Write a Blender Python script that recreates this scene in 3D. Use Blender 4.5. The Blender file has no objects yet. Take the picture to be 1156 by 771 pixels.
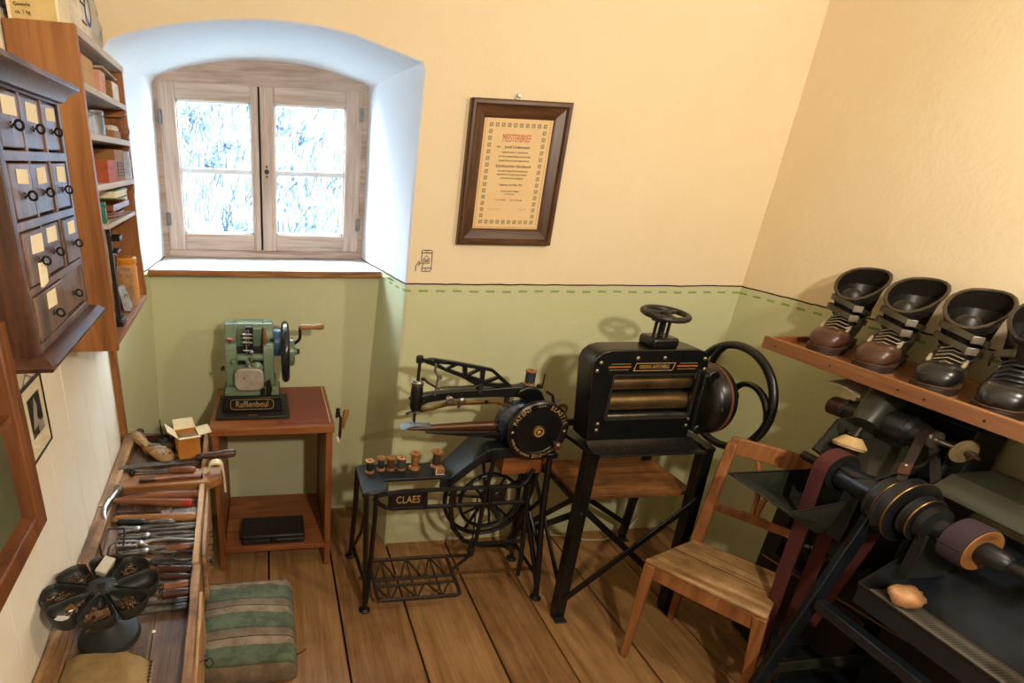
import bpy, bmesh, math, random
from mathutils import Vector, Matrix, Quaternion, noise
random.seed(7)
S = bpy.context.scene
COL = S.collection
V = Vector
PI = math.pi
R = math.radians

# ---------------------------------------------------------------- camera
cam_data = bpy.data.cameras.new('camera')
cam_data.sensor_width = 36.0
cam_data.lens = 624.0 * 36.0 / 1156.0
cam_data.shift_x = 0.1583
cam_data.shift_y = 0.0567
cam_data.clip_start = 0.05
cam = bpy.data.objects.new('camera', cam_data)
COL.objects.link(cam)
right = V((0.98977, -0.13870, 0.03352))
down = V((-0.02319, -0.38815, -0.92130))
fwd = V((0.14080, 0.91110, -0.38739))
cm = Matrix((right, -down, -fwd)).transposed().to_4x4()
cm.translation = V((0, 0, 1.75))
cam.matrix_world = cm
S.camera = cam

# ---------------------------------------------------------------- sky, lamps, exposure
S.view_settings.view_transform = 'Standard'
S.view_settings.look = 'None'
S.view_settings.gamma = 1.0
S.view_settings.use_curve_mapping = False
S.view_settings.exposure = 0.0
w = bpy.data.worlds.new('sky')
S.world = w
w.use_nodes = True
bg = w.node_tree.nodes['Background']
bg.inputs[0].default_value = (0.66, 0.83, 1.0, 1)
bg.inputs[1].default_value = 66.0


def lamp(name, loc, aim, power, radius, col=(1.0, 0.885, 0.73)):
    l = bpy.data.lights.new(name, 'SPOT')      # ceiling spotlight
    l.energy = power
    l.spot_size = R(150)
    l.spot_blend = 0.5
    l.shadow_soft_size = radius
    l.color = col
    o = bpy.data.objects.new(name, l)
    o.location = loc
    o.rotation_euler = (V(aim) - V(loc)).to_track_quat('-Z', 'Y').to_euler()
    COL.objects.link(o)
    return o


lamp('ceiling_lamp_light', (0.61, -0.45, 2.18), (0.35, 2.0, 0.9), 120, 0.05)
lamp('side_lamp_light', (1.66, 0.50, 2.18), (1.15, 2.2, 0.9), 41, 0.05)


# ---------------------------------------------------------------- helpers
class MB:
    """collects shapes and links them as ONE mesh object"""

    def __init__(s, m=None):
        s.v = []
        s.f = []
        s.mi = []
        s.m = m or Matrix.Identity(4)
        s.cur = 0

    def mat(s, i):
        s.cur = i
        return s

    def add(s, vs, fs):
        n = len(s.v)
        s.v += [s.m @ V(p) for p in vs]
        for f in fs:
            s.f.append([n + i for i in f])
            s.mi.append(s.cur)
        return s

    def box(s, x0, x1, y0, y1, z0, z1, rot=None, piv=None):
        vs = [V((x, y, z)) for z in (z0, z1) for y in (y0, y1) for x in (x0, x1)]
        if rot is not None:
            c = V(piv) if piv is not None else V(((x0 + x1) / 2, (y0 + y1) / 2, (z0 + z1) / 2))
            vs = [c + rot @ (p - c) for p in vs]
        return s.add(vs, [(0, 2, 3, 1), (4, 5, 7, 6), (0, 1, 5, 4), (2, 6, 7, 3), (0, 4, 6, 2), (1, 3, 7, 5)])

    def bar(s, p0, p1, w, h, up=(0, 0, 1), w2=None, h2=None):
        """square bar from p0 to p1, w across, h along 'up'"""
        p0 = V(p0); p1 = V(p1); d = (p1 - p0).normalized()
        u = V(up); sd = d.cross(u)
        if sd.length < 1e-4:
            sd = d.cross(V((0, 1, 0)))
        sd.normalize(); u = sd.cross(d).normalized()
        w2 = w if w2 is None else w2; h2 = h if h2 is None else h2
        vs = []
        for p, a, b in ((p0, w, h), (p1, w2, h2)):
            for i, j in ((-1, -1), (1, -1), (1, 1), (-1, 1)):
                vs.append(p + sd * (i * a / 2) + u * (j * b / 2))
        return s.add(vs, [(3, 2, 1, 0), (4, 5, 6, 7), (0, 1, 5, 4), (1, 2, 6, 5), (2, 3, 7, 6), (3, 0, 4, 7)])

    def cyl(s, p0, p1, r0, r1=None, n=14, caps=True):
        r1 = r0 if r1 is None else r1
        return s.lathe(p0, V(p1) - V(p0), [(r0, 0), (r1, (V(p1) - V(p0)).length)], n, caps)

    def lathe(s, p0, axis, prof, n=16, caps=True):
        """profile of (radius, distance along the axis)"""
        p0 = V(p0); d = V(axis).normalized()
        a = d.orthogonal().normalized()
        if abs(d.z) > 0.99:
            a = V((1, 0, 0))
        b = d.cross(a)
        vs = []; fs = []
        for r, t in prof:
            for k in range(n):
                q = 2 * PI * k / n
                vs.append(p0 + d * t + (a * math.cos(q) + b * math.sin(q)) * r)
        for i in range(len(prof) - 1):
            for k in range(n):
                k2 = (k + 1) % n
                fs.append((i * n + k, i * n + k2, (i + 1) * n + k2, (i + 1) * n + k))
        if caps:
            if prof[0][0] > 1e-6:
                fs.append(tuple(reversed(range(n))))
            if prof[-1][0] > 1e-6:
                e = (len(prof) - 1) * n
                fs.append(tuple(range(e, e + n)))
        return s.add(vs, fs)

    def tube(s, pts, r, n=8, closed=False, rs=None, flat=None):
        """round tube along a path; flat=(u vector, ratio) squeezes it"""
        pts = [V(p) for p in pts]; L = len(pts)
        vs = []; fs = []
        prev = None
        for i, p in enumerate(pts):
            if closed:
                d = pts[(i + 1) % L] - pts[i - 1]
            else:
                d = pts[min(i + 1, L - 1)] - pts[max(i - 1, 0)]
            d.normalize()
            if prev is None:
                a = d.orthogonal().normalized()
            else:
                a = prev - d * prev.dot(d)
                if a.length < 1e-5:
                    a = d.orthogonal()
                a.normalize()
            prev = a
            b = d.cross(a)
            rr = rs[i] if rs else r
            for k in range(n):
                q = 2 * PI * k / n
                vs.append(p + (a * math.cos(q) + b * math.sin(q)) * rr)
        m = L if closed else L - 1
        for i in range(m):
            j = (i + 1) % L
            for k in range(n):
                k2 = (k + 1) % n
                fs.append((i * n + k, i * n + k2, j * n + k2, j * n + k))
        if not closed:
            fs.append(tuple(reversed(range(n))))
            fs.append(tuple(range((L - 1) * n, L * n)))
        return s.add(vs, fs)

    def ring(s, c, axis, R0, r, n=32, m=8, sq=1.0):
        """torus; sq widens the section along the axis"""
        c = V(c); d = V(axis).normalized(); a = d.orthogonal().normalized(); b = d.cross(a)
        vs = []; fs = []
        for i in range(n):
            q = 2 * PI * i / n; e = a * math.cos(q) + b * math.sin(q)
            for k in range(m):
                t = 2 * PI * k / m
                vs.append(c + e * (R0 + r * math.cos(t)) + d * (r * sq * math.sin(t)))
        for i in range(n):
            j = (i + 1) % n
            for k in range(m):
                k2 = (k + 1) % m
                fs.append((i * m + k, j * m + k, j * m + k2, i * m + k2))
        return s.add(vs, fs)

    def ball(s, c, r, sc=(1, 1, 1), n=12, m=8, rot=None):
        c = V(c); vs = []; fs = []
        q = rot or Matrix.Identity(3)
        for i in range(1, m):
            t = PI * i / m
            for k in range(n):
                p = 2 * PI * k / n
                vs.append(c + q @ V((r * sc[0] * math.sin(t) * math.cos(p), r * sc[1] * math.sin(t) * math.sin(p), r * sc[2] * math.cos(t))))
        top = len(vs); vs.append(c + q @ V((0, 0, r * sc[2])))
        bot = len(vs); vs.append(c + q @ V((0, 0, -r * sc[2])))
        for i in range(m - 2):
            for k in range(n):
                k2 = (k + 1) % n
                fs.append((i * n + k, (i + 1) * n + k, (i + 1) * n + k2, i * n + k2))
        for k in range(n):
            k2 = (k + 1) % n
            fs.append((top, k, k2)); e = (m - 2) * n
            fs.append((bot, e + k2, e + k))
        return s.add(vs, fs)

    def prism(s, poly, o, ex, ey, depth):
        """polygon (2d list) in plane o+ex,ey pushed by the vector depth"""
        o = V(o); ex = V(ex); ey = V(ey); dp = V(depth); n = len(poly)
        a = [o + ex * x + ey * y for x, y in poly]
        b = [p + dp for p in a]
        fs = [tuple(range(n)), tuple(reversed(range(n, 2 * n)))]
        for i in range(n):
            j = (i + 1) % n
            fs.append((j, i, n + i, n + j))
        return s.add(a + b, fs)

    def plate(s, outer, holes, o, ex, ey, depth):
        """flat plate with holes (2d outlines), solid"""
        o = V(o); ex = V(ex); ey = V(ey); dp = V(depth)
        bm = bmesh.new(); es = []; loops = []
        for lp in [outer] + list(holes):
            vs = [bm.verts.new((x, y, 0)) for x, y in lp]
            loops.append(vs)
            for i in range(len(vs)):
                es.append(bm.edges.new((vs[i], vs[(i + 1) % len(vs)])))
        bmesh.ops.triangle_fill(bm, edges=es, use_beauty=True, normal=(0, 0, 1))
        bm.verts.index_update()
        n = len(bm.verts)
        co = [v.co.copy() for v in bm.verts]
        tr = [[v.index for v in f.verts] for f in bm.faces]
        lps = [[v.index for v in l] for l in loops]
        bm.free()
        a = [o + ex * p.x + ey * p.y for p in co]
        fs = []
        for t in tr:
            fs.append(tuple(t)); fs.append(tuple(n + i for i in reversed(t)))
        for l in lps:
            for i in range(len(l)):
                fs.append((l[i], l[(i + 1) % len(l)], n + l[(i + 1) % len(l)], n + l[i]))
        return s.add(a + [p + dp for p in a], fs)

    def loft(s, rings, closed=True, cap0=False, cap1=False):
        n = len(rings[0]); vs = [p for r in rings for p in r]; fs = []
        for i in range(len(rings) - 1):
            for k in range(n if closed else n - 1):
                k2 = (k + 1) % n
                fs.append((i * n + k, i * n + k2, (i + 1) * n + k2, (i + 1) * n + k))
        if cap0:
            fs.append(tuple(reversed(range(n))))
        if cap1:
            e = (len(rings) - 1) * n
            fs.append(tuple(range(e, e + n)))
        return s.add(vs, fs)

    def build(s, name, mats, parent=None, bevel=0.0, smooth=35, seg=2, subdiv=0, solid=0.0, raw=False):
        off = V((0, 0, 0))
        if parent is not None:
            off = OFF.get(parent.name, off)
        elif not raw:
            lo = [min(p[i] for p in s.v) for i in range(3)]; hi = [max(p[i] for p in s.v) for i in range(3)]
            off = V(((lo[0] + hi[0]) / 2, (lo[1] + hi[1]) / 2, lo[2]))
        me = bpy.data.meshes.new(name)
        me.from_pydata([p - off for p in s.v], [], s.f)
        if not isinstance(mats, (list, tuple)):
            mats = [mats]
        for m in mats:
            me.materials.append(m)
        me.polygons.foreach_set('material_index', s.mi)
        bm = bmesh.new(); bm.from_mesh(me)
        bmesh.ops.recalc_face_normals(bm, faces=bm.faces)
        lim = R(smooth)
        for f in bm.faces:
            f.smooth = smooth > 0
        for e in bm.edges:
            e.smooth = len(e.link_faces) == 2 and e.calc_face_angle(0) < lim
        bm.to_mesh(me); bm.free()
        o = bpy.data.objects.new(name, me)
        COL.objects.link(o)
        if parent is not None:
            o.parent = parent
        else:
            o.location = off
        OFF[o.name] = off
        if solid:
            md = o.modifiers.new('solid', 'SOLIDIFY'); md.thickness = solid; md.offset = 0
        if bevel:
            md = o.modifiers.new('bevel', 'BEVEL'); md.width = bevel; md.segments = seg; md.limit_method = 'ANGLE'; md.angle_limit = R(40)
            md.harden_normals = False
        if subdiv:
            md = o.modifiers.new('sub', 'SUBSURF'); md.levels = subdiv; md.render_levels = subdiv
        return o


OFF = {}


def tag(o, label=None, cat=None, group=None, kind=None):
    if label: o['label'] = label
    if cat: o['category'] = cat
    if group: o['group'] = group
    if kind: o['kind'] = kind
    return o


def thing(name, label, cat, loc=(0, 0, 0), group=None, local=False, rotz=0.0):
    """an Empty at the base; parts are given in world places, or in the thing's own frame if local"""
    o = bpy.data.objects.new(name, None)
    o.empty_display_size = 0.05
    COL.objects.link(o)
    o.location = loc
    o.rotation_euler = (0, 0, rotz)
    OFF[o.name] = V((0, 0, 0)) if local else V(loc)
    return tag(o, label, cat, group)


def dup(root, loc, rot=None, label=None, group=None, scale=None):
    r = root.copy(); COL.objects.link(r); r.location = loc
    if rot is not None: r.rotation_euler = rot
    if scale is not None: r.scale = (scale, scale, scale) if not isinstance(scale, tuple) else scale
    if label: r['label'] = label
    if group: r['group'] = group
    for ch in list(root.children):
        c = ch.copy(); COL.objects.link(c); c.parent = r
        for g in list(ch.children):
            d = g.copy(); COL.objects.link(d); d.parent = c
    return r


def place(o, loc, rz=0.0, rx=0.0, ry=0.0):
    o.location = loc
    o.rotation_euler = (rx, ry, rz)
    return o


# ---------------------------------------------------------------- materials
def hexc(h):
    c = [int(h[i:i + 2], 16) / 255 for i in (0, 2, 4)]
    return tuple((x / 12.92 if x <= 0.04045 else ((x + 0.055) / 1.055) ** 2.4) for x in c) + (1,)


class N:
    def __init__(s, name):
        s.m = bpy.data.materials.new(name); s.m.use_nodes = True
        s.t = s.m.node_tree; s.b = s.t.nodes['Principled BSDF']

    def n(s, typ, **kw):
        x = s.t.nodes.new('ShaderNode' + typ)
        for k, v in kw.items():
            setattr(x, k, v)
        return x

    def l(s, a, b):
        s.t.links.new(a, b)

    turn = 0.0

    def coords(s, scale=(1, 1, 1)):
        c = s.n('TexCoord'); mp = s.n('Mapping'); o = c.outputs['Object']
        if s.turn:
            m0 = s.n('Mapping'); m0.inputs['Rotation'].default_value = (0, 0, s.turn); s.l(o, m0.inputs[0]); o = m0.outputs[0]
        mp.inputs['Scale'].default_value = scale
        s.l(o, mp.inputs[0]); return mp.outputs[0]

    def noise(s, co, scale, detail=5, rough=0.55, dist=0.0):
        x = s.n('TexNoise'); x.inputs['Scale'].default_value = scale; x.inputs['Detail'].default_value = detail
        x.inputs['Roughness'].default_value = rough; x.inputs['Distortion'].default_value = dist
        s.l(co, x.inputs['Vector']); return x.outputs['Fac']

    def ramp(s, fac, stops):
        x = s.n('ValToRGB'); e = x.color_ramp.elements
        while len(e) < len(stops): e.new(0.5)
        for i, (p, c) in enumerate(stops):
            e[i].position = p; e[i].color = c if len(c) == 4 else (*c, 1)
        s.l(fac, x.inputs[0]); return x.outputs[0]

    def mix(s, f, a, b, mode='MIX'):
        x = s.n('Mix', data_type='RGBA', blend_type=mode)
        for i, v in ((0, f), (6, a), (7, b)):
            if hasattr(v, 'is_output'): s.l(v, x.inputs[i])
            else: x.inputs[i].default_value = v
        return x.outputs[2]

    def math(s, op, a, b=0.0, c=None):
        x = s.n('Math', operation=op)
        for i, v in ((0, a), (1, b), (2, c)):
            if v is None: continue
            if hasattr(v, 'is_output'): s.l(v, x.inputs[i])
            else: x.inputs[i].default_value = v
        return x.outputs[0]

    def bump(s, h, strength=0.3, dist=0.002):
        x = s.n('Bump'); x.inputs['Strength'].default_value = strength; x.inputs['Distance'].default_value = dist
        s.l(h, x.inputs['Height']); s.l(x.outputs[0], s.b.inputs['Normal'])

    def set(s, col=None, rough=None, metal=None, spec=None):
        for k, v in (('Base Color', col), ('Roughness', rough), ('Metallic', metal), ('Specular IOR Level', spec)):
            if v is None: continue
            if hasattr(v, 'is_output'): s.l(v, s.b.inputs[k])
            else: s.b.inputs[k].default_value = v
        return s.m


def flat(name, h, rough=0.6, metal=0.0, h2=None, scale=40, amt=0.6, bump=0.0, bscale=None, spec=0.5):
    """one colour, mottled with a second"""
    n = N(name); co = n.coords()
    c1 = hexc(h); c2 = hexc(h2) if h2 else tuple(x * 0.7 for x in c1[:3]) + (1,)
    f = n.noise(co, scale, 6, 0.6)
    col = n.ramp(f, [(0.5 - amt * 0.35, c2), (0.5 + amt * 0.35, c1)])
    r = n.math('MULTIPLY_ADD', f, 0.25, rough - 0.12)
    if bump: n.bump(n.noise(co, bscale or scale * 2, 4), bump, 0.002)
    return n.set(col, r, metal, spec)


def wood(name, h1, h2, h3, axis=1, scale=1.0, rough=0.55, bump=0.25, dirt=0.0, knots=True, turn=0.0):
    """grain along one axis of the object: light, mid, dark"""
    n = N(name); n.turn = turn
    sc = [9.0 * scale] * 3; sc[axis] = 0.9 * scale
    co = n.coords(tuple(sc)); cw = n.coords()
    a = n.noise(co, 2.2, 6, 0.6, 1.2)
    sf = [60.0 * scale] * 3; sf[axis] = 2.0 * scale
    b = n.noise(n.coords(tuple(sf)), 2.0, 4, 0.65)
    col = n.ramp(a, [(0.28, hexc(h3)), (0.5, hexc(h2)), (0.72, hexc(h1))])
    fine = n.ramp(b, [(0.35, (0.62, 0.58, 0.55, 1)), (0.6, (1, 1, 1, 1))])
    col = n.mix(0.55, col, fine, 'MULTIPLY')
    if knots:
        v = n.n('TexVoronoi'); v.inputs['Scale'].default_value = 2.6 * scale
        sk = [1.6] * 3; sk[axis] = 0.7
        n.l(n.coords(tuple(sk)), v.inputs['Vector'])
        k = n.ramp(v.outputs['Distance'], [(0.02, (1, 1, 1, 1)), (0.075, (0, 0, 0, 1))])
        col = n.mix(n.math('MULTIPLY', k, 0.65), col, hexc(h3))
    if dirt:
        d = n.noise(cw, 7.0, 6, 0.7)
        dm = n.ramp(d, [(0.45, (0, 0, 0, 1)), (0.68, (dirt, dirt, dirt, 1))])
        col = n.mix(dm, col, tuple(x * 0.28 for x in hexc(h3)[:3]) + (1,))
    n.bump(b, bump, 0.0015)
    return n.set(col, n.math('MULTIPLY_ADD', a, 0.2, rough - 0.1), 0.0, 0.4)


def plaster(name, upper, lower=None, upper2=None):
    """lime plaster; below the dado line another paint, with the painted line and dashes"""
    n = N(name)
    g = n.n('NewGeometry'); sx = n.n('SeparateXYZ'); n.l(g.outputs['Position'], sx.inputs[0])
    x, y, z = sx.outputs
    big = n.noise(g.outputs['Position'], 1.6, 5, 0.6)
    up = n.ramp(big, [(0.3, hexc(upper2 or upper)), (0.7, hexc(upper))])
    if lower:
        wob = n.noise(g.outputs['Position'], 9.0, 3)
        zz = n.math('MULTIPLY_ADD', wob, -0.010, z)
        lo = n.ramp(big, [(0.3, hexc(lower[1])), (0.7, hexc(lower[0]))])
        m = n.math('GREATER_THAN', zz, 1.305)
        col = n.mix(m, lo, up)
        ln = n.math('MULTIPLY', n.math('GREATER_THAN', zz, 1.3025), n.math('LESS_THAN', zz, 1.3085))
        col = n.mix(ln, col, hexc('3d2026'))
        s = n.math('ADD', x, y)
        fr = n.math('FRACT', n.math('MULTIPLY', s, 1 / 0.0735))
        ds = n.math('MULTIPLY', n.math('LESS_THAN', fr, 0.54), n.math('MULTIPLY', n.math('GREATER_THAN', zz, 1.272), n.math('LESS_THAN', zz, 1.281)))
        col = n.mix(n.math('MULTIPLY', ds, 0.85), col, hexc('7f9d5c'))
    else:
        col = up
    h = n.math('ADD', n.math('MULTIPLY', n.noise(g.outputs['Position'], 6.0, 5, 0.6, 0.3), 1.0), n.math('MULTIPLY', n.noise(g.outputs['Position'], 70.0, 3), 0.16))
    n.bump(h, 0.22, 0.02)
    return n.set(col, 0.75, 0.0, 0.25)


M = {}
M['wall'] = plaster('cream_plaster', 'f1dfbd', ('d0d0a6', 'c8c99c'), 'ecd8b2')
M['reveal'] = plaster('white_reveal', 'eef0f2', ('c6cb9c', 'bec392'), 'e6eaee')
M['ceiling'] = plaster('ceiling_plaster', 'efe6d6')
M['plankwall'] = flat('cream_painted_boards', 'f1e7d2', 0.6, h2='eadcc0', scale=5, bump=0.08, bscale=60)
M['floor'] = wood('floor_pine', 'b58b59', 'a1784b', '825b33', 1, 0.8, 0.5, 0.3, dirt=0.25)
M['floor2'] = wood('floor_pine_dark', 'a67c4f', '926a40', '724e2c', 1, 0.9, 0.5, 0.3, dirt=0.3)
M['gap'] = flat('floor_gap', '140d08', 0.9)
M['winwood'] = wood('bleached_window_wood', 'd3bcab', 'c4ab99', 'a98d7a', 2, 1.0, 0.6, 0.2, knots=False)
M['winwood_h'] = wood('bleached_window_wood_across', 'd0b8a6', 'c0a693', '9c7d6a', 0, 1.0, 0.6, 0.2, knots=False)
M['orange_wood'] = wood('warm_pine', 'ab7440', '976030', '6d4019', 2, 0.7, 0.5, 0.12)
M['orange_wood_y'] = wood('warm_pine_long', 'a3724b', '8c5c38', '684022', 1, 0.7, 0.5, 0.12)
M['orange_wood_x'] = wood('warm_pine_across', 'a66c3a', '8f572a', '683916', 0, 0.7, 0.5, 0.12)
M['red_wood'] = wood('reddish_table_wood', 'a86a38', '8f542a', '653618', 2, 0.8, 0.45, 0.12, knots=False)
M['red_wood_x'] = wood('reddish_table_wood_across', 'ae7040', '975b32', '6c3d1d', 0, 0.8, 0.45, 0.12, knots=False)
M['dark_wood'] = wood('old_dark_wood', '6b4630', '4f3223', '2b1a12', 2, 1.2, 0.4, 0.25, dirt=0.4, knots=False)
M['drawer_wood'] = wood('old_drawer_wood', '8c6e5a', '6b4f3e', '412f25', 2, 1.1, 0.38, 0.35, dirt=0.75, knots=False)
M['bench_wood'] = wood('worn_bench_wood', 'c39a6c', '9f764b', '5c4029', 1, 1.2, 0.6, 0.6, dirt=0.8, knots=False)
M['bench_dark'] = wood('greasy_bench_wood', '8d6f51', '6a5039', '3a2a1e', 1, 1.4, 0.5, 0.6, dirt=0.8, knots=False)
M['bench_light'] = wood('worn_edge_wood', 'd0aa76', 'b18856', '6a4a2c', 1, 1.3, 0.6, 0.6, dirt=0.5, knots=False)
M['tray_wood'] = wood('tray_wood', 'b98450', '9c6a3b', '6b4322', 0, 1.1, 0.55, 0.3, dirt=0.3, knots=False)
M['shelf_white'] = wood('greyed_shelf_board', 'd9cbb8', 'c6b59e', '9c8870', 1, 1.0, 0.6, 0.2, knots=False)
M['chair_wood'] = wood('chair_beech', 'a97242', '925c32', '633a1b', 2, 0.9, 0.45, 0.15, knots=False)
M['black'] = flat('black_enamel', '0d0e10', 0.32, h2='08090a', scale=30, amt=0.4, spec=0.5)
M['black_worn'] = flat('worn_black_iron', '17181a', 0.45, h2='2c2622', scale=26, amt=0.9, bump=0.06, spec=0.45)
M['iron'] = flat('dark_iron', '3a3733', 0.42, 0.7, '221f1c', 30, 0.9, 0.1)
M['steel'] = flat('worn_steel', 'a8a29a', 0.34, 0.9, '6f675d', 40, 0.9, 0.05)
M['bright'] = flat('bright_steel', 'c8c2b6', 0.3, 0.9, '96897a', 30, 0.6)
M['brass'] = flat('dull_brass', '9a7442', 0.38, 0.85, '5f4325', 30, 0.9)
M['bronze'] = flat('oiled_roller_steel', 'a88c62', 0.32, 0.85, '5f4b30', 12, 1.0)
M['gold'] = flat('gold_paint', 'c3a063', 0.5, 0.2, 'a07f49', 60, 0.5)
M['orange_line'] = flat('orange_line_paint', 'b1622a', 0.5)
M['paper'] = flat('old_paper', 'efe2c2', 0.8, h2='e2d0a6', scale=14)
M['ink'] = flat('ink', '2a241d', 0.8)
M['white'] = flat('white_paint', 'e9ebec', 0.6, h2='dfe3e6', scale=8)
M['glass'] = None

def glass_mat(name, tint=(1, 1, 1, 1), refl=0.08, rough=0.02):
    """thin pane: mostly clear, a little mirror"""
    n = N(name); t = n.t
    t.nodes.remove(n.b)
    tr = n.n('BsdfTransparent'); gl = n.n('BsdfGlossy'); mx = n.n('MixShader'); lw_ = n.n('LayerWeight')
    tr.inputs[0].default_value = tint; gl.inputs['Roughness'].default_value = rough
    f5 = n.math('MULTIPLY_ADD', n.math('POWER', lw_.outputs['Facing'], 5.0), 0.5, refl * 0.6)
    n.l(f5, mx.inputs[0]); n.l(tr.outputs[0], mx.inputs[1]); n.l(gl.outputs[0], mx.inputs[2])
    n.l(mx.outputs[0], t.nodes['Material Output'].inputs[0])
    return n.m


M['glass'] = glass_mat('window_glass')
M['zinc'] = flat('dull_zinc', '8f8c88', 0.45, 0.5, '6d6a66', 40)

# ================================================================= THE ROOM
YB = 2.245          # back wall
YN = 2.58           # back of the niche below the sill
YW = 2.90           # window plane
XR = 2.134          # right wall
ZC = 2.62


def lwx(y):         # face of the boarded left wall (a little out of square)
    return -0.60 - 0.06 * (y - 2.1)


# --- floor: boards run towards the window wall
fl = MB(); fl.box(-0.95, 2.3, -2.3, 3.05, -0.08, -0.022)
floor = tag(fl.build('floor', M['gap'], raw=True), kind='structure')
edges = [-0.90, -0.61, -0.325, -0.030, 0.269, 0.557, 0.862, 1.123, 1.436, 1.72, 2.01, 2.25]
for i in range(len(edges) - 1):
    b = MB(); g = 0.0042
    b.box(edges[i] + g, edges[i + 1] - g, -2.28, 3.0, -0.0215, -0.0006 - 0.0016 * (i % 2))
    o = b.build('floor_board', M['floor2'] if i in (4, 6, 9) else M['floor'], floor, bevel=0.002)
    # shift the grain of every board
    sh = V((0.0, 3.7 * i, 0.0)); o.data.transform(Matrix.Translation(sh)); o.location = -sh

# --- ceiling, right wall, wall behind the camera
c = MB(); c.box(-0.95, 2.35, -2.35, 2.40, ZC, ZC + 0.1)
tag(c.build('ceiling', M['ceiling'], raw=True), kind='structure')
c = MB()
rows = []
for i in range(41):
    y = -2.3 + i * (YB + 2.3) / 40
    rows.append([V((XR + 0.006 * noise.noise(V((0, y * 1.3, z * 1.3))) + 0.003 * noise.noise(V((5, y * 6, z * 6))), y, z)) for z in [k * ZC / 24 for k in range(25)]])
c.loft(rows, closed=False)
c.box(XR + 0.02, XR + 0.12, -2.3, YB, 0, ZC)
tag(c.build('wall_right', M['wall'], raw=True), kind='structure')
c = MB(); c.box(-0.95, 2.3, -2.4, -2.3, 0, ZC)
tag(c.build('wall_front', M['wall'], raw=True), kind='structure')

# --- back wall with the arched window niche that runs down to the floor
up_f = [(0.560, 1.30), (0.5615, 1.40), (0.564, 1.60), (0.568, 1.80), (0.572, 2.0), (0.574, 2.085), (0.562, 2.104), (0.53, 2.113), (0.43, 2.14), (0.316, 2.172), (0.20, 2.189),
        (0.09, 2.196), (-0.02, 2.196), (-0.13, 2.188), (-0.25, 2.172), (-0.36, 2.152), (-0.45, 2.128), (-0.505, 2.108), (-0.522, 2.085), (-0.523, 2.0), (-0.525, 1.80), (-0.528, 1.60), (-0.53, 1.40), (-0.53, 1.30)]
k = (YW - 0) / 2.86


def wp(x, z):       # measured in the plane y=2.86, moved to the window plane
    return (x * k, 1.75 + (z - 1.75) * k)


in_top = [(0.475, 1.30), (0.475, 1.40), (0.477, 1.60), (0.478, 1.80), (0.478, 2.0), (0.478, 2.06), (0.474, 2.09), (0.45, 2.105), (0.38, 2.122), (0.28, 2.148), (0.18, 2.163),
          (0.08, 2.170), (-0.03, 2.170), (-0.13, 2.164), (-0.24, 2.149), (-0.34, 2.127), (-0.42, 2.102), (-0.465, 2.083), (-0.482, 2.06), (-0.484, 2.0), (-0.488, 1.80), (-0.492, 1.60), (-0.496, 1.40), (-0.498, 1.30)]
up_b = [wp(x, z) for x, z in in_top]
c = MB()
cx, cz = 0.02, 1.6


def grow(p, d):
    x, z = p
    if abs(x) > 0.5 and z < 2.09:
        return (x + (d if x > 0 else -d), z)
    return (x, z + d) if z > 2.12 else (x + (d if x > 0 else -d) * 0.7, z + d * 0.7)


o0 = [grow(p, 0.007) for p in up_f]
# front face of the wall
X0, X1 = -0.80, XR + 0.05
fr = [V((x, YB, z)) for x, z in o0]
outer = []
for i, (x, z) in enumerate(o0):
    if i < 6: outer.append(V((X1, YB, z)))
    elif i > 17: outer.append(V((X0, YB, z)))
    else: outer.append(V((x, YB, ZC)))
c.mat(0)
c.loft([fr[:6], outer[:6]], closed=False)
c.loft([fr[18:], outer[18:]], closed=False)
c.loft([fr[6:18], outer[6:18]], closed=False)
c.add([fr[5], outer[5], V((X1, YB, ZC)), outer[6], fr[6]], [(0, 1, 2, 3, 4)])
c.add([fr[17], outer[17], V((X0, YB, ZC)), outer[18], fr[18]], [(0, 1, 2, 3, 4)])
# below the sill
nf_r = [(0.576, 1.30), (0.572, 0.9), (0.568, 0.5), (0.564, -0.02)]
nf_l = [(-0.546, 1.30), (-0.56, 0.9), (-0.575, 0.5), (-0.60, -0.02)]
c.loft([[V((x, YB, z)) for x, z in nf_r], [V((X1, YB, z)) for x, z in nf_r]], closed=False)
# reveals of the window, rounded outer edge
c.mat(1)
N_ = 10
rings = []
for j in range(N_ + 1):
    if j == 0: rings.append([V((x, YB, z)) for x, z in o0]); continue
    if j == 1: rings.append([V((x * 0.7 + a * 0.3, YB + 0.004, z * 0.7 + b * 0.3)) for (x, z), (a, b) in zip(up_f, o0)]); continue
    t = 0.03 if j == 3 else max(0, (j - 3) / (N_ - 3)) if j > 2 else 0.0
    y = YB + 0.016 + t * (YW + 0.01 - YB - 0.016)
    rings.append([V((a + (p - a) * t + 0.0012 * math.sin(PI * t) * noise.noise(V((a * 6, y * 6, b * 6))), y, b + (q - b) * t + 0.002 * math.sin(PI * t) * noise.noise(V((a * 6 + 9, y * 6, b * 6))))) for (a, b), (p, q) in zip(up_f, up_b)])
c.loft(rings, closed=False)
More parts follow.
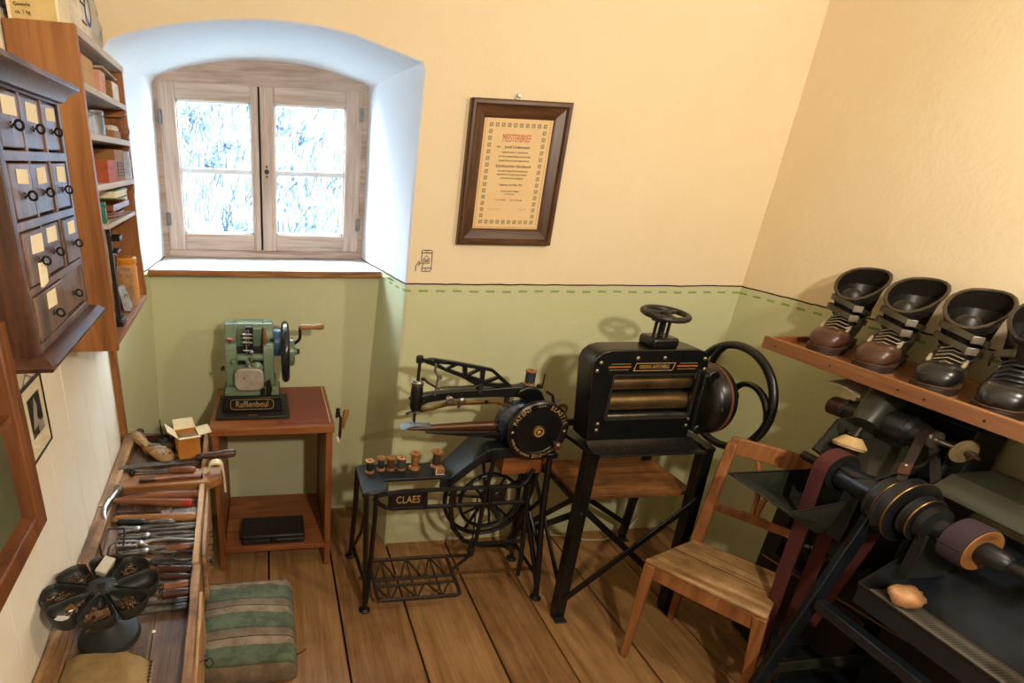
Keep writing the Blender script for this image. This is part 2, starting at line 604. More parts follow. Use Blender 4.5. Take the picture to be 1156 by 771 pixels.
# niche below the sill
nb_r = [(0.519, 1.285), (0.50, 0.9), (0.485, 0.5), (0.465, -0.02)]
nb_l = [(-0.52, 1.285), (-0.535, 0.9), (-0.55, 0.5), (-0.565, -0.02)]
R0 = [V((x, YB, z)) for x, z in nf_r]; R1 = [V((x - 0.012, YB + 0.004, z)) for x, z in nf_r]; R2 = [V((x - 0.016, YB + 0.016, z)) for x, z in nf_r]
R3 = [V((x, YN, z)) for x, z in nb_r]
c.mat(2)
R2b = [p.lerp(q, 0.04) for p, q in zip(R2, R3)]
c.loft([R0, R1, R2, R2b, R3], closed=False)
c.loft([R3, [V((x, YN, z)) for x, z in nb_l]], closed=False)
c.loft([[V((-0.640, 2.19, z)) for x, z in nf_l], [V((x, YN, z)) for x, z in nb_l]], closed=False)
# thickness of the wall around the window
c.mat(0)
c.box(X0, -0.56, YW - 0.02, YW + 0.25, 0, ZC); c.box(0.595, X1, YB + 0.02, YW + 0.25, 0, ZC); c.box(X0, X1, YW - 0.02, YW + 0.25, 2.21, ZC)
c.box(-0.62, 0.62, YN + 0.03, YW + 0.25, 0, 1.27)
wb = c.build('wall_back', [M['wall'], M['reveal'], M['wall']], raw=True)
tag(wb, kind='structure')

# --- left wall: painted boards that end at a post
c = MB()
c.loft([[V((lwx(y) - 0.02, y, z)) for z in (0, ZC)] for y in (-2.3, 2.17)], closed=False)
c.loft([[V((lwx(y) - 0.14, y, z)) for z in (0, ZC)] for y in (-2.3, 3.1)], closed=False)
wl = tag(c.build('wall_left', M['plankwall'], raw=True), kind='structure')
y = 2.165
by = [1.503 + 0.187 * i for i in range(-20, 4)]
for i in range(len(by) - 1):
    y0, y1 = by[i] + 0.0022, min(by[i + 1], 2.165) - 0.0022
    if y1 - y0 < 0.03: continue
    b = MB()
    b.add([(lwx(y0) - 0.02, y0, 0), (lwx(y0), y0, 0), (lwx(y1), y1, 0), (lwx(y1) - 0.02, y1, 0),
           (lwx(y0) - 0.02, y0, ZC), (lwx(y0), y0, ZC), (lwx(y1), y1, ZC), (lwx(y1) - 0.02, y1, ZC)],
          [(0, 1, 2, 3), (7, 6, 5, 4), (0, 4, 5, 1), (1, 5, 6, 2), (2, 6, 7, 3), (3, 7, 4, 0)])
    b.build('wall_board', M['plankwall'], wl, bevel=0.0015, seg=1)
b = MB(); b.box(-0.637, -0.600, 2.166, 2.196, 0.0, 1.30)
tag(b.build('trim_1', M['orange_wood'], raw=True, bevel=0.002), kind='structure')

# --- window: arched frame, two casements, four panes
wz = lambda z: 1.75 + (z - 1.75) * k
wx = lambda x: x * k
win = MB()
arch = [(wx(x) * 1.012, wz(z) + 0.010) for x, z in in_top[4:20]]
arch_in = [(0.452, 1.345), (0.452, 2.060), (-0.462, 2.060), (-0.468, 1.345)]
fo = [(wx(0.476), wz(1.31))] + arch + [(wx(-0.498), wz(1.31))]
win.plate(fo, [[(wx(x), wz(z)) for x, z in arch_in]], (0, YW, 0), (1, 0, 0), (0, 0, 1), (0, 0.055, 0))
window = tag(win.build('window_1', M['winwood_h'], raw=True, bevel=0.003), kind='structure')
b = MB(); b.box(wx(-0.475), wx(0.455), YW - 0.012, YW + 0.02, wz(1.318), wz(1.352))
b.build('lower_rail', M['winwood_h'], window, bevel=0.003)


def casement(x0, x1, g0, g1, hinge):
    yf = YW - 0.014
    a = MB(); a.box(wx(x0), wx(g0), yf, yf + 0.045, wz(1.353), wz(2.07)); st = a.build('casement', M['winwood'], window, bevel=0.003)
    a = MB(); a.box(wx(g1), wx(x1), yf, yf + 0.045, wz(1.353), wz(2.07)); a.build('stile', M['winwood'], st, bevel=0.003)
    a = MB(); a.box(wx(g0), wx(g1), yf + 0.001, yf + 0.044, wz(2.002), wz(2.07)); a.build('top_rail', M['winwood_h'], st, bevel=0.003)
    a = MB(); a.box(wx(g0), wx(g1), yf + 0.001, yf + 0.044, wz(1.353), wz(1.428)); a.build('bottom_rail', M['winwood_h'], st, bevel=0.003)
    a = MB(); a.box(wx(g0), wx(g1), yf + 0.012, yf + 0.04, wz(1.700), wz(1.722)); a.build('glazing_bar', M['white'], st, bevel=0.003)
    a = MB(); e = 0.008
    for u0, u1, z0, z1 in ((g0, g0 + e, 1.428, 2.002), (g1 - e, g1, 1.428, 2.002), (g0, g1, 1.428, 1.428 + e), (g0, g1, 2.002 - e, 2.002)):
        a.box(wx(u0), wx(u1), yf + 0.014, yf + 0.04, wz(z0), wz(z1))
    a.build('glazing_bead', M['white'], st)
    for z0, z1 in ((1.436, 1.70), (1.722, 1.994)):
        a = MB(); a.box(wx(g0 + e), wx(g1 - e), yf + 0.024, yf + 0.027, wz(z0), wz(z1)); a.build('pane', M['glass'], st)
    for z in (1.46, 1.90) if hinge < 0 else (1.45, 1.945):
        xx = wx(x0 + 0.004) if hinge < 0 else wx(x1 - 0.004)
        a = MB(); a.cyl((xx, yf - 0.008, z), (xx, yf - 0.008, z + 0.062), 0.0065, n=10); a.box(xx - 0.012, xx + 0.012, yf - 0.004, yf, z + 0.004, z + 0.058)
        a.box(xx - 0.008, xx + 0.008, yf - 0.012, yf - 0.002, z + 0.03, z + 0.032)
        a.build('hinge', M['zinc'], st)
    return st


casement(-0.466, -0.030, -0.392, -0.063, -1)
cr = casement(-0.021, 0.450, 0.043, 0.374, 1)
b = MB(); b.box(wx(-0.0295), wx(-0.0215), YW - 0.006, YW + 0.03, wz(1.355), wz(2.068)); b.box(wx(-0.036), wx(-0.015), YW + 0.031, YW + 0.036, wz(1.355), wz(2.068)); b.build('meeting_gap', M['gap'], window)
b = MB(); b.box(wx(-0.052), wx(-0.033), YW - 0.022, YW - 0.01, wz(1.356), wz(2.068)); b.build('cover_strip', M['winwood'], window, bevel=0.003)
b = MB(); b.cyl((wx(0.004), YW - 0.014, wz(1.716)), (wx(0.004), YW - 0.022, wz(1.716)), 0.011, n=16)
for dz in (-0.022, 0.022): b.cyl((wx(0.004), YW - 0.014, wz(1.716 + dz)), (wx(0.004), YW - 0.018, wz(1.716 + dz)), 0.005, n=10)
b.build('keyhole', M['black'], cr)
# sill
b = MB(); b.box(-0.53, 0.53, YN - 0.022, YW + 0.02, 1.284, 1.306); sill = b.build('sill', M['white'], window, bevel=0.004)
b = MB(); b.box(-0.522, 0.518, YN - 0.040, YN - 0.020, 1.280, 1.3065); b.build('sill_edge', M['tray_wood'], sill, bevel=0.002)

# --- the bank outside
b = MB(); rows = []
for i in range(34):
    t = i / 33; row = []
    for j in range(40):
        x = -3.2 + 6.4 * j / 39
        y = 4.1 + t * 2.6; z = 0.6 + t * 3.4
        row.append(V((x, y + 0.25 * noise.noise(V((x, z, 1))), z + 0.18 * noise.noise(V((x * 2, z * 2, 4))))))
    rows.append(row)
rows.insert(0, [V((p.x, 3.2, 0.4)) for p in rows[0]])
b.loft(rows, closed=False)
bank = b.build('snowy_bank', flat('pale_bank', '7d868e', 0.9, h2='45586a', scale=5, amt=0.35), raw=True)
tag(bank, kind='structure')
b = MB()
rg = random.Random(3)
for i in range(3600):
    x = rg.uniform(-1.6, 1.6); t = rg.random(); y = 4.02 + t * 2.6; z = 0.6 + t * 3.4
    h = rg.uniform(0.06, 0.24); a = rg.uniform(0, 2 * PI); l = rg.uniform(0.03, 0.22)
    q = V((math.cos(a) * l, -abs(math.sin(a)) * l * 0.6, h)); s = V((0.006, 0.003, 0))
    p = V((x, y, z)); m1 = p + q * 0.5 + V((0, 0, h * 0.2))
    b.add([p - s, p + s, m1 + s * 0.8, m1 - s * 0.8, p + q], [(0, 1, 2, 3), (3, 2, 4)])
for i in range(120):
    x = rg.uniform(-1.5, 1.5); t = rg.random(); y = 3.95 + t * 2.6; z = 0.6 + t * 3.4
    r_ = rg.uniform(0.03, 0.08)
    for k_ in range(26):
        d = V((rg.gauss(0, 1), rg.gauss(0, 1) * 0.5, rg.gauss(0, 1))) * r_
        p = V((x, y, z + r_)) + d; e = V((rg.uniform(-1, 1), rg.uniform(-.4, .4), rg.uniform(-1, 1))).normalized() * 0.03; s_ = e.orthogonal().normalized() * 0.014
        b.add([p - e, p + s_, p + e, p - s_], [(0, 1, 2, 3)])
g = b.build('dry_grass', flat('frosted_grass', '2b3846', 0.9, h2='152231', scale=3), raw=True, smooth=0)
tag(g, 'pale dry grass and twigs on the snowy bank outside the window', 'grass', kind='stuff')

# ================================================================= LEFT WALL
M['thin_glass'] = glass_mat('thin_picture_glass', refl=0.03)
TH = math.atan(0.06)


def wall_thing(name, label, cat, y, z=0.0, depth=0.0, group=None, rz=0.0):
    """a thing whose frame has x out of the left wall and y along it"""
    p = V((lwx(y), y, z)) + V((math.cos(TH), math.sin(TH), 0)) * depth
    return thing(name, label, cat, p, group, local=True, rotz=TH + rz)


def wtag(mb, name, mats, label, cat, y, z, depth=0.0, group=None, rz=0.0, **kw):
    """single-mesh thing in wall frame"""
    o = mb.build(name, mats, raw=True, **kw)
    p = V((lwx(y), y, z)) + V((math.cos(TH), math.sin(TH), 0)) * depth
    o.location = p; o.rotation_euler = (0, 0, TH + rz)
    return tag(o, label, cat, group)


def circ(r, n=16, cx=0, cy=0, sx=1, sy=1, a0=0):
    return [(cx + r * sx * math.cos(a0 + 2 * PI * i / n), cy + r * sy * math.sin(a0 + 2 * PI * i / n)) for i in range(n)]


def rrect(x0, x1, y0, y1, r, n=4):
    pts = []
    for cx, cy, a in ((x1 - r, y0 + r, -90), (x1 - r, y1 - r, 0), (x0 + r, y1 - r, 90), (x0 + r, y0 + r, 180)):
        for i in range(n + 1):
            t = R(a + 90 * i / n); pts.append((cx + r * math.cos(t), cy + r * math.sin(t)))
    return pts


# --- tall shelf, origin at its near end
YS = 1.52
sh = wall_thing('wall_shelf', 'tall open wall shelf of warm pine beside the window niche', 'shelf', YS)
b = MB(); b.box(0.004, 0.152, -0.002, 0.018, 1.262, 2.024); b.build('side_panel', M['orange_wood'], sh, bevel=0.0015)
b = MB()
b.prism([(0.004, 1.275), (0.150, 1.275), (0.152, 1.31), (0.146, 1.45), (0.146, 1.63), (0.150, 1.66), (0.150, 1.77), (0.150, 1.90), (0.150, 2.02), (0.004, 2.02)], (0, 0.600, 0), (1, 0, 0), (0, 0, 1), (0, 0.018, 0))
b.build('side_panel', M['orange_wood'], sh, bevel=0.0015)
b = MB(); b.box(0.002, 0.008, 0.018, 0.600, 1.28, 2.02); b.build('back_panel', M['orange_wood'], sh)
zs = [2.006, 1.896, 1.790, 1.672, 1.573, 1.272]
for i, z in enumerate(zs):
    b = MB(); y0, y1 = (0.018, 0.60)
    if i == 0: b.box(0.004, 0.152, 0.018, 0.622, z, z + 0.018)
    elif i == 4: b.box(0.01, 0.150, 0.10, 0.56, z, z + 0.012)
    else: b.box(0.008, 0.152, y0, y1, z, z + 0.016)
    b.build('shelf_board', M['shelf_white'] if i < 5 else M['orange_wood_y'], sh, bevel=0.0015)
for z in (1.896, 1.790, 1.672):
    b = MB(); pr = [(0.02, -0.022), (0.135, -0.022), (0.148, -0.016), (0.152, -0.008), (0.152, 0), (0.02, 0)]
    b.prism(pr, (0, 0.575, z), (1, 0, 0), (0, 0, 1), (0, 0.024, 0)); b.build('cleat', M['orange_wood_x'], sh, bevel=0.001)

card = flat('tan_card', 'c79a57', 0.75, h2='b98b49', scale=9)
card2 = flat('pink_card', 'd9a48a', 0.75, h2='c98f75', scale=15)
card3 = flat('brown_card', '9a6b35', 0.75, h2='8a5d2c', scale=9)
red_card = flat('orange_red_card', 'b8562d', 0.7)
pale_card = flat('pale_card', 'e8ddc8', 0.75)
blue_white = flat('bluish_label', 'cfd6e2', 0.7, h2='9fb0cc', scale=60)
green_cloth = flat('green_book_cloth', '5f7a3a', 0.7)
dgreen = flat('dark_green_tin', '2f6b4e', 0.4)
tin = flat('grey_tin', '8f9296', 0.4, 0.6, '6c6e72', 25)
leather = flat('brown_leather', '8f5428', 0.55, h2='6c3c1b', scale=40, bump=0.15)
cork = flat('mottled_cork', 'b08553', 0.8, h2='6f4a29', scale=55, amt=0.7, bump=0.2)
amber = flat('amber_plastic', 'cf8a2c', 0.35, h2='c07a1f', scale=6)
wrap = flat('wrapping_paper', 'c39a66', 0.75, h2='a87d4c', scale=30, bump=0.2)


def cbox(name, m, label, y, z, sx, sy, sz, depth, rz=0.0, group=None, parts=None, cat='box'):
    """little carton with a lid seam"""
    t = wall_thing(name, label, cat, y, z, depth, group, rz)
    b = MB(); b.box(-sx / 2, sx / 2, -sy / 2, sy / 2, 0, sz * 0.62); b.build('box_base', m, t, bevel=0.0015)
    b = MB(); b.box(-sx / 2 - 0.0012, sx / 2 + 0.0012, -sy / 2 - 0.0012, sy / 2 + 0.0012, sz * 0.6, sz); b.build('box_lid', m, t, bevel=0.0015)
    return t


cbox('cardboard_box', card, 'tan cardboard carton on the upper shelf of the pine wall shelf', 1.70, 1.912, 0.10, 0.115, 0.072, 0.082)
cbox('cardboard_box', card2, 'small pinkish box behind the tan carton on the pine wall shelf', 1.86, 1.912, 0.09, 0.075, 0.062, 0.09)
t = wall_thing('cardboard_box', 'open brown box with a pale end at the back of the upper shelf', 'box', 2.005, 1.912, 0.10)
b = MB(); b.box(-0.04, 0.04, -0.05, 0.05, 0, 0.052); b.build('box_base', card3, t, bevel=0.001)
b = MB(); b.box(0.041, 0.044, -0.045, 0.05, 0.002, 0.05); b.build('end_label', pale_card, t)
t = wall_thing('offcut_board', 'thin grey board laid over the small boxes on the shelf', 'board', 1.93, 1.976, 0.10)
b = MB(); b.box(-0.05, 0.045, -0.10, 0.11, 0, 0.005, Matrix.Rotation(R(-2), 3, 'X')); b.build('board', M['shelf_white'], t, bevel=0.001)


def jar(name, label, y, z, depth, r, h, body, lid, group=None, cat='jar', lidh=0.012):
    t = wall_thing(name, label, cat, y, z, depth, group)
    b = MB(); b.lathe((0, 0, 0), (0, 0, 1), [(r * 0.9, 0), (r, 0.004), (r, h * 0.75), (r * 0.92, h * 0.84), (r * 0.92, h - lidh)], 18); b.build('jar_body', body, t)
    b = MB(); b.lathe((0, 0, h - lidh), (0, 0, 1), [(r * 1.0, 0), (r * 1.03, 0.002), (r * 1.03, lidh * 0.8), (r * 0.95, lidh)], 18); b.build('jar_lid', lid, t)
    return t


glassish = flat('cloudy_glass', 'b9c3cd', 0.2, 0.0, '8f9cab', 30)
jar('glass_jar', 'cloudy glass jar at the near end of the third shelf', 1.69, 1.806, 0.115, 0.02, 0.055, glassish, tin)
jar('tin_can', 'dented grey tin with a wide lid among the jars', 1.80, 1.806, 0.105, 0.032, 0.066, tin, tin)
jar('glass_jar', 'small pale jar behind the grey tin on the third shelf', 1.89, 1.806, 0.085, 0.022, 0.05, glassish, tin)
t = wall_thing('clip_box', 'low brown box holding rows of pale clips on the third shelf', 'box', 1.965, 1.806, 0.105)
b = MB(); b.box(-0.035, 0.035, -0.07, 0.06, 0, 0.022); b.build('box_base', card3, t, bevel=0.001)
for r_ in range(2):
    for i in range(7):
        b = MB(); b.box(0.0 + 0.02 * r_, 0.012 + 0.02 * r_, -0.062 + 0.017 * i, -0.052 + 0.017 * i, 0.0222, 0.032 + 0.004 * (i % 2)); b.build('clip', pale_card, t)
jar('tin_can', 'flat grey tin at the far end of the third shelf', 2.03, 1.806, 0.06, 0.026, 0.05, tin, tin)
b = MB(); b.lathe((0, 0, 0.028), (0, 1, 0), [(0.024, -0.005), (0.028, -0.003), (0.028, 0.003), (0.024, 0.005)], 20)
wtag(b, 'wooden_disc', M['orange_wood_x'], 'round wooden disc standing at the far end of the third shelf', 'disc', 2.098, 1.806, 0.13)

t = cbox('cardboard_box', card3, 'large brown printed box on the fourth shelf of the wall shelf', 1.98, 1.688, 0.11, 0.15, 0.088, 0.08)
b = MB()
for i in range(5):
    b.box(0.0565, 0.0572, -0.05, 0.05, 0.012 + i * 0.009, 0.014 + i * 0.009)
for y in (-0.055, 0.053): b.box(0.0565, 0.0572, y, y + 0.002, 0.010, 0.052)
b.build('printed_pattern', M['ink'], t)
t = cbox('cardboard_box', red_card, 'orange red carton with a pale end in front of the brown box', 1.77, 1.688, 0.10, 0.12, 0.058, 0.098)
b = MB(); b.box(-0.048, 0.048, 0.0615, 0.063, 0.003, 0.055); b.build('end_label', pale_card, t)
t = wall_thing('paper_packet', 'bluish white packet leaning at the far end of the fourth shelf', 'packet', 2.085, 1.688, 0.12)
b = MB(); b.box(-0.03, 0.03, -0.012, 0.012, 0, 0.085, Matrix.Rotation(R(6), 3, 'X')); b.build('packet', blue_white, t, bevel=0.002)
b = MB(); b.box(0.031, 0.0318, -0.010, 0.006, 0.03, 0.06); b.build('label_strip', pale_card, t)

# short shelf with straps
t = wall_thing('book', 'green cloth book lying under the fourth shelf', 'book', 1.87, 1.640, 0.075)
b = MB(); b.box(-0.06, 0.07, -0.09, 0.09, 0.004, 0.022); b.build('pages', M['paper'], t)
b = MB(); b.box(-0.061, 0.073, -0.092, 0.092, 0, 0.004); b.box(-0.061, 0.073, -0.092, 0.092, 0.022, 0.026); b.build('cover', green_cloth, t)
jar('tin_can', 'dark green tin at the near end of the short shelf', 1.665, 1.585, 0.12, 0.019, 0.055, dgreen, dgreen)
b = MB()
for k_, (z, w_) in enumerate(((0.0, 0.055), (0.008, 0.06), (0.016, 0.05))):
    pts = [(0.0 + w_ * math.sin(a) * 0.9, -0.0 + 0.12 * math.cos(a), z + 0.006) for a in [2 * PI * i / 28 for i in range(28)]]
    b.tube(pts, 0.0045, 6, closed=True)
wtag(b, 'leather_strap', leather, 'coil of brown leather strap on the short white shelf', 'strap', 1.87, 1.585, 0.088)
t = wall_thing('wooden_tray', 'shallow red brown wooden tray lying on the strap coil', 'tray', 1.90, 1.609, 0.085)
b = MB(); b.box(-0.05, 0.055, -0.14, 0.14, 0, 0.005); b.build('tray_bottom', M['red_wood'], t)
b = MB(); b.box(-0.05, 0.055, -0.14, -0.134, 0.005, 0.016); b.box(-0.05, 0.055, 0.134, 0.14, 0.005, 0.016); b.box(0.049, 0.055, -0.134, 0.134, 0.005, 0.016); b.box(-0.05, -0.044, -0.134, 0.134, 0.005, 0.016)
b.build('tray_rim', M['red_wood'], t)
b = MB(); pts = [(0.03, -0.11, 0.002), (0.045, -0.05, 0.012), (0.045, 0.03, 0.012), (0.03, 0.10, 0.002)]
for d in (0, 0.004): b.tube([(p[0], p[1], p[2] + d) for p in pts], 0.0035, 6)
wtag(b, 'leather_strap', leather, 'bent brown leather strap end lying over the green book edge', 'strap', 1.76, 1.667, 0.07)
t = wall_thing('white_box', 'small white box beside the green book on the short shelf', 'box', 2.06, 1.614, 0.10)
b = MB(); b.box(-0.03, 0.03, -0.02, 0.02, 0.0, 0.038); b.build('box_base', pale_card, t, bevel=0.001)
b = MB(); b.box(-0.032, 0.032, -0.022, 0.022, 0.038, 0.044); b.build('box_lid', pale_card, t, bevel=0.001)

# lowest compartment
t = wall_thing('iron_clamp', 'tall dark iron bar tool standing in the lowest compartment', 'tool', 1.775, 1.288, 0.115)
b = MB(); b.box(-0.006, 0.006, -0.008, 0.008, 0, 0.275); b.build('bar', M['black_worn'], t, bevel=0.001)
b = MB(); b.box(-0.005, 0.03, -0.007, 0.045, 0.235, 0.25); b.box(-0.004, 0.02, -0.007, 0.05, 0.20, 0.208); b.build('jaw', M['iron'], t, bevel=0.001)
b = MB(); b.tube([(0.0, 0.01, 0.20), (0.004, 0.04, 0.19), (0.004, 0.05, 0.165), (0.003, 0.03, 0.15)], 0.003, 6); b.build('hook', M['steel'], t)
b = MB(); b.lathe((0, 0, 0), (0.02, 0.03, 1), [(0.020, 0), (0.021, 0.05), (0.019, 0.06), (0.021, 0.15), (0.018, 0.2), (0.022, 0.23), (0.024, 0.26)], 14)
wtag(b, 'paper_roll', wrap, 'rolled brown wrapping paper standing behind the amber jar', 'roll', 1.90, 1.288, 0.06)
jar('plastic_jar', 'amber plastic jar with a wide screw rim at the far end', 2.040, 1.288, 0.100, 0.041, 0.150, amber, amber, lidh=0.022)
b = MB(); b.lathe((0, 0, 0), (0, 0, 1), [(0.034, 0), (0.038, 0.004), (0.037, 0.06), (0.038, 0.118), (0.035, 0.126), (0.012, 0.127)], 20)
wtag(b, 'cork_cylinder', cork, 'mottled cork covered cylinder in front of the amber jar', 'cylinder', 1.930, 1.288, 0.108)
t = wall_thing('small_mirror', 'small bright metal plate leaning against the cork cylinder', 'plate', 1.873, 1.288, 0.125)
b = MB(); b.prism(rrect(-0.028, 0.028, 0.0, 0.078, 0.01), (0, 0.004, 0.006), (0.35, 0.94, 0), (-0.15, 0.1, 0.98), (0.002, -0.001, 0)); b.build('plate', M['bright'], t)
b = MB(); b.box(-0.02, 0.012, -0.03, 0.03, 0, 0.006); b.build('stand', M['brass'], t)
for i in range(3):
    b = MB(); b.box(-0.035, 0.03, -0.006, 0.006, 0, 0.006)
    wtag(b, 'wood_slip', M['tray_wood'], ['lowest thin wooden slip', 'middle thin wooden slip', 'topmost thin wooden slip'][i] + ' of the pile at the shelf front', 'slip', 1.79 + 0.008 * i, 1.288 + 0.0062 * i, 0.1, group='wooden slips in the lowest compartment', rz=R(70 + 6 * i))
t = wall_thing('shoe_polish_tin', 'small black tin at the near end of the lowest compartment', 'tin', 1.70, 1.288, 0.125)
b = MB(); b.box(-0.018, 0.018, -0.028, 0.028, 0, 0.018); b.build('tin_base', M['black'], t, bevel=0.003)
b = MB(); b.box(-0.0185, 0.0185, -0.0285, 0.0285, 0.014, 0.022); b.build('tin_lid', M['black'], t, bevel=0.003)

# on top of the shelf
def lettering(name, txt, size, m, parent, mat4, depth=0.0006, align='CENTER', sx=1.0, space=1.0, bold=0.0):
    cu = bpy.data.curves.new(name, 'FONT'); cu.body = txt; cu.size = size; cu.align_x = align; cu.align_y = 'CENTER'; cu.extrude = depth; cu.resolution_u = 3
    cu.space_character = space; cu.offset = bold * size
    ob = bpy.data.objects.new(name + '_tmp', cu); COL.objects.link(ob)
    dg = bpy.context.evaluated_depsgraph_get()
    me = bpy.data.meshes.new_from_object(ob.evaluated_get(dg))
    bpy.data.objects.remove(ob); bpy.data.curves.remove(cu)
    me.transform(Matrix.Diagonal((sx, 1, 1, 1)))
    me.transform(mat4)
    me.name = name
    off = OFF.get(parent.name, V((0, 0, 0)))
    me.transform(Matrix.Translation(-off))
    me.materials.clear(); me.materials.append(m)
    o = bpy.data.objects.new(name, me); COL.objects.link(o); o.parent = parent
    OFF[o.name] = off
    return o


def frame(o, ex, ey):
    """matrix that maps text x,y to ex,ey with origin o"""
    ex = V(ex).normalized(); ey = V(ey).normalized(); ez = ex.cross(ey)
    m = Matrix((ex, ey, ez)).transposed().to_4x4(); m.translation = V(o)
    return m


t = wall_thing('cardboard_box', 'yellowed printed box with dark lettering on top of the wall shelf', 'box', 1.575, 2.0245, 0.07)
b = MB(); b.box(-0.052, 0.052, -0.05, 0.05, 0, 0.15); b.build('box_base', flat('yellowed_card', 'd8bc7e', 0.75, h2='c2a362', scale=10), t, bevel=0.002)
b = MB()
for u in (-0.0525, 0.046):
    b = MB(); b.box(u, u + 0.0065, -0.052, 0.052, 0, 0.15); b.build('edge_strip', M['paper'], t)
for s_, z, sz in (('Sohlen', 0.103, 0.02), ('Schuhmacherbedarf', 0.078, 0.0115), ('aus bestem Leder', 0.062, 0.008), ('Gewicht', 0.028, 0.010), ('ca. 1 kg', 0.014, 0.010)):
    lettering('lettering', s_, sz, M['ink'], t, frame((-0.004 if z > 0.04 else -0.022, -0.0505, z), (1, 0, 0), (0, 0, 1)))
t = wall_thing('printed_carton', 'white printed carton with a blue ring behind the yellowed box', 'box', 1.70, 2.0245, 0.092)
b = MB(); b.box(-0.05, 0.05, -0.05, 0.05, 0, 0.15); b.build('box_base', pale_card, t, bevel=0.002)
b = MB(); b.ring((0.0515, 0.03, 0.065), (1, 0, 0), 0.030, 0.005, 24, 6, 0.15); b.build('printed_ring', flat('blue_print', '3b4fa0', 0.6), t)
for z in (0.03, 0.07, 0.085, 0.1): lettering('lettering', 'Nahtband extra', 0.008, M['ink'], t, frame((0.0505, -0.022, z), (0, 1, 0), (0, 0, 1)))
t = wall_thing('plastic_bag', 'crumpled clear plastic bag with printed card at the shelf end', 'bag', 1.90, 2.0245, 0.085)
b = MB(); rg = random.Random(5); rings = []
for i in range(9):
    z = 0.17 * i / 8; rr = []
    for k_ in range(20):
        a = 2 * PI * k_ / 20; q = 0.75 + 0.35 * math.sin(PI * min(1, i / 8 + 0.15)) + 0.14 * rg.uniform(-1, 1)
        rr.append(V((0.05 * q * math.cos(a), 0.085 * q * math.sin(a), max(0, z + 0.008 * rg.uniform(-1, 1)))))
    rings.append(rr)
b.loft(rings, cap0=True, cap1=True); b.build('bag', glass_mat('crinkled_plastic', (0.86, 0.9, 0.95, 1), 0.22, 0.12), t, smooth=25)
b = MB(); b.box(0.012, 0.016, -0.06, 0.06, 0.01, 0.15); cardp = b.build('printed_card', M['paper'], t)
b = MB(); b.box(0.010, 0.0165, -0.022, 0.055, 0.09, 0.145); b.ring((0.017, 0.045, 0.115), (1, 0, 0), 0.016, 0.004, 20, 6, 0.3); b.build('green_print', flat('teal_print', '17635c', 0.6), cardp)
for s_, z in (('BIS', 0.04), ('Lederfett', 0.075), ('Pflege', 0.06)): lettering('lettering', s_, 0.02 if z < 0.05 else 0.011, M['ink'], cardp, frame((0.0168, -0.02, z), (0, 1, 0), (0, 0, 1)))
t = wall_thing('coat_hook', 'black iron hook screwed to the boarded wall by the shelf', 'hook', 1.545, 2.065, 0.0)
b = MB(); b.box(0.0, 0.004, -0.008, 0.008, -0.018, 0.03); b.build('hook_plate', M['black'], t)
b = MB(); b.tube([(0.003, 0, 0.02), (0.02, 0, 0.022), (0.026, 0, 0.012), (0.02, 0, -0.004), (0.008, 0, -0.02), (0.008, 0, -0.03)], 0.0035, 8); b.build('hook_arm', M['black'], t)

# --- old drawer cabinet
YD = 0.835; LD = 0.335
dc = wall_thing('drawer_cabinet', 'old dark wall cabinet of eleven small drawers with ring pulls', 'cabinet', YD)
D = 0.184
b = MB(); b.box(0.004, D - 0.004, 0.0, 0.014, 1.47, 1.84); b.build('side_panel', M['dark_wood'], dc, bevel=0.002)
b = MB(); b.box(0.004, D - 0.004, LD - 0.014, LD, 1.47, 1.84); b.build('side_panel', M['dark_wood'], dc, bevel=0.002)
b = MB(); b.box(0.004, 0.01, 0.014, LD - 0.014, 1.47, 1.84); b.box(0.004, D - 0.012, 0.014, LD - 0.014, 1.83, 1.84); b.build('back_panel', M['dark_wood'], dc)
b = MB()
pf = [(0, 0), (0.004, 0), (0.010, 0.010), (0.024, 0.020), (0.028, 0.022), (0.028, 0.030), (0, 0.030)]
# cornice: profile swept along front and both sides
def sweep(prof, x1, y0, y1, z):
    rings = []
    for (px, py, nx, ny) in ((0.004, y0, 0, -1), (x1, y0, 1, -1), (x1, y1, 1, 1), (0.004, y1, 0, 1)):
        rings.append([V((px + nx * p, py + ny * p, z + q)) for p, q in prof])
    return rings
b.loft(sweep(pf, D, 0, LD, 1.838), closed=True, cap0=True, cap1=True); b.box(0.004, D, 0.0, LD, 1.842, 1.866); b.build('cornice', M['drawer_wood'], dc, bevel=0.001)
b = MB(); b.loft(sweep([(0, 0), (0.018, 0.004), (0.022, 0.012), (0.010, 0.022), (0, 0.024)], D, 0, LD, 1.448), closed=True, cap0=True, cap1=True); b.box(0.004, D, 0, LD, 1.449, 1.471)
b.build('base_moulding', M['dark_wood'], dc, bevel=0.001)
rowsz = [(1.756, 1.834), (1.662, 1.742), (1.568, 1.649), (1.484, 1.557)]
cols = [(0.022, 0.117), (0.126, 0.222), (0.231, 0.321)]
b = MB()
for z0, z1 in ((1.834, 1.840), (1.742, 1.756), (1.649, 1.662), (1.557, 1.568), (1.471, 1.484)): b.box(0.10, D - 0.004, 0.012, LD - 0.012, z0, z1)
b.build('divider', M['drawer_wood'], dc, bevel=0.001)
b = MB()
for y0, y1 in ((0.014, 0.022), (0.117, 0.126), (0.222, 0.231), (0.321, LD - 0.012)): b.box(0.10, D - 0.005, y0, y1, 1.568, 1.834)
for y0, y1 in ((0.014, 0.022), (0.176, 0.186), (0.318, LD - 0.012)): b.box(0.10, D - 0.005, y0, y1, 1.484, 1.557)
b.build('divider', M['drawer_wood'], dc, bevel=0.001)
rg = random.Random(11)
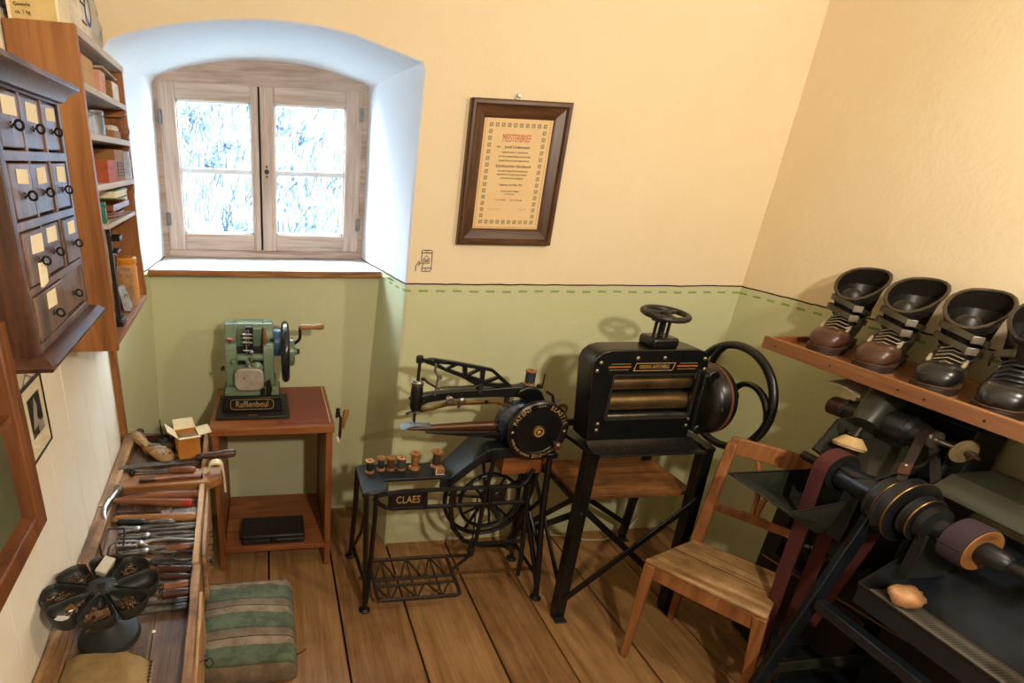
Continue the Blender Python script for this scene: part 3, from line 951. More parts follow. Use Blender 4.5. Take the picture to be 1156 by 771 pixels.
for ri, (z0, z1) in enumerate(rowsz):
    for ci, (y0, y1) in enumerate(cols if ri < 3 else [(0.022, 0.176), (0.186, 0.318)]):
        g = 0.0025; pr = rg.uniform(-0.003, 0.004)
        b = MB(); b.box(0.02, D - 0.006 + pr, y0 + g, y1 - g, z0 + 0.003, z1 - g); dr = b.build('drawer', M['drawer_wood'], dc, bevel=0.0018)
        yc = (y0 + y1) / 2 + rg.uniform(-0.002, 0.006); zc = z0 + (z1 - z0) * 0.42; xf = D - 0.006 + pr
        b = MB(); b.ring((xf + 0.0105, yc, zc), (0.25, 1, 0.05), 0.0062, 0.0019, 18, 8); b.cyl((xf - 0.002, yc, zc), (xf + 0.005, yc, zc), 0.0020, n=8); b.lathe((xf, yc, zc), (1, 0, 0), [(0.005, 0), (0.004, 0.002)], 10)
        b.build('ring_pull', M['black'], dr)
        if not (ri == 3 and ci == 1):
            pw = rg.uniform(0.024, 0.029); ph = rg.uniform(0.010, 0.0145); pz = z1 - 0.020 + rg.uniform(-0.003, 0.002)
            ty = rg.uniform(-0.05, 0.05)
            b = MB(); b.prism([(-pw, -ph), (pw * 0.95, -ph * 1.05), (pw, ph), (-pw * 0.9, ph * 0.95)], (xf + 0.0003, yc + 0.002, pz), (0, 1, ty), (0, -ty, 1), (0.0006, 0, 0)); b.build('paper_label', M['paper'], dr)
        if ri == 2 and ci == 0:
            b = MB(); b.prism([(-0.015, -0.018), (0.013, -0.014), (0.017, 0.016), (-0.010, 0.018)], (xf + 0.0004, yc - 0.001, z0 + 0.014), (0, 1, 0), (0, 0, 1), (0.004, 0, 0)); b.build('folded_note', M['paper'], dr)

# --- display frame nearest the camera
fb = wall_thing('display_case', 'shallow wooden wall case with a dull green pane at the left edge', 'case', 0.50)
X_ = 0.155; CE = 0.312
cw = wood('case_wood', '8e5a34', '744526', '4a2813', 2, 0.9, 0.45, 0.12, knots=False)
b = MB(); b.box(0.004, X_, CE - 0.036, CE, 1.198, 1.535); b.build('stile', cw, fb, bevel=0.003)
b = MB(); b.box(0.004, X_, 0.0, 0.036, 1.198, 1.535); b.build('stile', cw, fb, bevel=0.003)
b = MB(); b.box(0.004, X_, 0.036, CE - 0.036, 1.198, 1.232); b.build('bottom_rail', cw, fb, bevel=0.003)
b = MB(); b.box(0.004, X_, 0.036, CE - 0.036, 1.50, 1.535); b.build('top_rail', cw, fb, bevel=0.003)
b = MB(); b.box(0.125, 0.132, 0.036, CE - 0.036, 1.232, 1.395); b.build('green_pane', flat('dull_green_board', '5b5f45', 0.35, h2='474b38', scale=8), fb)
b = MB(); b.box(0.010, 0.016, 0.036, CE - 0.036, 1.395, 1.50); b.build('back_board', cw, fb)
b = MB(); b.box(0.03, 0.150, 0.036, CE - 0.036, 1.395, 1.405); b.build('glazing_rail', cw, fb)
b = MB(); b.cyl((0.09, CE, 1.425), (0.09, CE + 0.004, 1.425), 0.006, n=10); b.tube([(0.09, CE + 0.002, 1.425), (0.092, CE + 0.013, 1.429), (0.10, CE + 0.018, 1.421), (0.108, CE + 0.010, 1.415)], 0.0016, 6); b.build('wire_hook', M['steel'], fb)

# --- small framed photograph on the boards
pfm = wall_thing('photo_frame', 'thin black framed photograph hanging on the boarded wall', 'picture', 1.256)
b = MB(); b.plate([(-0.070, 1.100), (0.070, 1.100), (0.070, 1.278), (-0.070, 1.278)], [[(-0.065, 1.105), (0.065, 1.105), (0.065, 1.273), (-0.065, 1.273)]], (0.004, 0, 0), (0, 1, 0), (0, 0, 1), (0.007, 0, 0)); b.build('frame', M['black'], pfm, bevel=0.001)
b = MB(); b.box(0.006, 0.008, -0.065, 0.065, 1.105, 1.273); b.build('mount', M['paper'], pfm)
b = MB(); b.box(0.0085, 0.009, -0.040, 0.040, 1.150, 1.245); ph = b.build('photograph', flat('dark_photo', '3b342c', 0.4, h2='14110e', scale=45, amt=0.4), pfm)
b = MB(); b.prism([(-0.03, 1.17), (-0.012, 1.215), (0.0, 1.24), (0.012, 1.215), (0.002, 1.19), (0.02, 1.17)], (0.0092, 0, 0), (0, 1, 0), (0, 0, 1), (0.0003, 0, 0)); b.box(0.0092, 0.0096, 0.0, 0.038, 1.153, 1.175); b.build('photo_highlight', flat('photo_grey', 'b3aa9b', 0.5), ph)
b = MB(); b.box(0.0096, 0.0102, -0.065, 0.065, 1.105, 1.273); b.build('picture_glass', M['thin_glass'], pfm)
b = MB(); b.tube([(0.004, -0.03, 1.278), (0.003, 0.0, 1.296), (0.004, 0.03, 1.278)], 0.001, 6); b.build('hanger', M['steel'], pfm)

# ================================================================= WORKBENCH
Y0 = 1.5
wl_ = lambda Y: (Y - Y0) / math.cos(TH)      # world y -> along the bench


def bench_thing(name, label, cat, Y, depth, z, group=None, rz=0.0):
    return wall_thing(name, label, cat, Y, z, depth, group, rz)


wbn = wall_thing('workbench', 'long worn cobbler workbench along the boarded left wall', 'workbench', Y0)
L0, L1 = wl_(0.55), wl_(2.165)
ZT = 0.66
def uneven(b, x0, x1, y0, y1, z0, z1, amp=0.003, n=30, seed=0.0):
    """long rough timber with a wavering outline"""
    rings = []
    for i in range(n + 1):
        y = y0 + (y1 - y0) * i / n
        w = lambda a: amp * noise.noise(V((y * 9, a, seed)))
        rings.append([V((x0 + w(1), y, z0)), V((x1 + w(2), y, z0)), V((x1 + w(3), y, z1 + w(4))), V((x0 + w(5), y, z1 + w(6)))])
    b.loft(rings, cap0=True, cap1=True)
for i, (a, c_) in enumerate(((0.046, 0.140), (0.141, 0.232), (0.233, 0.318))):
    b = MB(); uneven(b, a, c_, L0, L1, ZT - 0.03, ZT, 0.0008, seed=i); b.build('top_board', M['bench_dark'], wbn, bevel=0.002)
b = MB(); uneven(b, 0.004, 0.046, L0, wl_(1.62), ZT - 0.05, 0.700, 0.003, seed=3); b.build('back_rail', M['bench_wood'], wbn, bevel=0.003)
b = MB(); uneven(b, 0.003, 0.045, wl_(1.622), L1, ZT - 0.05, 0.702, 0.003, seed=5); b.build('back_rail', M['bench_wood'], wbn, bevel=0.003)
b = MB(); uneven(b, 0.318, 0.337, wl_(1.30), wl_(1.728), ZT - 0.06, 0.697, 0.002, seed=6); b.build('front_lip', M['bench_light'], wbn, bevel=0.003)
b = MB(); uneven(b, 0.318, 0.341, L0, wl_(1.298), ZT - 0.06, 0.692, 0.003, seed=7); b.build('front_lip', M['bench_wood'], wbn, bevel=0.003)
b = MB(); uneven(b, 0.318, 0.336, wl_(1.80), L1, ZT - 0.06, 0.690, 0.002, seed=8); b.build('front_lip', M['bench_light'], wbn, bevel=0.003)
b = MB(); uneven(b, 0.341, 0.350, L0, wl_(1.20), ZT - 0.14, 0.676, 0.002, seed=9); b.build('front_board', M['bench_light'], wbn, bevel=0.002)
b = MB(); uneven(b, 0.339, 0.351, wl_(1.36), wl_(1.74), ZT - 0.16, 0.672, 0.003, seed=10); b.build('front_board', M['bench_wood'], wbn, bevel=0.002)
b = MB(); b.box(0.046, 0.318, L1 - 0.02, L1, ZT, 0.695); b.build('end_lip', M['dark_wood'], wbn, bevel=0.002)
# the raised board across the bench
b = MB(); b.prism([(0.036, wl_(1.735)), (0.355, wl_(1.735)), (0.396, wl_(1.770)), (0.396, wl_(1.838)), (0.036, wl_(1.838))], (0, 0, 0.664), (1, 0, 0), (0, 1, 0), (0, 0, 0.034)); b.build('cross_board', M['tray_wood'], wbn, bevel=0.004)
b = MB(); b.box(0.046, 0.318, wl_(1.74), wl_(1.80), ZT, 0.664); b.build('cross_support', M['tray_wood'], wbn)
# underneath: drawer case and legs
b = MB(); b.box(0.06, 0.326, L0 + 0.02, wl_(1.72), 0.49, ZT - 0.031); b.build('drawer_case', M['bench_dark'], wbn, bevel=0.003)
for i, (a, c_) in enumerate(((L0 + 0.03, wl_(0.9)), (wl_(0.92), wl_(1.28)), (wl_(1.30), wl_(1.70)))):
    b = MB(); b.box(0.327, 0.338, a, c_, 0.49, 0.595); dr = b.build('drawer', M['bench_wood'], wbn, bevel=0.002)
    b = MB(); b.lathe((0.338, (a + c_) / 2, 0.54), (1, 0, 0), [(0.006, 0), (0.006, 0.008), (0.012, 0.012), (0.010, 0.02), (0.0, 0.022)], 12); b.build('knob', M['iron'], dr)
for y in (L0 + 0.05, wl_(1.655), L1 - 0.04):
    for x in (0.03, 0.30):
        b = MB(); b.box(x - 0.022, x + 0.022, y - 0.022, y + 0.022, 0, ZT - 0.031); b.build('leg', M['bench_wood'], wbn, bevel=0.003)
for y in (wl_(1.42), wl_(1.50), wl_(1.57)):
    b = MB(); b.tube([(0.350, y, 0.60), (0.362, y, 0.602), (0.368, y, 0.592), (0.364, y, 0.582), (0.355, y + 0.002, 0.58)], 0.0017, 6); b.build('wire_hook', M['iron'], wbn)
b = MB(); b.tube([(0.348, wl_(0.98), 0.655), (0.362, wl_(0.985), 0.66), (0.376, wl_(0.99), 0.655), (0.382, wl_(0.985), 0.642), (0.372, wl_(0.98), 0.635), (0.36, wl_(0.99), 0.64)], 0.0018, 6); b.build('wire_hook', M['iron'], wbn)

TZ = ZT + 0.001
handle = wood('tool_handle_wood', '9a6338', '7b4926', '452612', 0, 2.0, 0.4, 0.1, knots=False)
handle_dark = wood('dark_tool_handle', '5c3826', '452719', '24130c', 0, 2.0, 0.35, 0.1, knots=False)
handle_pale = wood('pale_tool_handle', 'b78550', '9c6a3c', '6b421f', 0, 2.0, 0.45, 0.1, knots=False)
tool_steel = flat('dark_tool_steel', '7a746b', 0.36, 0.8, '423d38', 60, 0.9)
redpaint = flat('red_paint', 'a0341f', 0.5)


def tool(name, label, cat, Ya, da, Yb, db, z=TZ, group=None):
    """tool lying on the bench from (Ya, depth da) to (Yb, depth db): its x runs along it; returns thing and length"""
    a = V((da, wl_(Ya), 0)); c_ = V((db, wl_(Yb), 0)); d = c_ - a
    t = wall_thing(name, label, cat, Y0, 0)
    rot = math.atan2(d.y, d.x)
    base = Matrix.Rotation(TH, 4, 'Z'); p = V((lwx(Y0), Y0, 0)) + base @ a
    t.location = (p.x, p.y, z); t.rotation_euler = (0, 0, TH + rot); t.scale = (1, 1.28, 1.22)
    return t, d.length


def lath(b, x0, prof, z, y=0.0, n=12, sq=1.0):
    b.lathe((x0, y, z), (1, 0, 0), [(r, x) for x, r in prof], n)
    return b


# long knife across the cross board
t, L = tool('long_knife', 'long steel blade with a dark turned handle across the raised board', 'knife', 1.868, 0.025, 1.905, 0.447, 0.6995)
b = MB(); b.prism([(0, -0.010), (0.285, -0.013), (0.285, 0.013), (0, 0.012)], (0, 0, 0), (1, 0, 0), (0, 1, 0), (0, 0, 0.004)); b.build('blade', tool_steel, t, bevel=0.001)
b = MB(); lath(b, 0.275, [(0, 0.006), (0.002, 0.010), (0.022, 0.011), (0.024, 0.009)], 0.0105); b.build('ferrule', M['black_worn'], t)
b = MB(); lath(b, 0.299, [(0, 0.009), (0.03, 0.0105), (0.075, 0.013), (0.105, 0.0145), (0.12, 0.013), (0.126, 0.007)], 0.0145); b.build('handle', handle_dark, t)
# welt roller: two rods and a handle
t, L = tool('edge_tool', 'two pronged iron edge tool with a short brown handle on the board', 'tool', 1.818, 0.082, 1.806, 0.300, 0.6985)
b = MB()
for y in (-0.007, 0.007): b.cyl((0.005, y, 0.006), (0.13, y * 0.5, 0.006), 0.0028, n=8)
b.build('prongs', tool_steel, t)
b = MB(); b.lathe((0, -0.016, 0.011), (0, 1, 0), [(0.004, 0), (0.010, 0.004), (0.006, 0.009), (0.011, 0.014), (0.010, 0.02), (0.006, 0.026), (0.006, 0.032)], 12); b.build('roller', M['iron'], t)
b = MB(); lath(b, 0.125, [(0, 0.006), (0.012, 0.009), (0.03, 0.010), (0.06, 0.0092), (0.085, 0.0105), (0.095, 0.006)], 0.0105); b.build('handle', handle, t)
t, L = tool('marking_knife', 'slim dark knife with brown handle behind the two pronged tool', 'knife', 1.838, 0.165, 1.828, 0.285, 0.6985)
b = MB(); b.box(0, 0.055, -0.003, 0.003, 0.0, 0.004); b.build('blade', tool_steel, t)
b = MB(); lath(b, 0.05, [(0, 0.004), (0.01, 0.006), (0.06, 0.006), (0.07, 0.003)], 0.0062); b.build('handle', handle_dark, t)
t, L = tool('sharpening_stick', 'flat brown stick with a dark end at the front of the board', 'stick', 1.765, 0.112, 1.768, 0.330, 0.6985)
b = MB(); b.box(0.05, L - 0.005, -0.007, 0.007, 0, 0.010); b.build('handle', handle, t, bevel=0.002)
b = MB(); b.box(0, 0.055, -0.008, 0.008, 0, 0.011); b.build('ferrule', handle_dark, t, bevel=0.002)
b = MB(); b.box(L - 0.007, L, -0.0075, 0.0075, 0.0, 0.0105); b.build('end_cap', M['iron'], t, bevel=0.001)
# curled pale leather strip hanging over the corner
t = bench_thing('leather_curl', 'curled strip of pale leather hanging over the board corner', 'leather', 1.80, 0.355, 0.6985)
pts = []
for i in range(15):
    a = R(195 - 195 * i / 14); pts.append((0.02 + 0.024 * math.cos(a), 0.0, 0.022 + 0.022 * math.sin(a) * 0.9))
pts = [(-0.02, 0, 0.004)] + pts + [(0.048, 0.0, -0.02), (0.049, 0.0, -0.06), (0.050, -0.004, -0.085)]
b = MB(); rings = []
for i, p in enumerate(pts):
    q = V(pts[min(i + 1, len(pts) - 1)]) - V(pts[max(i - 1, 0)]); nrm = V((-q.z, 0, q.x)).normalized() * 0.0035; wdt = 0.016 if i < 15 else 0.006
    p = V(p); rings.append([p + V((0, -wdt, 0)) - nrm, p + V((0, wdt, 0)) - nrm, p + V((0, wdt, 0)) + nrm, p + V((0, -wdt, 0)) + nrm])
b.loft(rings, cap0=True, cap1=True); b.build('strip', flat('pale_leather', 'ddc9a4', 0.7, h2='c9b184', scale=30), t, smooth=60)

# rasps and wooden handles
t, L = tool('rasp_handle', 'thin dark wooden rod at the back of the tool row', 'stick', 1.722, 0.055, 1.715, 0.305)
b = MB(); lath(b, 0, [(0, 0.004), (0.004, 0.0075), (0.12, 0.008), (L - 0.02, 0.007), (L, 0.005)], 0.0085); b.build('rod', handle_dark, t)
t, L = tool('burnishing_stick', 'thick turned dark wooden burnisher behind the hammer', 'stick', 1.690, 0.052, 1.682, 0.316)
b = MB(); lath(b, 0, [(0, 0.004), (0.03, 0.008), (0.09, 0.014), (0.15, 0.0165), (0.21, 0.014), (0.25, 0.012), (0.255, 0.0135), (L, 0.0125)], 0.017, n=14); b.build('handle', handle, t)
b = MB(); lath(b, 0.248, [(0, 0.0140), (0.006, 0.0140)], 0.017, n=14); b.build('band', M['brass'], t)
# hammer with a round face and a curved claw
t, L = tool('cobbler_hammer', 'cobbler hammer with a round steel head and red tipped handle', 'hammer', 1.650, 0.040, 1.600, 0.290, 0.686)
b = MB(); lath(b, 0.01, [(0, 0.007), (0.06, 0.0085), (0.14, 0.010), (0.2, 0.011), (0.225, 0.0115)], 0.013); b.build('handle', handle, t)
b = MB(); lath(b, 0.234, [(0, 0.0115), (0.03, 0.012), (0.034, 0.009)], 0.013); b.build('handle_tip', redpaint, t)
b = MB(); b.lathe((0.0, 0.055, 0.016), (0, -1, 0), [(0.0155, 0), (0.017, 0.003), (0.016, 0.008), (0.010, 0.014), (0.008, 0.022), (0.010, 0.034), (0.011, 0.062)], 16)
pts = [(0.0, 0.012, 0.015), (-0.003, -0.015, 0.016), (-0.001, -0.04, 0.016), (0.008, -0.062, 0.013), (0.022, -0.08, 0.008)]
b.tube(pts, 0.01, 10, rs=[0.011, 0.011, 0.010, 0.008, 0.004]); b.build('head', M['steel'], t)
t, L = tool('hammer_handle', 'plain pale wooden hammer handle in front of the hammer', 'handle', 1.585, 0.060, 1.556, 0.316)
b = MB(); lath(b, 0, [(0, 0.006), (0.02, 0.008), (0.12, 0.009), (0.2, 0.0115), (L - 0.004, 0.012), (L, 0.010)], 0.0125); b.build('handle', handle_pale, t)
t, L = tool('hammer_handle', 'darker wooden handle half under the hammer', 'handle', 1.612, 0.060, 1.590, 0.200)
b = MB(); lath(b, 0, [(0, 0.006), (0.05, 0.008), (L, 0.009)], 0.0095); b.build('handle', handle_dark, t)
t, L = tool('burnishing_knife', 'black handled knife with a short dull blade', 'knife', 1.562, 0.072, 1.545, 0.250)
b = MB(); lath(b, 0, [(0, 0.007), (0.004, 0.010), (0.07, 0.0095), (0.085, 0.006)], 0.0105); b.build('handle', M['black'], t)
b = MB(); lath(b, 0.085, [(0, 0.004), (0.02, 0.005), (0.05, 0.0085), (0.085, 0.007), (0.095, 0.003)], 0.0087, n=10); b.build('blade', tool_steel, t)


def pliers(name, label, Ya, da, Yb, db, jaw=0.0, spread=0.012, m=None, hm=None, kind=0, z=TZ):
    """two crossed levers on a rivet"""
    t, L = tool(name, label, 'pliers', Ya, da, Yb, db, z)
    m = m or tool_steel
    for s in (1, -1):
        b = MB()
        if kind == 0:      # lasting pincers: wide beak
            b.prism([(0.0, 0.0008), (0.0, 0.014), (0.012, 0.017), (0.035, 0.010), (0.055, 0.006), (0.055, 0.0008)], (0, 0, 0.004), (1, 0, 0), (0, s, 0), (0, 0, 0.010))
            pts = [(0.045, s * 0.006, 0.009), (0.065, -s * 0.002, 0.009), (0.09, -s * spread, 0.009), (0.14, -s * spread * 1.1, 0.008), (L - 0.01, -s * spread * 0.8, 0.007), (L, -s * spread * 0.9, 0.007)]
            b.tube(pts, 0.005, 8, rs=[0.006, 0.0065, 0.005, 0.0048, 0.0052, 0.003])
        elif kind == 1:    # long flat nose
            b.prism([(0.0, 0.0008), (0.0, 0.007), (0.05, 0.009), (0.075, 0.010), (0.075, 0.0008)], (0, 0, 0.003), (1, 0, 0), (0, s, 0), (0, 0, 0.009))
            pts = [(0.065, s * 0.006, 0.008), (0.085, -s * 0.002, 0.008), (0.115, -s * spread, 0.008), (0.17, -s * spread, 0.007), (L, -s * spread * 0.6, 0.007)]
            b.tube(pts, 0.005, 8, rs=[0.006, 0.0062, 0.0048, 0.005, 0.004])
        else:              # punch pliers
            b.prism([(0.0, 0.004), (0.0, 0.013), (0.05, 0.013), (0.065, 0.007), (0.065, 0.001), (0.05, 0.004)], (0, 0, 0.002), (1, 0, 0), (0, s, 0), (0, 0, 0.012))
            pts = [(0.055, s * 0.006, 0.008), (0.075, -s * 0.003, 0.008), (0.10, -s * spread, 0.008), (0.15, -s * spread * 1.2, 0.007), (L, -s * spread * 0.8, 0.007)]
            b.tube(pts, 0.006, 8, rs=[0.006, 0.007, 0.0052, 0.0055, 0.004])
        b.build('lever', m if hm is None or s > 0 else hm, t, bevel=0.0008 if kind != 9 else 0)
    b = MB(); px = 0.055 if kind == 0 else (0.078 if kind == 1 else 0.068)
    b.lathe((px, 0, 0.003), (0, 0, 1), [(0.009, 0), (0.010, 0.002), (0.010, 0.011), (0.006, 0.013), (0.0, 0.0135)], 12); b.build('rivet', M['steel'], t)
    if kind == 2:
        b = MB()
        for i in range(3): b.cyl((0.012 + 0.012 * i, 0.004, 0.008), (0.012 + 0.012 * i, -0.003, 0.008), 0.003, n=8)
        b.build('punch_tubes', M['steel'], t)
    return t


pliers('lasting_pincers', 'dark pincers with a wide toothed beak, nearest the black handled knife', 1.518, 0.082, 1.516, 0.322, kind=0, spread=0.008)
pliers('pincers', 'long slim dark pincers in front of the wide beaked pair', 1.484, 0.092, 1.470, 0.320, kind=1, spread=0.009)
pliers('punch_pliers', 'steel punch pliers with a square head near the wire hooks', 1.448, 0.088, 1.425, 0.318, kind=2, spread=0.014, m=M['steel'])
pliers('flat_nose_pliers', 'flat nosed pliers with thick jaws in front of the punch pliers', 1.402, 0.098, 1.404, 0.262, kind=1, spread=0.010)
t, L = tool('wooden_awl', 'short awl with a brown wooden handle beside the flat pliers', 'awl', 1.396, 0.185, 1.408, 0.316, TZ + 0.0)
b = MB(); b.cyl((0, 0, 0.008), (0.055, 0, 0.008), 0.001, 0.003, n=8); b.build('blade', tool_steel, t)
b = MB(); lath(b, 0.05, [(0, 0.004), (0.01, 0.008), (0.05, 0.0095), (0.075, 0.0075), (L - 0.05, 0.005)], 0.0098); b.build('handle', handle, t)
# scissors
t, L = tool('tailor_scissors', 'large dark scissors with oval handle loops', 'scissors', 1.372, 0.098, 1.335, 0.318)
for s in (1, -1):
    b = MB(); b.prism([(0, 0.0005), (0.03, 0.006), (0.085, 0.009), (0.10, 0.006), (0.10, -0.001)], (0, 0, 0.003 + 0.003 * (s > 0)), (1, 0, 0), (0, s, 0), (0, 0, 0.0028)); bl = b.build('blade', M['steel'], t, bevel=0.0005)
    b = MB(); b.tube([(0.09, s * 0.004, 0.006), (0.11, -s * 0.006, 0.0065), (0.15, -s * 0.009, 0.0065), (0.165, -s * 0.011, 0.0065)], 0.005, 8)
    lp = [(0.19 + 0.034 * math.cos(a), -s * 0.020 + 0.016 * math.sin(a), 0.0065) for a in [2 * PI * i / 24 for i in range(24)]]
    b.tube(lp, 0.0038, 8, closed=True); b.build('handle_loop', M['black_worn'], t)
b = MB(); b.lathe((0.092, 0, 0.0), (0, 0, 1), [(0.007, 0), (0.008, 0.009), (0.004, 0.012), (0, 0.012)], 12); b.build('screw', M['steel'], t)
# the row of handles in front
rowspec = [('awl', 'dark turned awl with a pointed blade in front of the scissors', 1.322, 0.175, 1.300, 0.316, handle_dark, 0.0095),
           ('awl', 'very dark awl lying second in front of the scissors', 1.290, 0.19, 1.268, 0.316, handle_dark, 0.0085),
           ('iron_rasp', 'grey iron rasp lying between the dark awls and the pale handle', 1.256, 0.19, 1.252, 0.314, None, 0.006),
           ('awl', 'awl with a reddish tan handle in the front row', 1.232, 0.20, 1.236, 0.314, handle, 0.0105),
           ('awl', 'dark handled awl between the tan handle and the two smoothing irons', 1.206, 0.20, 1.206, 0.316, handle_dark, 0.0105),
           ('smoothing_iron', 'curved dark smoothing iron, second from the front of the tool row', 1.180, 0.20, 1.181, 0.316, None, 0.007),
           ('smoothing_iron', 'broad dark smoothing iron, frontmost of the tool row', 1.148, 0.19, 1.156, 0.317, None, 0.008)]
for nm, lab, Ya, da, Yb, db, hm, r in rowspec:
    t, L = tool(nm, lab, 'awl' if nm == 'awl' else 'tool', Ya, da, Yb, db)
    if hm:
        b = MB(); b.tube([(0, 0.004, r), (0.015, 0.001, r), (0.045, 0, r)], 0.0025, 8, rs=[0.0008, 0.002, 0.003]); b.build('blade', tool_steel, t)
        b = MB(); lath(b, 0.042, [(0, 0.005), (0.006, r * 0.95), (0.03, r * 0.85), (L - 0.062, r), (L - 0.045, r * 0.8), (L - 0.042, r * 0.3)], r + 0.0005); b.build('handle', hm, t)
    else:
        b = MB(); b.tube([(0, 0, r), (0.03, 0.003, r), (L * 0.5, 0.001, r), (L - 0.04, 0, r)], r, 10, rs=[r * 0.5, r * 0.9, r * 0.7, r * 0.9]); b.build('bar', tool_steel, t)
        b = MB(); lath(b, L - 0.045, [(0, r * 0.9), (0.01, r * 1.05), (0.038, r), (0.045, r * 0.4)], r * 1.06); b.build('handle', M['black_worn'], t)
# bent wire clamp and block beside the rail
t = bench_thing('wire_frame', 'bent black wire frame standing by the back rail', 'wire', 1.43, 0.062, TZ)
b = MB(); b.tube([(-0.008, -0.03, 0.003), (-0.008, -0.03, 0.05), (0.0, 0.04, 0.055), (0.045, 0.045, 0.05), (0.048, 0.04, 0.035), (0.046, -0.02, 0.004)], 0.003, 8); b.build('wire', M['black_worn'], t)
b = MB(); b.tube([(0.012, -0.06, 0.004), (0.015, -0.03, 0.04), (0.03, -0.015, 0.045), (0.036, -0.03, 0.03), (0.036, -0.07, 0.004)], 0.0025, 8); b.build('wire_loop', M['black_worn'], t)
b = MB(); b.box(-0.014, 0.014, -0.03, 0.03, 0, 0.02)
wtag(b, 'wooden_block', M['tray_wood'], 'small pale wooden block between back rail and nail tray', 'block', 1.335, TZ, 0.066, bevel=0.003)
b = MB(); b.ball((0, 0, 0.009), 0.015, (1.2, 0.9, 0.6))
wtag(b, 'wax_lump', flat('brown_wax', 'a07a45', 0.5), 'lump of brown wax beside the hammer head', 'wax', 1.585, TZ, 0.064)
b = MB(); b.lathe((0, 0, 0), (0, 0, 1), [(0.004, 0), (0.005, 0.001), (0.003, 0.002)], 10)
wtag(b, 'pale_bead', M['paper'], 'small pale bead lying on the bare bench top', 'bead', 1.09, TZ, 0.235)

# --- back corner: last with holes, oil can, carton of pegs
t = bench_thing('shoe_last', 'wooden shoe last with drilled holes in its sole', 'shoe last', 2.0, 0.142, TZ)
b = MB(); rings = []
prof = [(-0.155, 0.008, 0.012, 0.048), (-0.150, 0.017, 0.018, 0.052), (-0.135, 0.022, 0.022, 0.050), (-0.110, 0.019, 0.020, 0.038), (-0.080, 0.018, 0.018, 0.030), (-0.055, 0.022, 0.022, 0.030), (-0.03, 0.030, 0.026, 0.032), (0.0, 0.037, 0.027, 0.033), (0.03, 0.039, 0.024, 0.031), (0.055, 0.034, 0.019, 0.027), (0.075, 0.022, 0.013, 0.022), (0.083, 0.006, 0.006, 0.018)]
lax = V((0.55, -0.83, 0)); lay = V((0.83, 0.55, 0))
for x, w_, h_, zc in prof:
    rr = []
    for k_ in range(16):
        a = 2 * PI * k_ / 16; yy = w_ * math.cos(a); zz = h_ * math.sin(a)
        if zz > 0 and x > -0.07: zz *= 0.62
        p = lax * x + lay * (yy + 0.012 * math.sin((x + 0.05) * 14)); rr.append(V((p.x, p.y, max(0.001, zc + zz))))
    rings.append(rr)
b.loft(rings, cap0=True, cap1=True); b.build('last_body', wood('last_beech', 'c3a070', 'a98552', '6f5230', 0, 1.5, 0.45, 0.1, dirt=0.3, knots=False), t, smooth=70)
b = MB()
for x, yy in ((-0.03, 0.008), (-0.012, -0.018), (-0.008, 0.02), (0.010, 0.0), (0.02, 0.022), (0.026, -0.02), (0.04, 0.008), (0.052, -0.008), (0.035, -0.004), (0.058, 0.014), (0.0, 0.008)):
    p = lax * x + lay * (yy + 0.012 * math.sin((x + 0.05) * 14)); zt = 0.033 + 0.62 * 0.026 * math.sqrt(max(0.05, 1 - (yy / 0.038) ** 2)) - (0.002 if x < 0.03 else 0.006)
    b = MB(); b.cyl((p.x, p.y, zt - 0.006), (p.x, p.y, zt + 0.0015), 0.0027, n=8); b.build('peg_hole', M['ink'], t)
b = MB(); p = lax * -0.02; b.ball((p.x, p.y + 0.012, 0.0475), 0.019, (1.3, 0.8, 0.15)); b.build('worn_patch', flat('grey_leather_patch', '5d5247', 0.6), t)
t = bench_thing('wooden_last', 'second dark wooden last behind the drilled one', 'shoe last', 2.10, 0.072, TZ)
b = MB(); b.tube([(0.03, -0.08, 0.02), (0.015, -0.03, 0.03), (0.0, 0.015, 0.045), (-0.006, 0.035, 0.05)], 0.02, 12, rs=[0.010, 0.018, 0.017, 0.012]); b.build('last_body', handle, t)
b = MB(); b.ball((-0.008, 0.04, 0.055), 0.017, (1, 1, 0.9)); b.build('last_knob', handle_dark, t)
t = bench_thing('oil_can', 'dark oil can with a long thin upright spout', 'oil can', 2.10, 0.155, TZ)
b = MB(); b.lathe((0, 0, 0), (0, 0, 1), [(0.030, 0), (0.034, 0.004), (0.032, 0.02), (0.02, 0.034), (0.008, 0.040), (0.006, 0.048)], 18); b.build('can_body', flat('dark_blue_tin', '2b3438', 0.35, 0.4, '1a1d1c', 30), t)
b = MB(); b.cyl((0, 0, 0.046), (-0.004, 0.004, 0.125), 0.0042, 0.0014, 8); b.build('spout', M['black_worn'], t)
t = bench_thing('small_bottle', 'small bottle with a dark red cap behind the open carton', 'bottle', 2.085, 0.205, TZ)
b = MB(); b.lathe((0, 0, 0), (0, 0, 1), [(0.018, 0), (0.02, 0.004), (0.02, 0.055), (0.010, 0.068), (0.009, 0.075)], 16); b.build('bottle_body', flat('brown_bottle_glass', '3c2416', 0.15), t)
b = MB(); b.lathe((0, 0, 0.072), (0, 0, 1), [(0.013, 0), (0.014, 0.003), (0.013, 0.022), (0.010, 0.024)], 14); b.build('bottle_cap', flat('wine_red_cap', '4a1420', 0.35), t)
t = bench_thing('lacquer_pot', 'dark lidded pot beside the open carton', 'pot', 2.06, 0.185, TZ)
b = MB(); b.lathe((0, 0, 0), (0, 0, 1), [(0.018, 0), (0.021, 0.003), (0.02, 0.02), (0.017, 0.026)], 14); b.build('pot_body', M['iron'], t)
b = MB(); b.lathe((0, 0, 0.024), (0, 0, 1), [(0.019, 0), (0.019, 0.005), (0.004, 0.008), (0.004, 0.013), (0, 0.014)], 14); b.build('pot_lid', M['brass'], t)
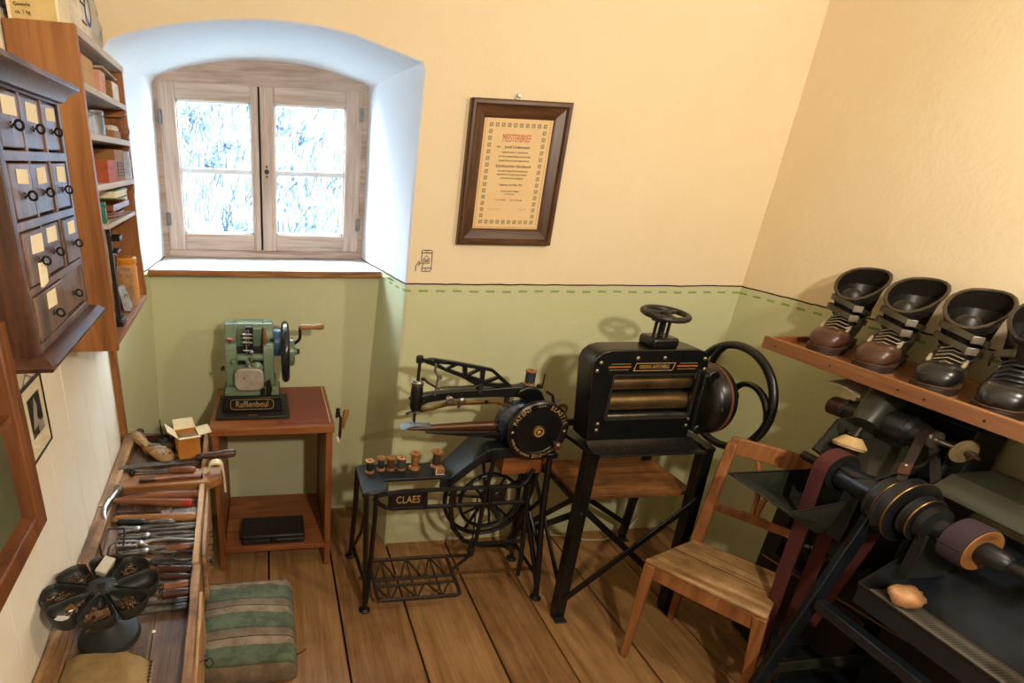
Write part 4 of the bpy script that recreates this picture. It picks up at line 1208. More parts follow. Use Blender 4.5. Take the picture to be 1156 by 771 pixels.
# carton with four open flaps, full of pegs
t = bench_thing('open_carton', 'open orange carton with four raised flaps full of wooden pegs', 'box', 2.005, 0.262, TZ, rz=R(14))
Hc = 0.090; hw = 0.036; carton_m = flat('orange_carton', 'c9832f', 0.6, h2='b06a1e', scale=12); flap_m = flat('carton_inside', 'ecdcb6', 0.75, h2='e0cb9c', scale=12)
b = MB(); e = 0.0015
for x0, x1, y0, y1 in ((-hw, hw, -hw, -hw + e), (-hw, hw, hw - e, hw), (-hw, -hw + e, -hw + e, hw - e), (hw - e, hw, -hw + e, hw - e)): b.box(x0, x1, y0, y1, 0, Hc)
b.box(-hw, hw, -hw, hw, 0, e); b.build('carton_walls', carton_m, t)
for i, (ang, ln) in enumerate(((28, 0.044), (28, 0.046), (44, 0.044), (20, 0.046))):
    rt = Matrix.Rotation(i * PI / 2, 3, 'Z'); a = R(ang)
    b = MB(); dx = V((math.cos(a), 0, math.sin(a) * (1 if i != 0 else 0.2))).normalized(); o_ = V((hw - 0.001, 0, Hc))
    vs = [o_ + V((0, -hw, 0)), o_ + V((0, hw, 0)), o_ + dx * ln + V((0, hw * 0.95, 0)), o_ + dx * ln + V((0, -hw * 0.95, 0))]
    nn = dx.cross(V((0, 1, 0))) * 0.0015
    b.add([rt @ p for p in vs] + [rt @ (p + nn) for p in vs], [(0, 1, 2, 3), (7, 6, 5, 4), (0, 4, 5, 1), (1, 5, 6, 2), (2, 6, 7, 3), (3, 7, 4, 0)])
    fl_ = b.build('flap', flap_m, t)
    if i == 0:
        b = MB(); q = rt @ (o_ + dx * 0.025 - nn * 1.2); b.bar(q + rt @ V((0, -0.018, 0)), q + rt @ V((0, 0.004, 0)), 0.003, 0.0008); q = rt @ (o_ + dx * 0.012 - nn * 1.2); b.bar(q + rt @ V((0, 0.0, 0)), q + rt @ V((0, 0.016, 0)), 0.002, 0.0008); b.build('print', M['ink'], fl_)
b = MB(); rg = random.Random(2)
b.box(-hw + 0.002, hw - 0.002, -hw + 0.002, hw - 0.002, 0.05, 0.076)
for i in range(520):
    x, y = rg.uniform(-0.032, 0.032), rg.uniform(-0.032, 0.032); z = 0.074 + 0.010 * rg.random() * (1 - (x * x + y * y) / 0.0018)
    d = V((rg.uniform(-1, 1), rg.uniform(-1, 1), rg.uniform(-.5, .5))).normalized() * 0.0055
    b.bar((x - d.x, y - d.y, z - d.z), (x + d.x, y + d.y, z + d.z), 0.002, 0.002, w2=0.0006, h2=0.0006)
o = b.build('wooden_pegs', flat('peg_wood', 'c7a46a', 0.7, h2='8d6a3b', scale=120, amt=0.9), smooth=0, raw=True)
t.scale = (1.15, 1.15, 1.15); o.scale = t.scale
o.location = t.location; o.rotation_euler = t.rotation_euler
tag(o, 'mass of pale wooden shoe pegs filling the open orange carton', 'pegs', kind='stuff')

# --- revolving nail tray with eight lobes
CY, CD, ZR, RT = 1.092, 0.132, 0.820, 0.123
TILT = lambda p: V((p.x, p.y, p.z - p.y * 0.0875))
nt = bench_thing('nail_tray', 'dark cast iron revolving nail tray with eight petal shaped bowls', 'nail tray', CY, CD, 0)
cast = flat('dark_cast_iron', '343530', 0.5, 0.35, '1c1d1a', 22, 0.8, 0.12)
b = MB(); b.lathe((0.0, 0.0, 0.661), (0, 0, 1), [(0.070, 0), (0.073, 0.004), (0.068, 0.016), (0.040, 0.030), (0.022, 0.045), (0.016, 0.07), (0.013, 0.12)], 28); b.build('tray_foot', cast, nt)
b = MB(); b.lathe((0, 0, 0.753), (0, 0.0875, 1), [(0.014, 0), (0.02, 0.03), (0.034, 0.05), (0.036, 0.062), (0.030, 0.0655), (0.007, 0.0665)], 20)
b.lathe((0, 0, 0.818), (0, 0.0875, 1), [(0.007, 0), (0.006, 0.004), (0.009, 0.006), (0.009, 0.012), (0.004, 0.014), (0, 0.014)], 12); b.build('hub', cast, nt)
lobes = []
for i in range(8):
    a0 = R(6) + 2 * PI * i / 8
    ax = V((math.cos(a0), math.sin(a0), 0)); ay = V((-math.sin(a0), math.cos(a0), 0))
    # rim outline of one petal
    out = []
    half = PI / 8 * 0.985
    out.append((0.022, 0.004)); out.append((0.05, 0.05 * math.tan(half) * 0.88))
    out.append((0.08, 0.08 * math.tan(half) * 0.93)); out.append((0.100, 0.0385)); out.append((0.114, 0.031)); out.append((0.121, 0.017)); out.append((0.123, 0.0))
    out = out + [(x, -y) for x, y in reversed(out[:-1])]
    cxm = 0.078
    sc = lambda q, f: (cxm + (q[0] - cxm) * f, q[1] * f)
    rings = []
    for f, z in ((0.55, ZR - 0.040), (0.80, ZR - 0.036), (0.93, ZR - 0.020), (1.0, ZR - 0.003), (0.985, ZR), (0.94, ZR - 0.002), (0.90, ZR - 0.012), (0.78, ZR - 0.029), (0.5, ZR - 0.034)):
        rings.append([TILT((ax * sc(q, f)[0] + ay * sc(q, f)[1]) * 1.06 + V((0, 0, z))) for q in out])
    b = MB(); b.loft(rings, cap0=True, cap1=True); b.build('bowl', cast, nt, smooth=60)
    lobes.append((ax, ay))


def heap(name, label, i, mats, kindf, n, seed, spread=(0.03, 0.02), grp=None):
    b = MB(); rg = random.Random(seed); ax, ay = lobes[i]
    for q in range(n):
        u, v = rg.gauss(0, 1), rg.gauss(0, 1)
        u = max(-1.4, min(1.4, u)) * spread[0] * 0.7; v = max(-1.4, min(1.4, v)) * spread[1] * 0.7
        p = ax * (0.085 + u) + ay * v + V((0, 0, ZR - 0.026 + rg.random() * 0.014 * (1 - min(1, abs(u) / 0.035)))); p = TILT(p)
        b.cur = rg.randrange(len(mats)); kindf(b, p, rg)
    o = b.build(name, mats, raw=True, smooth=30)
    o.location = nt.location; o.rotation_euler = nt.rotation_euler
    return tag(o, label, 'nails', kind='stuff', group=grp)


def k_nail(b, p, rg):
    d = V((rg.uniform(-1, 1), rg.uniform(-1, 1), rg.uniform(-.25, .5))).normalized()
    b.cyl(p - d * 0.007, p + d * 0.007, 0.0008, 0.0011, 5); b.cyl(p + d * 0.007, p + d * 0.008, 0.0026, 0.0026, 7)
def k_tack(b, p, rg):
    d = V((rg.uniform(-1, 1), rg.uniform(-1, 1), rg.uniform(-.3, 1))).normalized()
    b.cyl(p - d * 0.003, p + d * 0.002, 0.0006, 0.001, 5); b.cyl(p + d * 0.002, p + d * 0.0032, 0.0026, 0.002, 7)
def k_plate(b, p, rg):
    d = V((rg.uniform(-1, 1), rg.uniform(-1, 1), rg.uniform(-.3, .5))).normalized(); u = d.orthogonal().normalized(); l = rg.uniform(0.008, 0.017); w_ = l * rg.uniform(.3, .6)
    b.prism([(-l, -w_), (l * .6, -w_), (l, 0), (l * .5, w_), (-l * .8, w_ * .8)], p, d, u, d.cross(u) * 0.0014)
def k_curl(b, p, rg):
    d = V((rg.uniform(-1, 1), rg.uniform(-1, 1), rg.uniform(0, .5))).normalized(); u = d.orthogonal(); 
    b.tube([p + d * 0.014 * math.cos(a) + u * 0.008 * math.sin(a) for a in [0.2, 0.9, 1.6, 2.3, 2.9]], 0.0018, 5)
rust = flat('rusty_brown', '66503a', 0.55, 0.5, '40301f', 60)
mixm = [M['brass'], tool_steel, rust]
heap('tack_heap', 'small brown tacks heaped in the right front bowl of the nail tray', 7, [rust, M['brass']], k_tack, 150, 1, (0.024, 0.016))
heap('leather_bits', 'brown leather and metal bits in the front bowl of the nail tray', 6, [flat('brown_leather_bits', '6f4c31', 0.6), rust, M['brass'], tool_steel], k_plate, 46, 2)
heap('metal_plates', 'mixed heel plates and nails in the left front bowl of the nail tray', 5, mixm + [M['steel']], k_plate, 34, 3)
heap('nail_heap', 'dark nails and screws in the leftmost bowl of the nail tray', 4, mixm + [tool_steel], k_nail, 90, 4)
heap('brass_nails', 'long brassy nails and hooks in the left rear bowl of the nail tray', 3, mixm, k_nail, 80, 5)
heap('rivet_heap', 'small rivets under the glass block in the rear bowl', 2, mixm, k_tack, 80, 6)
heap('curled_eyelets', 'curled pale metal pieces in the right rear bowl of the nail tray', 1, [M['steel'], tool_steel, M['brass']], k_curl, 34, 7, (0.03, 0.018))
ax, ay = lobes[2]; p = ax * 0.083
t = thing('glass_block', 'small clear block box lying on the rear bowl of the nail tray', 'box', (0, 0, 0), local=True)
t.location = nt.location + Matrix.Rotation(TH, 3, 'Z') @ TILT(p + V((0, 0, ZR - 0.010))); t.rotation_euler = (R(14), R(-8), TH + R(70))
b = MB(); b.box(-0.024, 0.024, -0.013, 0.013, 0, 0.012); b.build('block', flat('frosted_plastic', 'b9b3a2', 0.25, h2='9d9686', scale=30), t, bevel=0.002)
b = MB(); b.box(-0.025, 0.025, -0.014, 0.014, 0.012, 0.018); b.build('block_lid', flat('frosted_lid', 'cbc5b4', 0.2, h2='b3ac9b', scale=30), t, bevel=0.002)

# --- piece of suede at the front of the bench
b = MB(); rings = []
out = []
corners = [(0.05, 0.64), (0.335 - 0.02, 0.64), (0.300, 1.005), (0.268, 1.012), (0.10, 1.045), (0.075, 1.03)]
t0 = bench_thing('leather_piece', 'thick buff suede piece at the near end of the bench', 'leather', Y0, 0.0, 0)
g = []
nx, ny = 14, 16
for top in (1, 0):
    for j in range(ny + 1):
        for i in range(nx + 1):
            u, v = i / nx, j / ny
            x = (0.047 + 0.004 * v) + u * (0.200 - 0.005 * v * v) + 0.004 * noise.noise(V((v * 6, u * 6, 2)))
            yy = wl_(0.66) + v * (wl_(1.020) - wl_(0.66)) - 0.022 * u * v + 0.004 * noise.noise(V((u * 8, v, 5)))
            edge = min(1, min(u, 1 - u) * 7) * 0.5 + 0.5
            h = 0.661 + (0.024 + 0.010 * math.sin(u * PI) + 0.006 * noise.noise(V((u * 3, v * 3, 0)))) * edge
            if u > 0.72 and v > 0.55: h -= 0.012 * (u - 0.72) / 0.28 * (v - 0.55) / 0.45 * 2
            g.append(V((x, yy, h if top else 0.6605)))
W_ = nx + 1; H_ = W_ * (ny + 1); fs = []
for j in range(ny):
    for i in range(nx):
        a = j * W_ + i; fs.append((a, a + 1, a + W_ + 1, a + W_)); fs.append((H_ + a + W_, H_ + a + W_ + 1, H_ + a + 1, H_ + a))
bd = [i for i in range(nx)] + [nx + W_ * j for j in range(ny)] + [ny * W_ + nx - i for i in range(nx)] + [W_ * (ny - j) for j in range(ny)]
for q in range(len(bd)):
    r_ = bd[(q + 1) % len(bd)]; fs.append((bd[q], H_ + bd[q], H_ + r_, r_))
b.add(g, fs); b.build('suede', flat('buff_suede', 'ab9162', 0.9, h2='6f5636', scale=18, amt=1.0, bump=0.5, bscale=260, spec=0.1), t0, smooth=50)
b = MB()
for i in range(12):
    p = (0.262, wl_(0.99) - 0.01 * i, 0.672); b.ball((p[0] - 0.02 - 0.004 * noise.noise(V((i, 0, 0))), p[1], p[2] - 0.004), 0.0035, n=6, m=5)
b.build('torn_edge', flat('dark_torn_edge', '33261a', 0.9), t0)

# ================================================================= TABLE WITH THE SPLITTING MACHINE
tb = thing('side_table', 'reddish wooden side table standing in the window niche', 'table', (0, 2.33, 0))
b = MB(); b.box(-0.258, 0.265, 2.105, 2.565, 0.702, 0.735); b.build('table_top', M['red_wood_x'], tb, bevel=0.002)
b = MB(); b.box(0.02, 0.246, 2.135, 2.55, 0.735, 0.7378); b.build('top_inlay', flat('red_brown_linoleum', '9c5540', 0.6, h2='5f2f22', scale=170, amt=0.8), tb)
b = MB(); b.prism([(2.115, 0.0), (2.165, 0.0), (2.185, 0.702), (2.115, 0.702)], (-0.250, 0, 0), (0, 1, 0), (0, 0, 1), (0.026, 0, 0)); b.build('leg', M['red_wood'], tb, bevel=0.002)
b = MB(); b.prism([(2.115, 0.0), (2.165, 0.0), (2.185, 0.702), (2.115, 0.702)], (0.230, 0, 0), (0, 1, 0), (0, 0, 1), (0.028, 0, 0)); b.build('leg', M['red_wood'], tb, bevel=0.002)
for x in (-0.250, 0.230):
    b = MB(); b.box(x, x + 0.026, 2.50, 2.55, 0.0, 0.702); b.build('leg', M['red_wood'], tb, bevel=0.002)
    b = MB(); b.box(x + 0.004, x + 0.020, 2.17, 2.51, 0.10, 0.702); b.build('side_panel', M['red_wood'], tb, bevel=0.001)
b = MB(); b.box(-0.224, 0.230, 2.105, 2.54, 0.105, 0.130); b.build('lower_shelf', M['red_wood_x'], tb, bevel=0.002)
# black case on the lower shelf
b = MB(); b.box(0.247, 0.2505, 2.14, 2.55, 0.735, 0.7357); b.build('worn_edge', M['paper'], tb)
t = thing('black_case', 'flat worn black case lying on the lower table shelf', 'case', (0, 2.19, 0.13))
b = MB(); b.box(-0.148, 0.138, 2.12, 2.27, 0.131, 0.158); b.build('case_base', M['black_worn'], t, bevel=0.006)
b = MB(); b.box(-0.150, 0.140, 2.118, 2.272, 0.159, 0.182); b.build('case_lid', M['black_worn'], t, bevel=0.008)
b = MB(); b.box(-0.02, 0.01, 2.114, 2.119, 0.150, 0.166); b.build('clasp', M['iron'], t)

sage = flat('sage_green_enamel', '6f8468', 0.3, h2='667a60', scale=20, spec=0.6)
pm = thing('splitting_machine', 'sage green hand cranked leather machine on the reddish table', 'machine', (-0.07, 2.30, 0.7375))
b = MB(); b.box(-0.237, 0.078, 2.185, 2.44, 0.7378, 0.752); b.build('base_plate', M['black_worn'], pm, bevel=0.004)
b = MB(); b.prism([(-0.213, 0.752), (0.046, 0.752), (0.040, 0.822), (-0.207, 0.822)], (0, 2.235, 0), (1, 0, 0), (0, 0, 1), (0, 0.19, 0)); bp = b.build('plinth', M['black'], pm, bevel=0.004)
fr_ = frame((-0.083, 2.2345, 0.788), (1, 0, 0), (0, 0, 1))
lettering('lettering', 'Rafflenbeul', 0.040, M['gold'], bp, fr_, 0.0006, sx=0.80)
b = MB(); o_ = rrect(-0.175, 0.010, 0.764, 0.812, 0.016); i_ = rrect(-0.173, 0.008, 0.766, 0.810, 0.0145)
b.plate(o_, [i_], (0, 2.2348, 0), (1, 0, 0), (0, 0, 1), (0, -0.0012, 0)); b.build('gold_border', M['gold'], bp)
lettering('lettering', 'SCHWELM', 0.008, M['gold'], bp, frame((-0.08, 2.20, 0.7524), (1, 0, 0), (0, 1, 0)))
# green body: two cheeks, rear housing with a rounded hood
b = MB(); b.prism([(-0.200, 0.822), (0.036, 0.822), (0.026, 0.862), (-0.192, 0.862)], (0, 2.245, 0), (1, 0, 0), (0, 0, 1), (0, 0.18, 0)); b.build('body_foot', sage, pm, bevel=0.006)
b = MB(); pr = [(2.27, 0.862), (2.44, 0.862), (2.44, 1.09), (2.425, 1.112), (2.40, 1.122), (2.34, 1.118), (2.325, 1.10), (2.315, 1.052), (2.27, 1.044), (2.262, 1.03)]
b.prism(pr, (-0.190, 0, 0), (0, 1, 0), (0, 0, 1), (0.050, 0, 0)); b.build('cheek', sage, pm, bevel=0.005)
b = MB(); b.prism(pr, (-0.030, 0, 0), (0, 1, 0), (0, 0, 1), (0.046, 0, 0)); b.build('cheek', sage, pm, bevel=0.005)
b = MB(); b.prism([(2.345, 0.862), (2.44, 0.862), (2.44, 1.09), (2.425, 1.112), (2.40, 1.122), (2.345, 1.118), (2.328, 1.10)], (-0.141, 0, 0), (0, 1, 0), (0, 0, 1), (0.112, 0, 0)); b.build('hood', sage, pm, bevel=0.004)
b = MB(); b.box(-0.14, -0.03, 2.30, 2.345, 0.87, 1.02); b.build('inner_frame', M['black_worn'], pm)
b = MB()
for z, r in ((0.985, 0.016), (0.94, 0.013), (0.90, 0.018)): b.cyl((-0.142, 2.29, z), (-0.028, 2.29, z), r, n=14)
b.build('feed_shaft', sage, pm)
b = MB(); b.lathe((-0.058, 2.27, 0.945), (0, -1, 0), [(0.026, 0), (0.026, 0.01), (0.018, 0.014), (0.008, 0.02)], 16); b.build('adjusting_wheel', sage, pm)
b = MB(); b.lathe((-0.155, 2.265, 0.975), (0, -1, 0), [(0.012, 0), (0.012, 0.012), (0.005, 0.018)], 10); b.tube([(-0.15, 2.262, 0.975), (-0.13, 2.25, 0.992), (-0.10, 2.25, 0.99), (-0.088, 2.25, 0.96)], 0.009, 10); b.build('guide_arm', sage, pm)
# vertical needle gear in the middle
b = MB(); b.box(-0.100, -0.070, 2.285, 2.312, 0.96, 1.118); b.build('slide_bar', M['black'], pm, bevel=0.002)
b = MB(); b.cyl((-0.098, 2.275, 1.0), (-0.098, 2.275, 1.105), 0.004, n=8); b.cyl((-0.088, 2.272, 1.04), (-0.088, 2.272, 1.11), 0.003, n=8)
for z in (1.055, 1.075, 1.09, 1.02): b.cyl((-0.112, 2.272, z), (-0.074, 2.272, z), 0.0045, n=8)
b.build('spring_rod', M['steel'], pm)
b = MB()
for z in (1.012, 0.985, 0.965, 0.95): b.lathe((-0.083 + 0.006 * math.sin(z * 300), 2.268, z), (0.2, -1, 0.1), [(0.009, 0), (0.010, 0.006), (0.006, 0.012), (0.004, 0.02)], 10)
b.tube([(-0.11, 2.262, 0.99), (-0.095, 2.25, 0.965), (-0.08, 2.25, 0.945), (-0.06, 2.255, 0.94)], 0.004, 8); b.build('needle_head', M['bright'], pm)
b = MB(); b.prism([(-0.006, 0), (0.006, 0), (0.012, 0.02), (0.008, 0.055), (0.002, 0.085), (-0.004, 0.085), (-0.008, 0.03)], (-0.022, 2.285, 1.03), (1, 0, 0), (0, 0.1, 1), (0, 0.006, 0)); b.lathe((-0.02, 2.285, 1.045), (0, -1, 0), [(0.009, 0), (0.009, 0.006), (0.004, 0.010)], 10); b.build('brass_lever', M['brass'], pm)
b = MB(); b.box(0.0, 0.02, 2.30, 2.33, 1.0, 1.06); b.build('latch', M['black'], pm, bevel=0.002)
b = MB(); b.cyl((-0.168, 2.292, 1.045), (-0.168, 2.292, 1.062), 0.004, n=8); b.lathe((-0.168, 2.292, 1.060), (0, 0, 1), [(0.012, 0), (0.013, 0.003), (0.010, 0.007)], 12); b.build('red_knob', redpaint, pm)
b = MB(); b.prism(rrect(-0.062, 0.062, -0.05, 0.05, 0.034, 5), (-0.090, 2.222, 0.905), (1, 0, 0), (0, 0.05, 1), (0, 0.03, 0)); b.build('face_cover', flat('cast_aluminium', 'bdb3a4', 0.45, 0.55, 'a2988a', 25, 0.6, 0.06), pm, bevel=0.006)
b = MB(); b.cyl((-0.112, 2.2225, 0.915), (-0.112, 2.219, 0.915), 0.003, n=8); b.build('cover_screw', M['black'], pm)
b = MB(); b.prism([(-0.02, 0.83), (0.0, 0.83), (0.006, 0.86), (-0.002, 0.90), (-0.02, 0.89)], (0, 2.232, 0), (1, 0, 0), (0, 0, 1), (0, 0.014, 0)); b.box(-0.045, -0.025, 2.235, 2.246, 0.83, 0.86); b.build('lower_bracket', M['black'], pm, bevel=0.001)
b = MB(); b.cyl((-0.196, 2.30, 0.935), (-0.206, 2.30, 0.935), 0.010, n=10); b.tube([(-0.206, 2.30, 0.938), (-0.212, 2.30, 0.93), (-0.206, 2.30, 0.92)], 0.003, 6); b.build('side_catch', M['black'], pm)
# wheel, hub, crank
b = MB(); b.cyl((0.012, 2.345, 0.99), (0.112, 2.345, 0.99), 0.014, n=14); b.build('drive_shaft', M['steel'], pm)
b = MB(); b.ring((0.066, 2.345, 0.990), (1, 0, 0), 0.117, 0.018, 40, 12, 0.95)
b.cyl((0.058, 2.345, 0.99), (0.074, 2.345, 0.99), 0.105, n=32); b.build('handwheel', flat('blue_black_enamel', '141a24', 0.22, h2='10141c', scale=20, spec=0.7), pm)
b = MB(); b.cyl((0.016, 2.36, 1.03), (0.046, 2.36, 1.03), 0.062, n=24); b.build('belt_cover', flat('blue_enamel', '3c6486', 0.3), pm)
b = MB(); b.lathe((0.078, 2.345, 0.99), (1, 0, 0), [(0.060, 0), (0.064, 0.006), (0.062, 0.022), (0.056, 0.028), (0.018, 0.030), (0.016, 0.04)], 24); b.build('hub', sage, pm)
b = MB(); b.cyl((0.108, 2.345, 0.99), (0.128, 2.345, 0.99), 0.013, n=6); b.build('hub_nut', M['black'], pm)
b = MB(); b.tube([(0.104, 2.345, 1.025), (0.124, 2.33, 1.045), (0.130, 2.325, 1.06), (0.130, 2.325, 1.105)], 0.007, 8); b.build('crank', M['black'], pm)
b = MB(); b.lathe((0.128, 2.325, 1.105), (1, 0, 0.02), [(0.008, 0), (0.012, 0.004), (0.0125, 0.03), (0.0095, 0.055), (0.013, 0.085), (0.012, 0.10), (0.006, 0.106)], 14); b.build('crank_handle', handle_pale, pm)

# clamp hanging at the table side
t = thing('hand_clamp', 'small clamp with wooden handles hanging on the right table edge', 'clamp', (0.275, 2.14, 0.66))
b = MB(); b.tube([(0.272, 2.13, 0.765), (0.285, 2.125, 0.775), (0.292, 2.125, 0.76), (0.290, 2.125, 0.68), (0.284, 2.125, 0.655)], 0.007, 8); b.build('clamp_bar', flat('dark_red_iron', '3a1518', 0.4), t)
b = MB(); b.lathe((0.303, 2.12, 0.715), (0.12, -0.05, 1), [(0.004, 0), (0.007, 0.015), (0.009, 0.04), (0.014, 0.065), (0.013, 0.085), (0.006, 0.094)], 12); b.build('handle', handle_pale, t)
b = MB(); b.lathe((0.279, 2.125, 0.775), (0, 0, 1), [(0.010, 0), (0.011, 0.01), (0.008, 0.02), (0.011, 0.028), (0.004, 0.034)], 9); b.build('thumb_screw', M['black'], t)
b = MB(); b.lathe((0.281, 2.123, 0.665), (0.1, 0, -1), [(0.006, -0.01), (0.008, 0), (0.008, 0.014), (0.004, 0.02)], 10); b.build('handle_tip', M['paper'], t)

# ================================================================= UPHOLSTERED STOOL
st = thing('stool', 'low stool with a worn green striped upholstered seat beside the workbench', 'stool', (-0.09, 1.32, 0))
nS = N('striped_upholstery'); co = nS.coords(); sp = nS.n('SeparateXYZ'); nS.l(co, sp.inputs[0])
wv = nS.noise(co, 8, 4); yv = nS.math('MULTIPLY_ADD', wv, 0.010, sp.outputs[1])
ph = nS.math('FRACT', nS.math('MULTIPLY_ADD', yv, 1 / 0.122, 0.30))
band = nS.n('ValToRGB'); band.color_ramp.interpolation = 'CONSTANT'; e = band.color_ramp.elements
g1, g2, t1, t2, dk = hexc('555d45'), hexc('4c533c'), hexc('85725a'), hexc('6f5e49'), hexc('332a24')
stops = [(0.0, g1), (0.46, t1), (0.60, t1), (0.665, dk), (0.695, t2), (0.93, dk), (0.945, g2)]
while len(e) < len(stops): e.new(0.5)
for i, (p, c_) in enumerate(stops): e[i].position = p; e[i].color = c_
nS.l(ph, band.inputs[0])
dirt = nS.ramp(nS.noise(co, 16, 7, 0.75), [(0.40, (0.45, 0.42, 0.38, 1)), (0.58, (1, 1, 1, 1))])
colS = nS.mix(0.75, band.outputs[0], dirt, 'MULTIPLY')
tear = nS.ramp(nS.noise(nS.coords((1, 1, 1)), 9, 3, 0.5, 1.5), [(0.68, (0, 0, 0, 1)), (0.72, (1, 1, 1, 1))])
colS = nS.mix(tear, colS, hexc('1d2226'))
nS.bump(nS.noise(co, 420, 2), 0.5, 0.001)
M['stripes'] = nS.set(colS, 0.9, 0.0, 0.15)
b = MB(); rings = []
qx0, qx1, qy0, qy1 = -0.245, 0.050, 1.135, 1.500
for z, ins, in ((0.405, 0.002), (0.415, -0.004), (0.440, -0.006), (0.460, 0.002), (0.470, 0.014), (0.476, 0.04)):
    pts = rrect(qx0 + ins, qx1 - ins, qy0 + ins, qy1 - ins, 0.02)
    rings.append([V((x + 0.012 * (y - 1.3) * -1 * 0.5, y, z + 0.003 * noise.noise(V((x * 12, y * 12, z))))) for x, y in pts])
b.loft(rings, cap0=True)
# domed top as a grid
g = []; nx = 12; ny = 14
for j in range(ny + 1):
    for i in range(nx + 1):
        u, v = i / nx, j / ny
        x = qx0 + 0.03 + u * (qx1 - qx0 - 0.06); y = qy0 + 0.03 + v * (qy1 - qy0 - 0.06)
        zz = 0.474 + 0.012 * min(1, 3 * min(u, 1 - u)) * min(1, 3 * min(v, 1 - v)) - 0.004 * max(0, math.cos(2 * PI * (y - 1.19) / 0.122)) + 0.003 * noise.noise(V((x * 14, y * 14, 0)))
        g.append(V((x - 0.006 * (y - 1.3), y, zz)))
b.add(g, [(j * (nx + 1) + i, j * (nx + 1) + i + 1, (j + 1) * (nx + 1) + i + 1, (j + 1) * (nx + 1) + i) for j in range(ny) for i in range(nx)])
b.build('cushion', M['stripes'], st, smooth=60)
b = MB(); b.box(-0.232, 0.040, 1.148, 1.490, 0.345, 0.404); b.build('seat_frame', M['red_wood_x'], st, bevel=0.004)
b = MB(); b.box(0.012, 0.0408, 1.142, 1.148, 0.348, 0.402); b.build('corner_block', M['red_wood'], st, bevel=0.002)
for x in (-0.205, 0.012):
    for y in (1.175, 1.462):
        b = MB(); b.bar((x + (0.01 if x > -0.1 else -0.01), y, 0), (x, y, 0.345), 0.030, 0.030, (0, 1, 0), 0.042, 0.042); b.build('leg', M['red_wood'], st, bevel=0.003)
b = MB(); b.tube([(0.040, 1.20, 0.44), (0.052, 1.205, 0.445), (0.060, 1.20, 0.44), (0.055, 1.195, 0.432), (0.045, 1.2, 0.43), (0.05, 1.205, 0.425), (0.085, 1.215, 0.44)], 0.0016, 6); b.build('loose_wire', M['iron'], st)

# ================================================================= CHAIR
ch = thing('wooden_chair', 'old wooden chair with a worn plank seat and open back', 'chair', (1.58, 1.38, 0))
sF = [V((1.352, 1.480, 0)), V((1.572, 1.166, 0)), V((1.806, 1.338, 0)), V((1.632, 1.577, 0))]   # front-left, front-right, back-right, back-left
axf = (sF[1] - sF[0]).normalized(); axd = V((axf.y * -1, axf.x, 0)) * 1
if axd.dot(sF[3] - sF[0]) < 0: axd = -axd
cen = (sF[0] + sF[1] + sF[2] + sF[3]) / 4
seat_m = wood('worn_seat_wood', 'd3b183', 'b98f5d', '80572f', 0, 1.1, 0.5, 0.3, dirt=0.6, turn=math.atan2(0.312, 0.225))
# the grain runs from front to back
b = MB()
q = [p.copy() for p in sF]
b.prism([(p.x, p.y) for p in q], (0, 0, 0.437), (1, 0, 0), (0, 1, 0), (0, 0, 0.018))
seat = b.build('seat', seat_m, ch, bevel=0.007, seg=3)
b = MB(); m0 = q[0].lerp(q[3], 0.52); m1 = q[1].lerp(q[2], 0.50); b.bar(m0 + V((0, 0, 0.4553)), m1 + V((0, 0, 0.4553)), 0.0022, 0.0012); b.build('plank_joint', M['gap'], seat)
fl_, fr2 = q[0].lerp(cen, 0.10), q[1].lerp(cen, 0.10); bl_, br_ = q[3].lerp(cen, 0.06), q[2].lerp(cen, 0.06)
foots = [V((1.362, 1.456, 0)), V((1.605, 1.150, 0)), V((1.83, 1.365, 0)), V((1.690, 1.622, 0))]
for p, f_ in ((fl_, foots[0]), (fr2, foots[1])):
    b = MB(); b.bar(f_, p + V((0, 0, 0.437)), 0.024, 0.024, axd, 0.038, 0.038); b.build('leg', M['chair_wood'], ch, bevel=0.003)
lean = axd * 0.070
tops = []
for p, f_ in ((br_, foots[2]), (bl_, foots[3])):
    b = MB(); b.bar(f_, p + V((0, 0, 0.44)), 0.026, 0.028, axd, 0.034, 0.040)
    b.build('leg', M['chair_wood'], ch, bevel=0.003)
    tp = p + axd * 0.012 + lean + V((0, 0, 0.855)); tops.append(tp)
    b = MB(); b.bar(p + axd * 0.002 + V((0, 0, 0.44)), tp, 0.042, 0.024, axd, 0.034, 0.022); b.build('back_post', M['chair_wood'], ch, bevel=0.005)
tr, tl = tops
b = MB(); rings = []
for i in range(9):
    t_ = i / 8; c_ = tl.lerp(tr, -0.03 + 1.06 * t_) + axd * (0.018 * math.sin(PI * t_)) + V((0, 0, -0.012))
    hh = 0.034
    rings.append([c_ + axd * -0.010 + V((0, 0, -hh)), c_ + axd * 0.010 + V((0, 0, -hh)), c_ + axd * 0.013 + V((0, 0, hh)), c_ + axd * -0.007 + V((0, 0, hh))])
b.loft(rings, cap0=True, cap1=True); b.build('top_rail', M['chair_wood'], ch, bevel=0.005, smooth=50)
ml = bl_.lerp(tl - V((0, 0, 0)), 0.0); f_mid = 0.40
pl = V((bl_.x, bl_.y, 0.44)).lerp(tl, f_mid); pr_ = V((br_.x, br_.y, 0.44)).lerp(tr, f_mid)
b = MB(); b.bar(pl, pr_, 0.016, 0.030, V((0, 0, 1))); b.build('lower_rail', M['chair_wood'], ch, bevel=0.003)
mc = pl.lerp(pr_, 0.5); b = MB(); b.bar(pl.lerp(pr_, 0.36) + V((0, 0, 0.014)) - axd * 0.002, pl.lerp(pr_, 0.64) + V((0, 0, 0.014)) - axd * 0.002, 0.022, 0.012); b.build('splat_foot', M['chair_wood'], ch, bevel=0.003)
tc = tl.lerp(tr, 0.5) + axd * 0.016 + V((0, 0, -0.04))
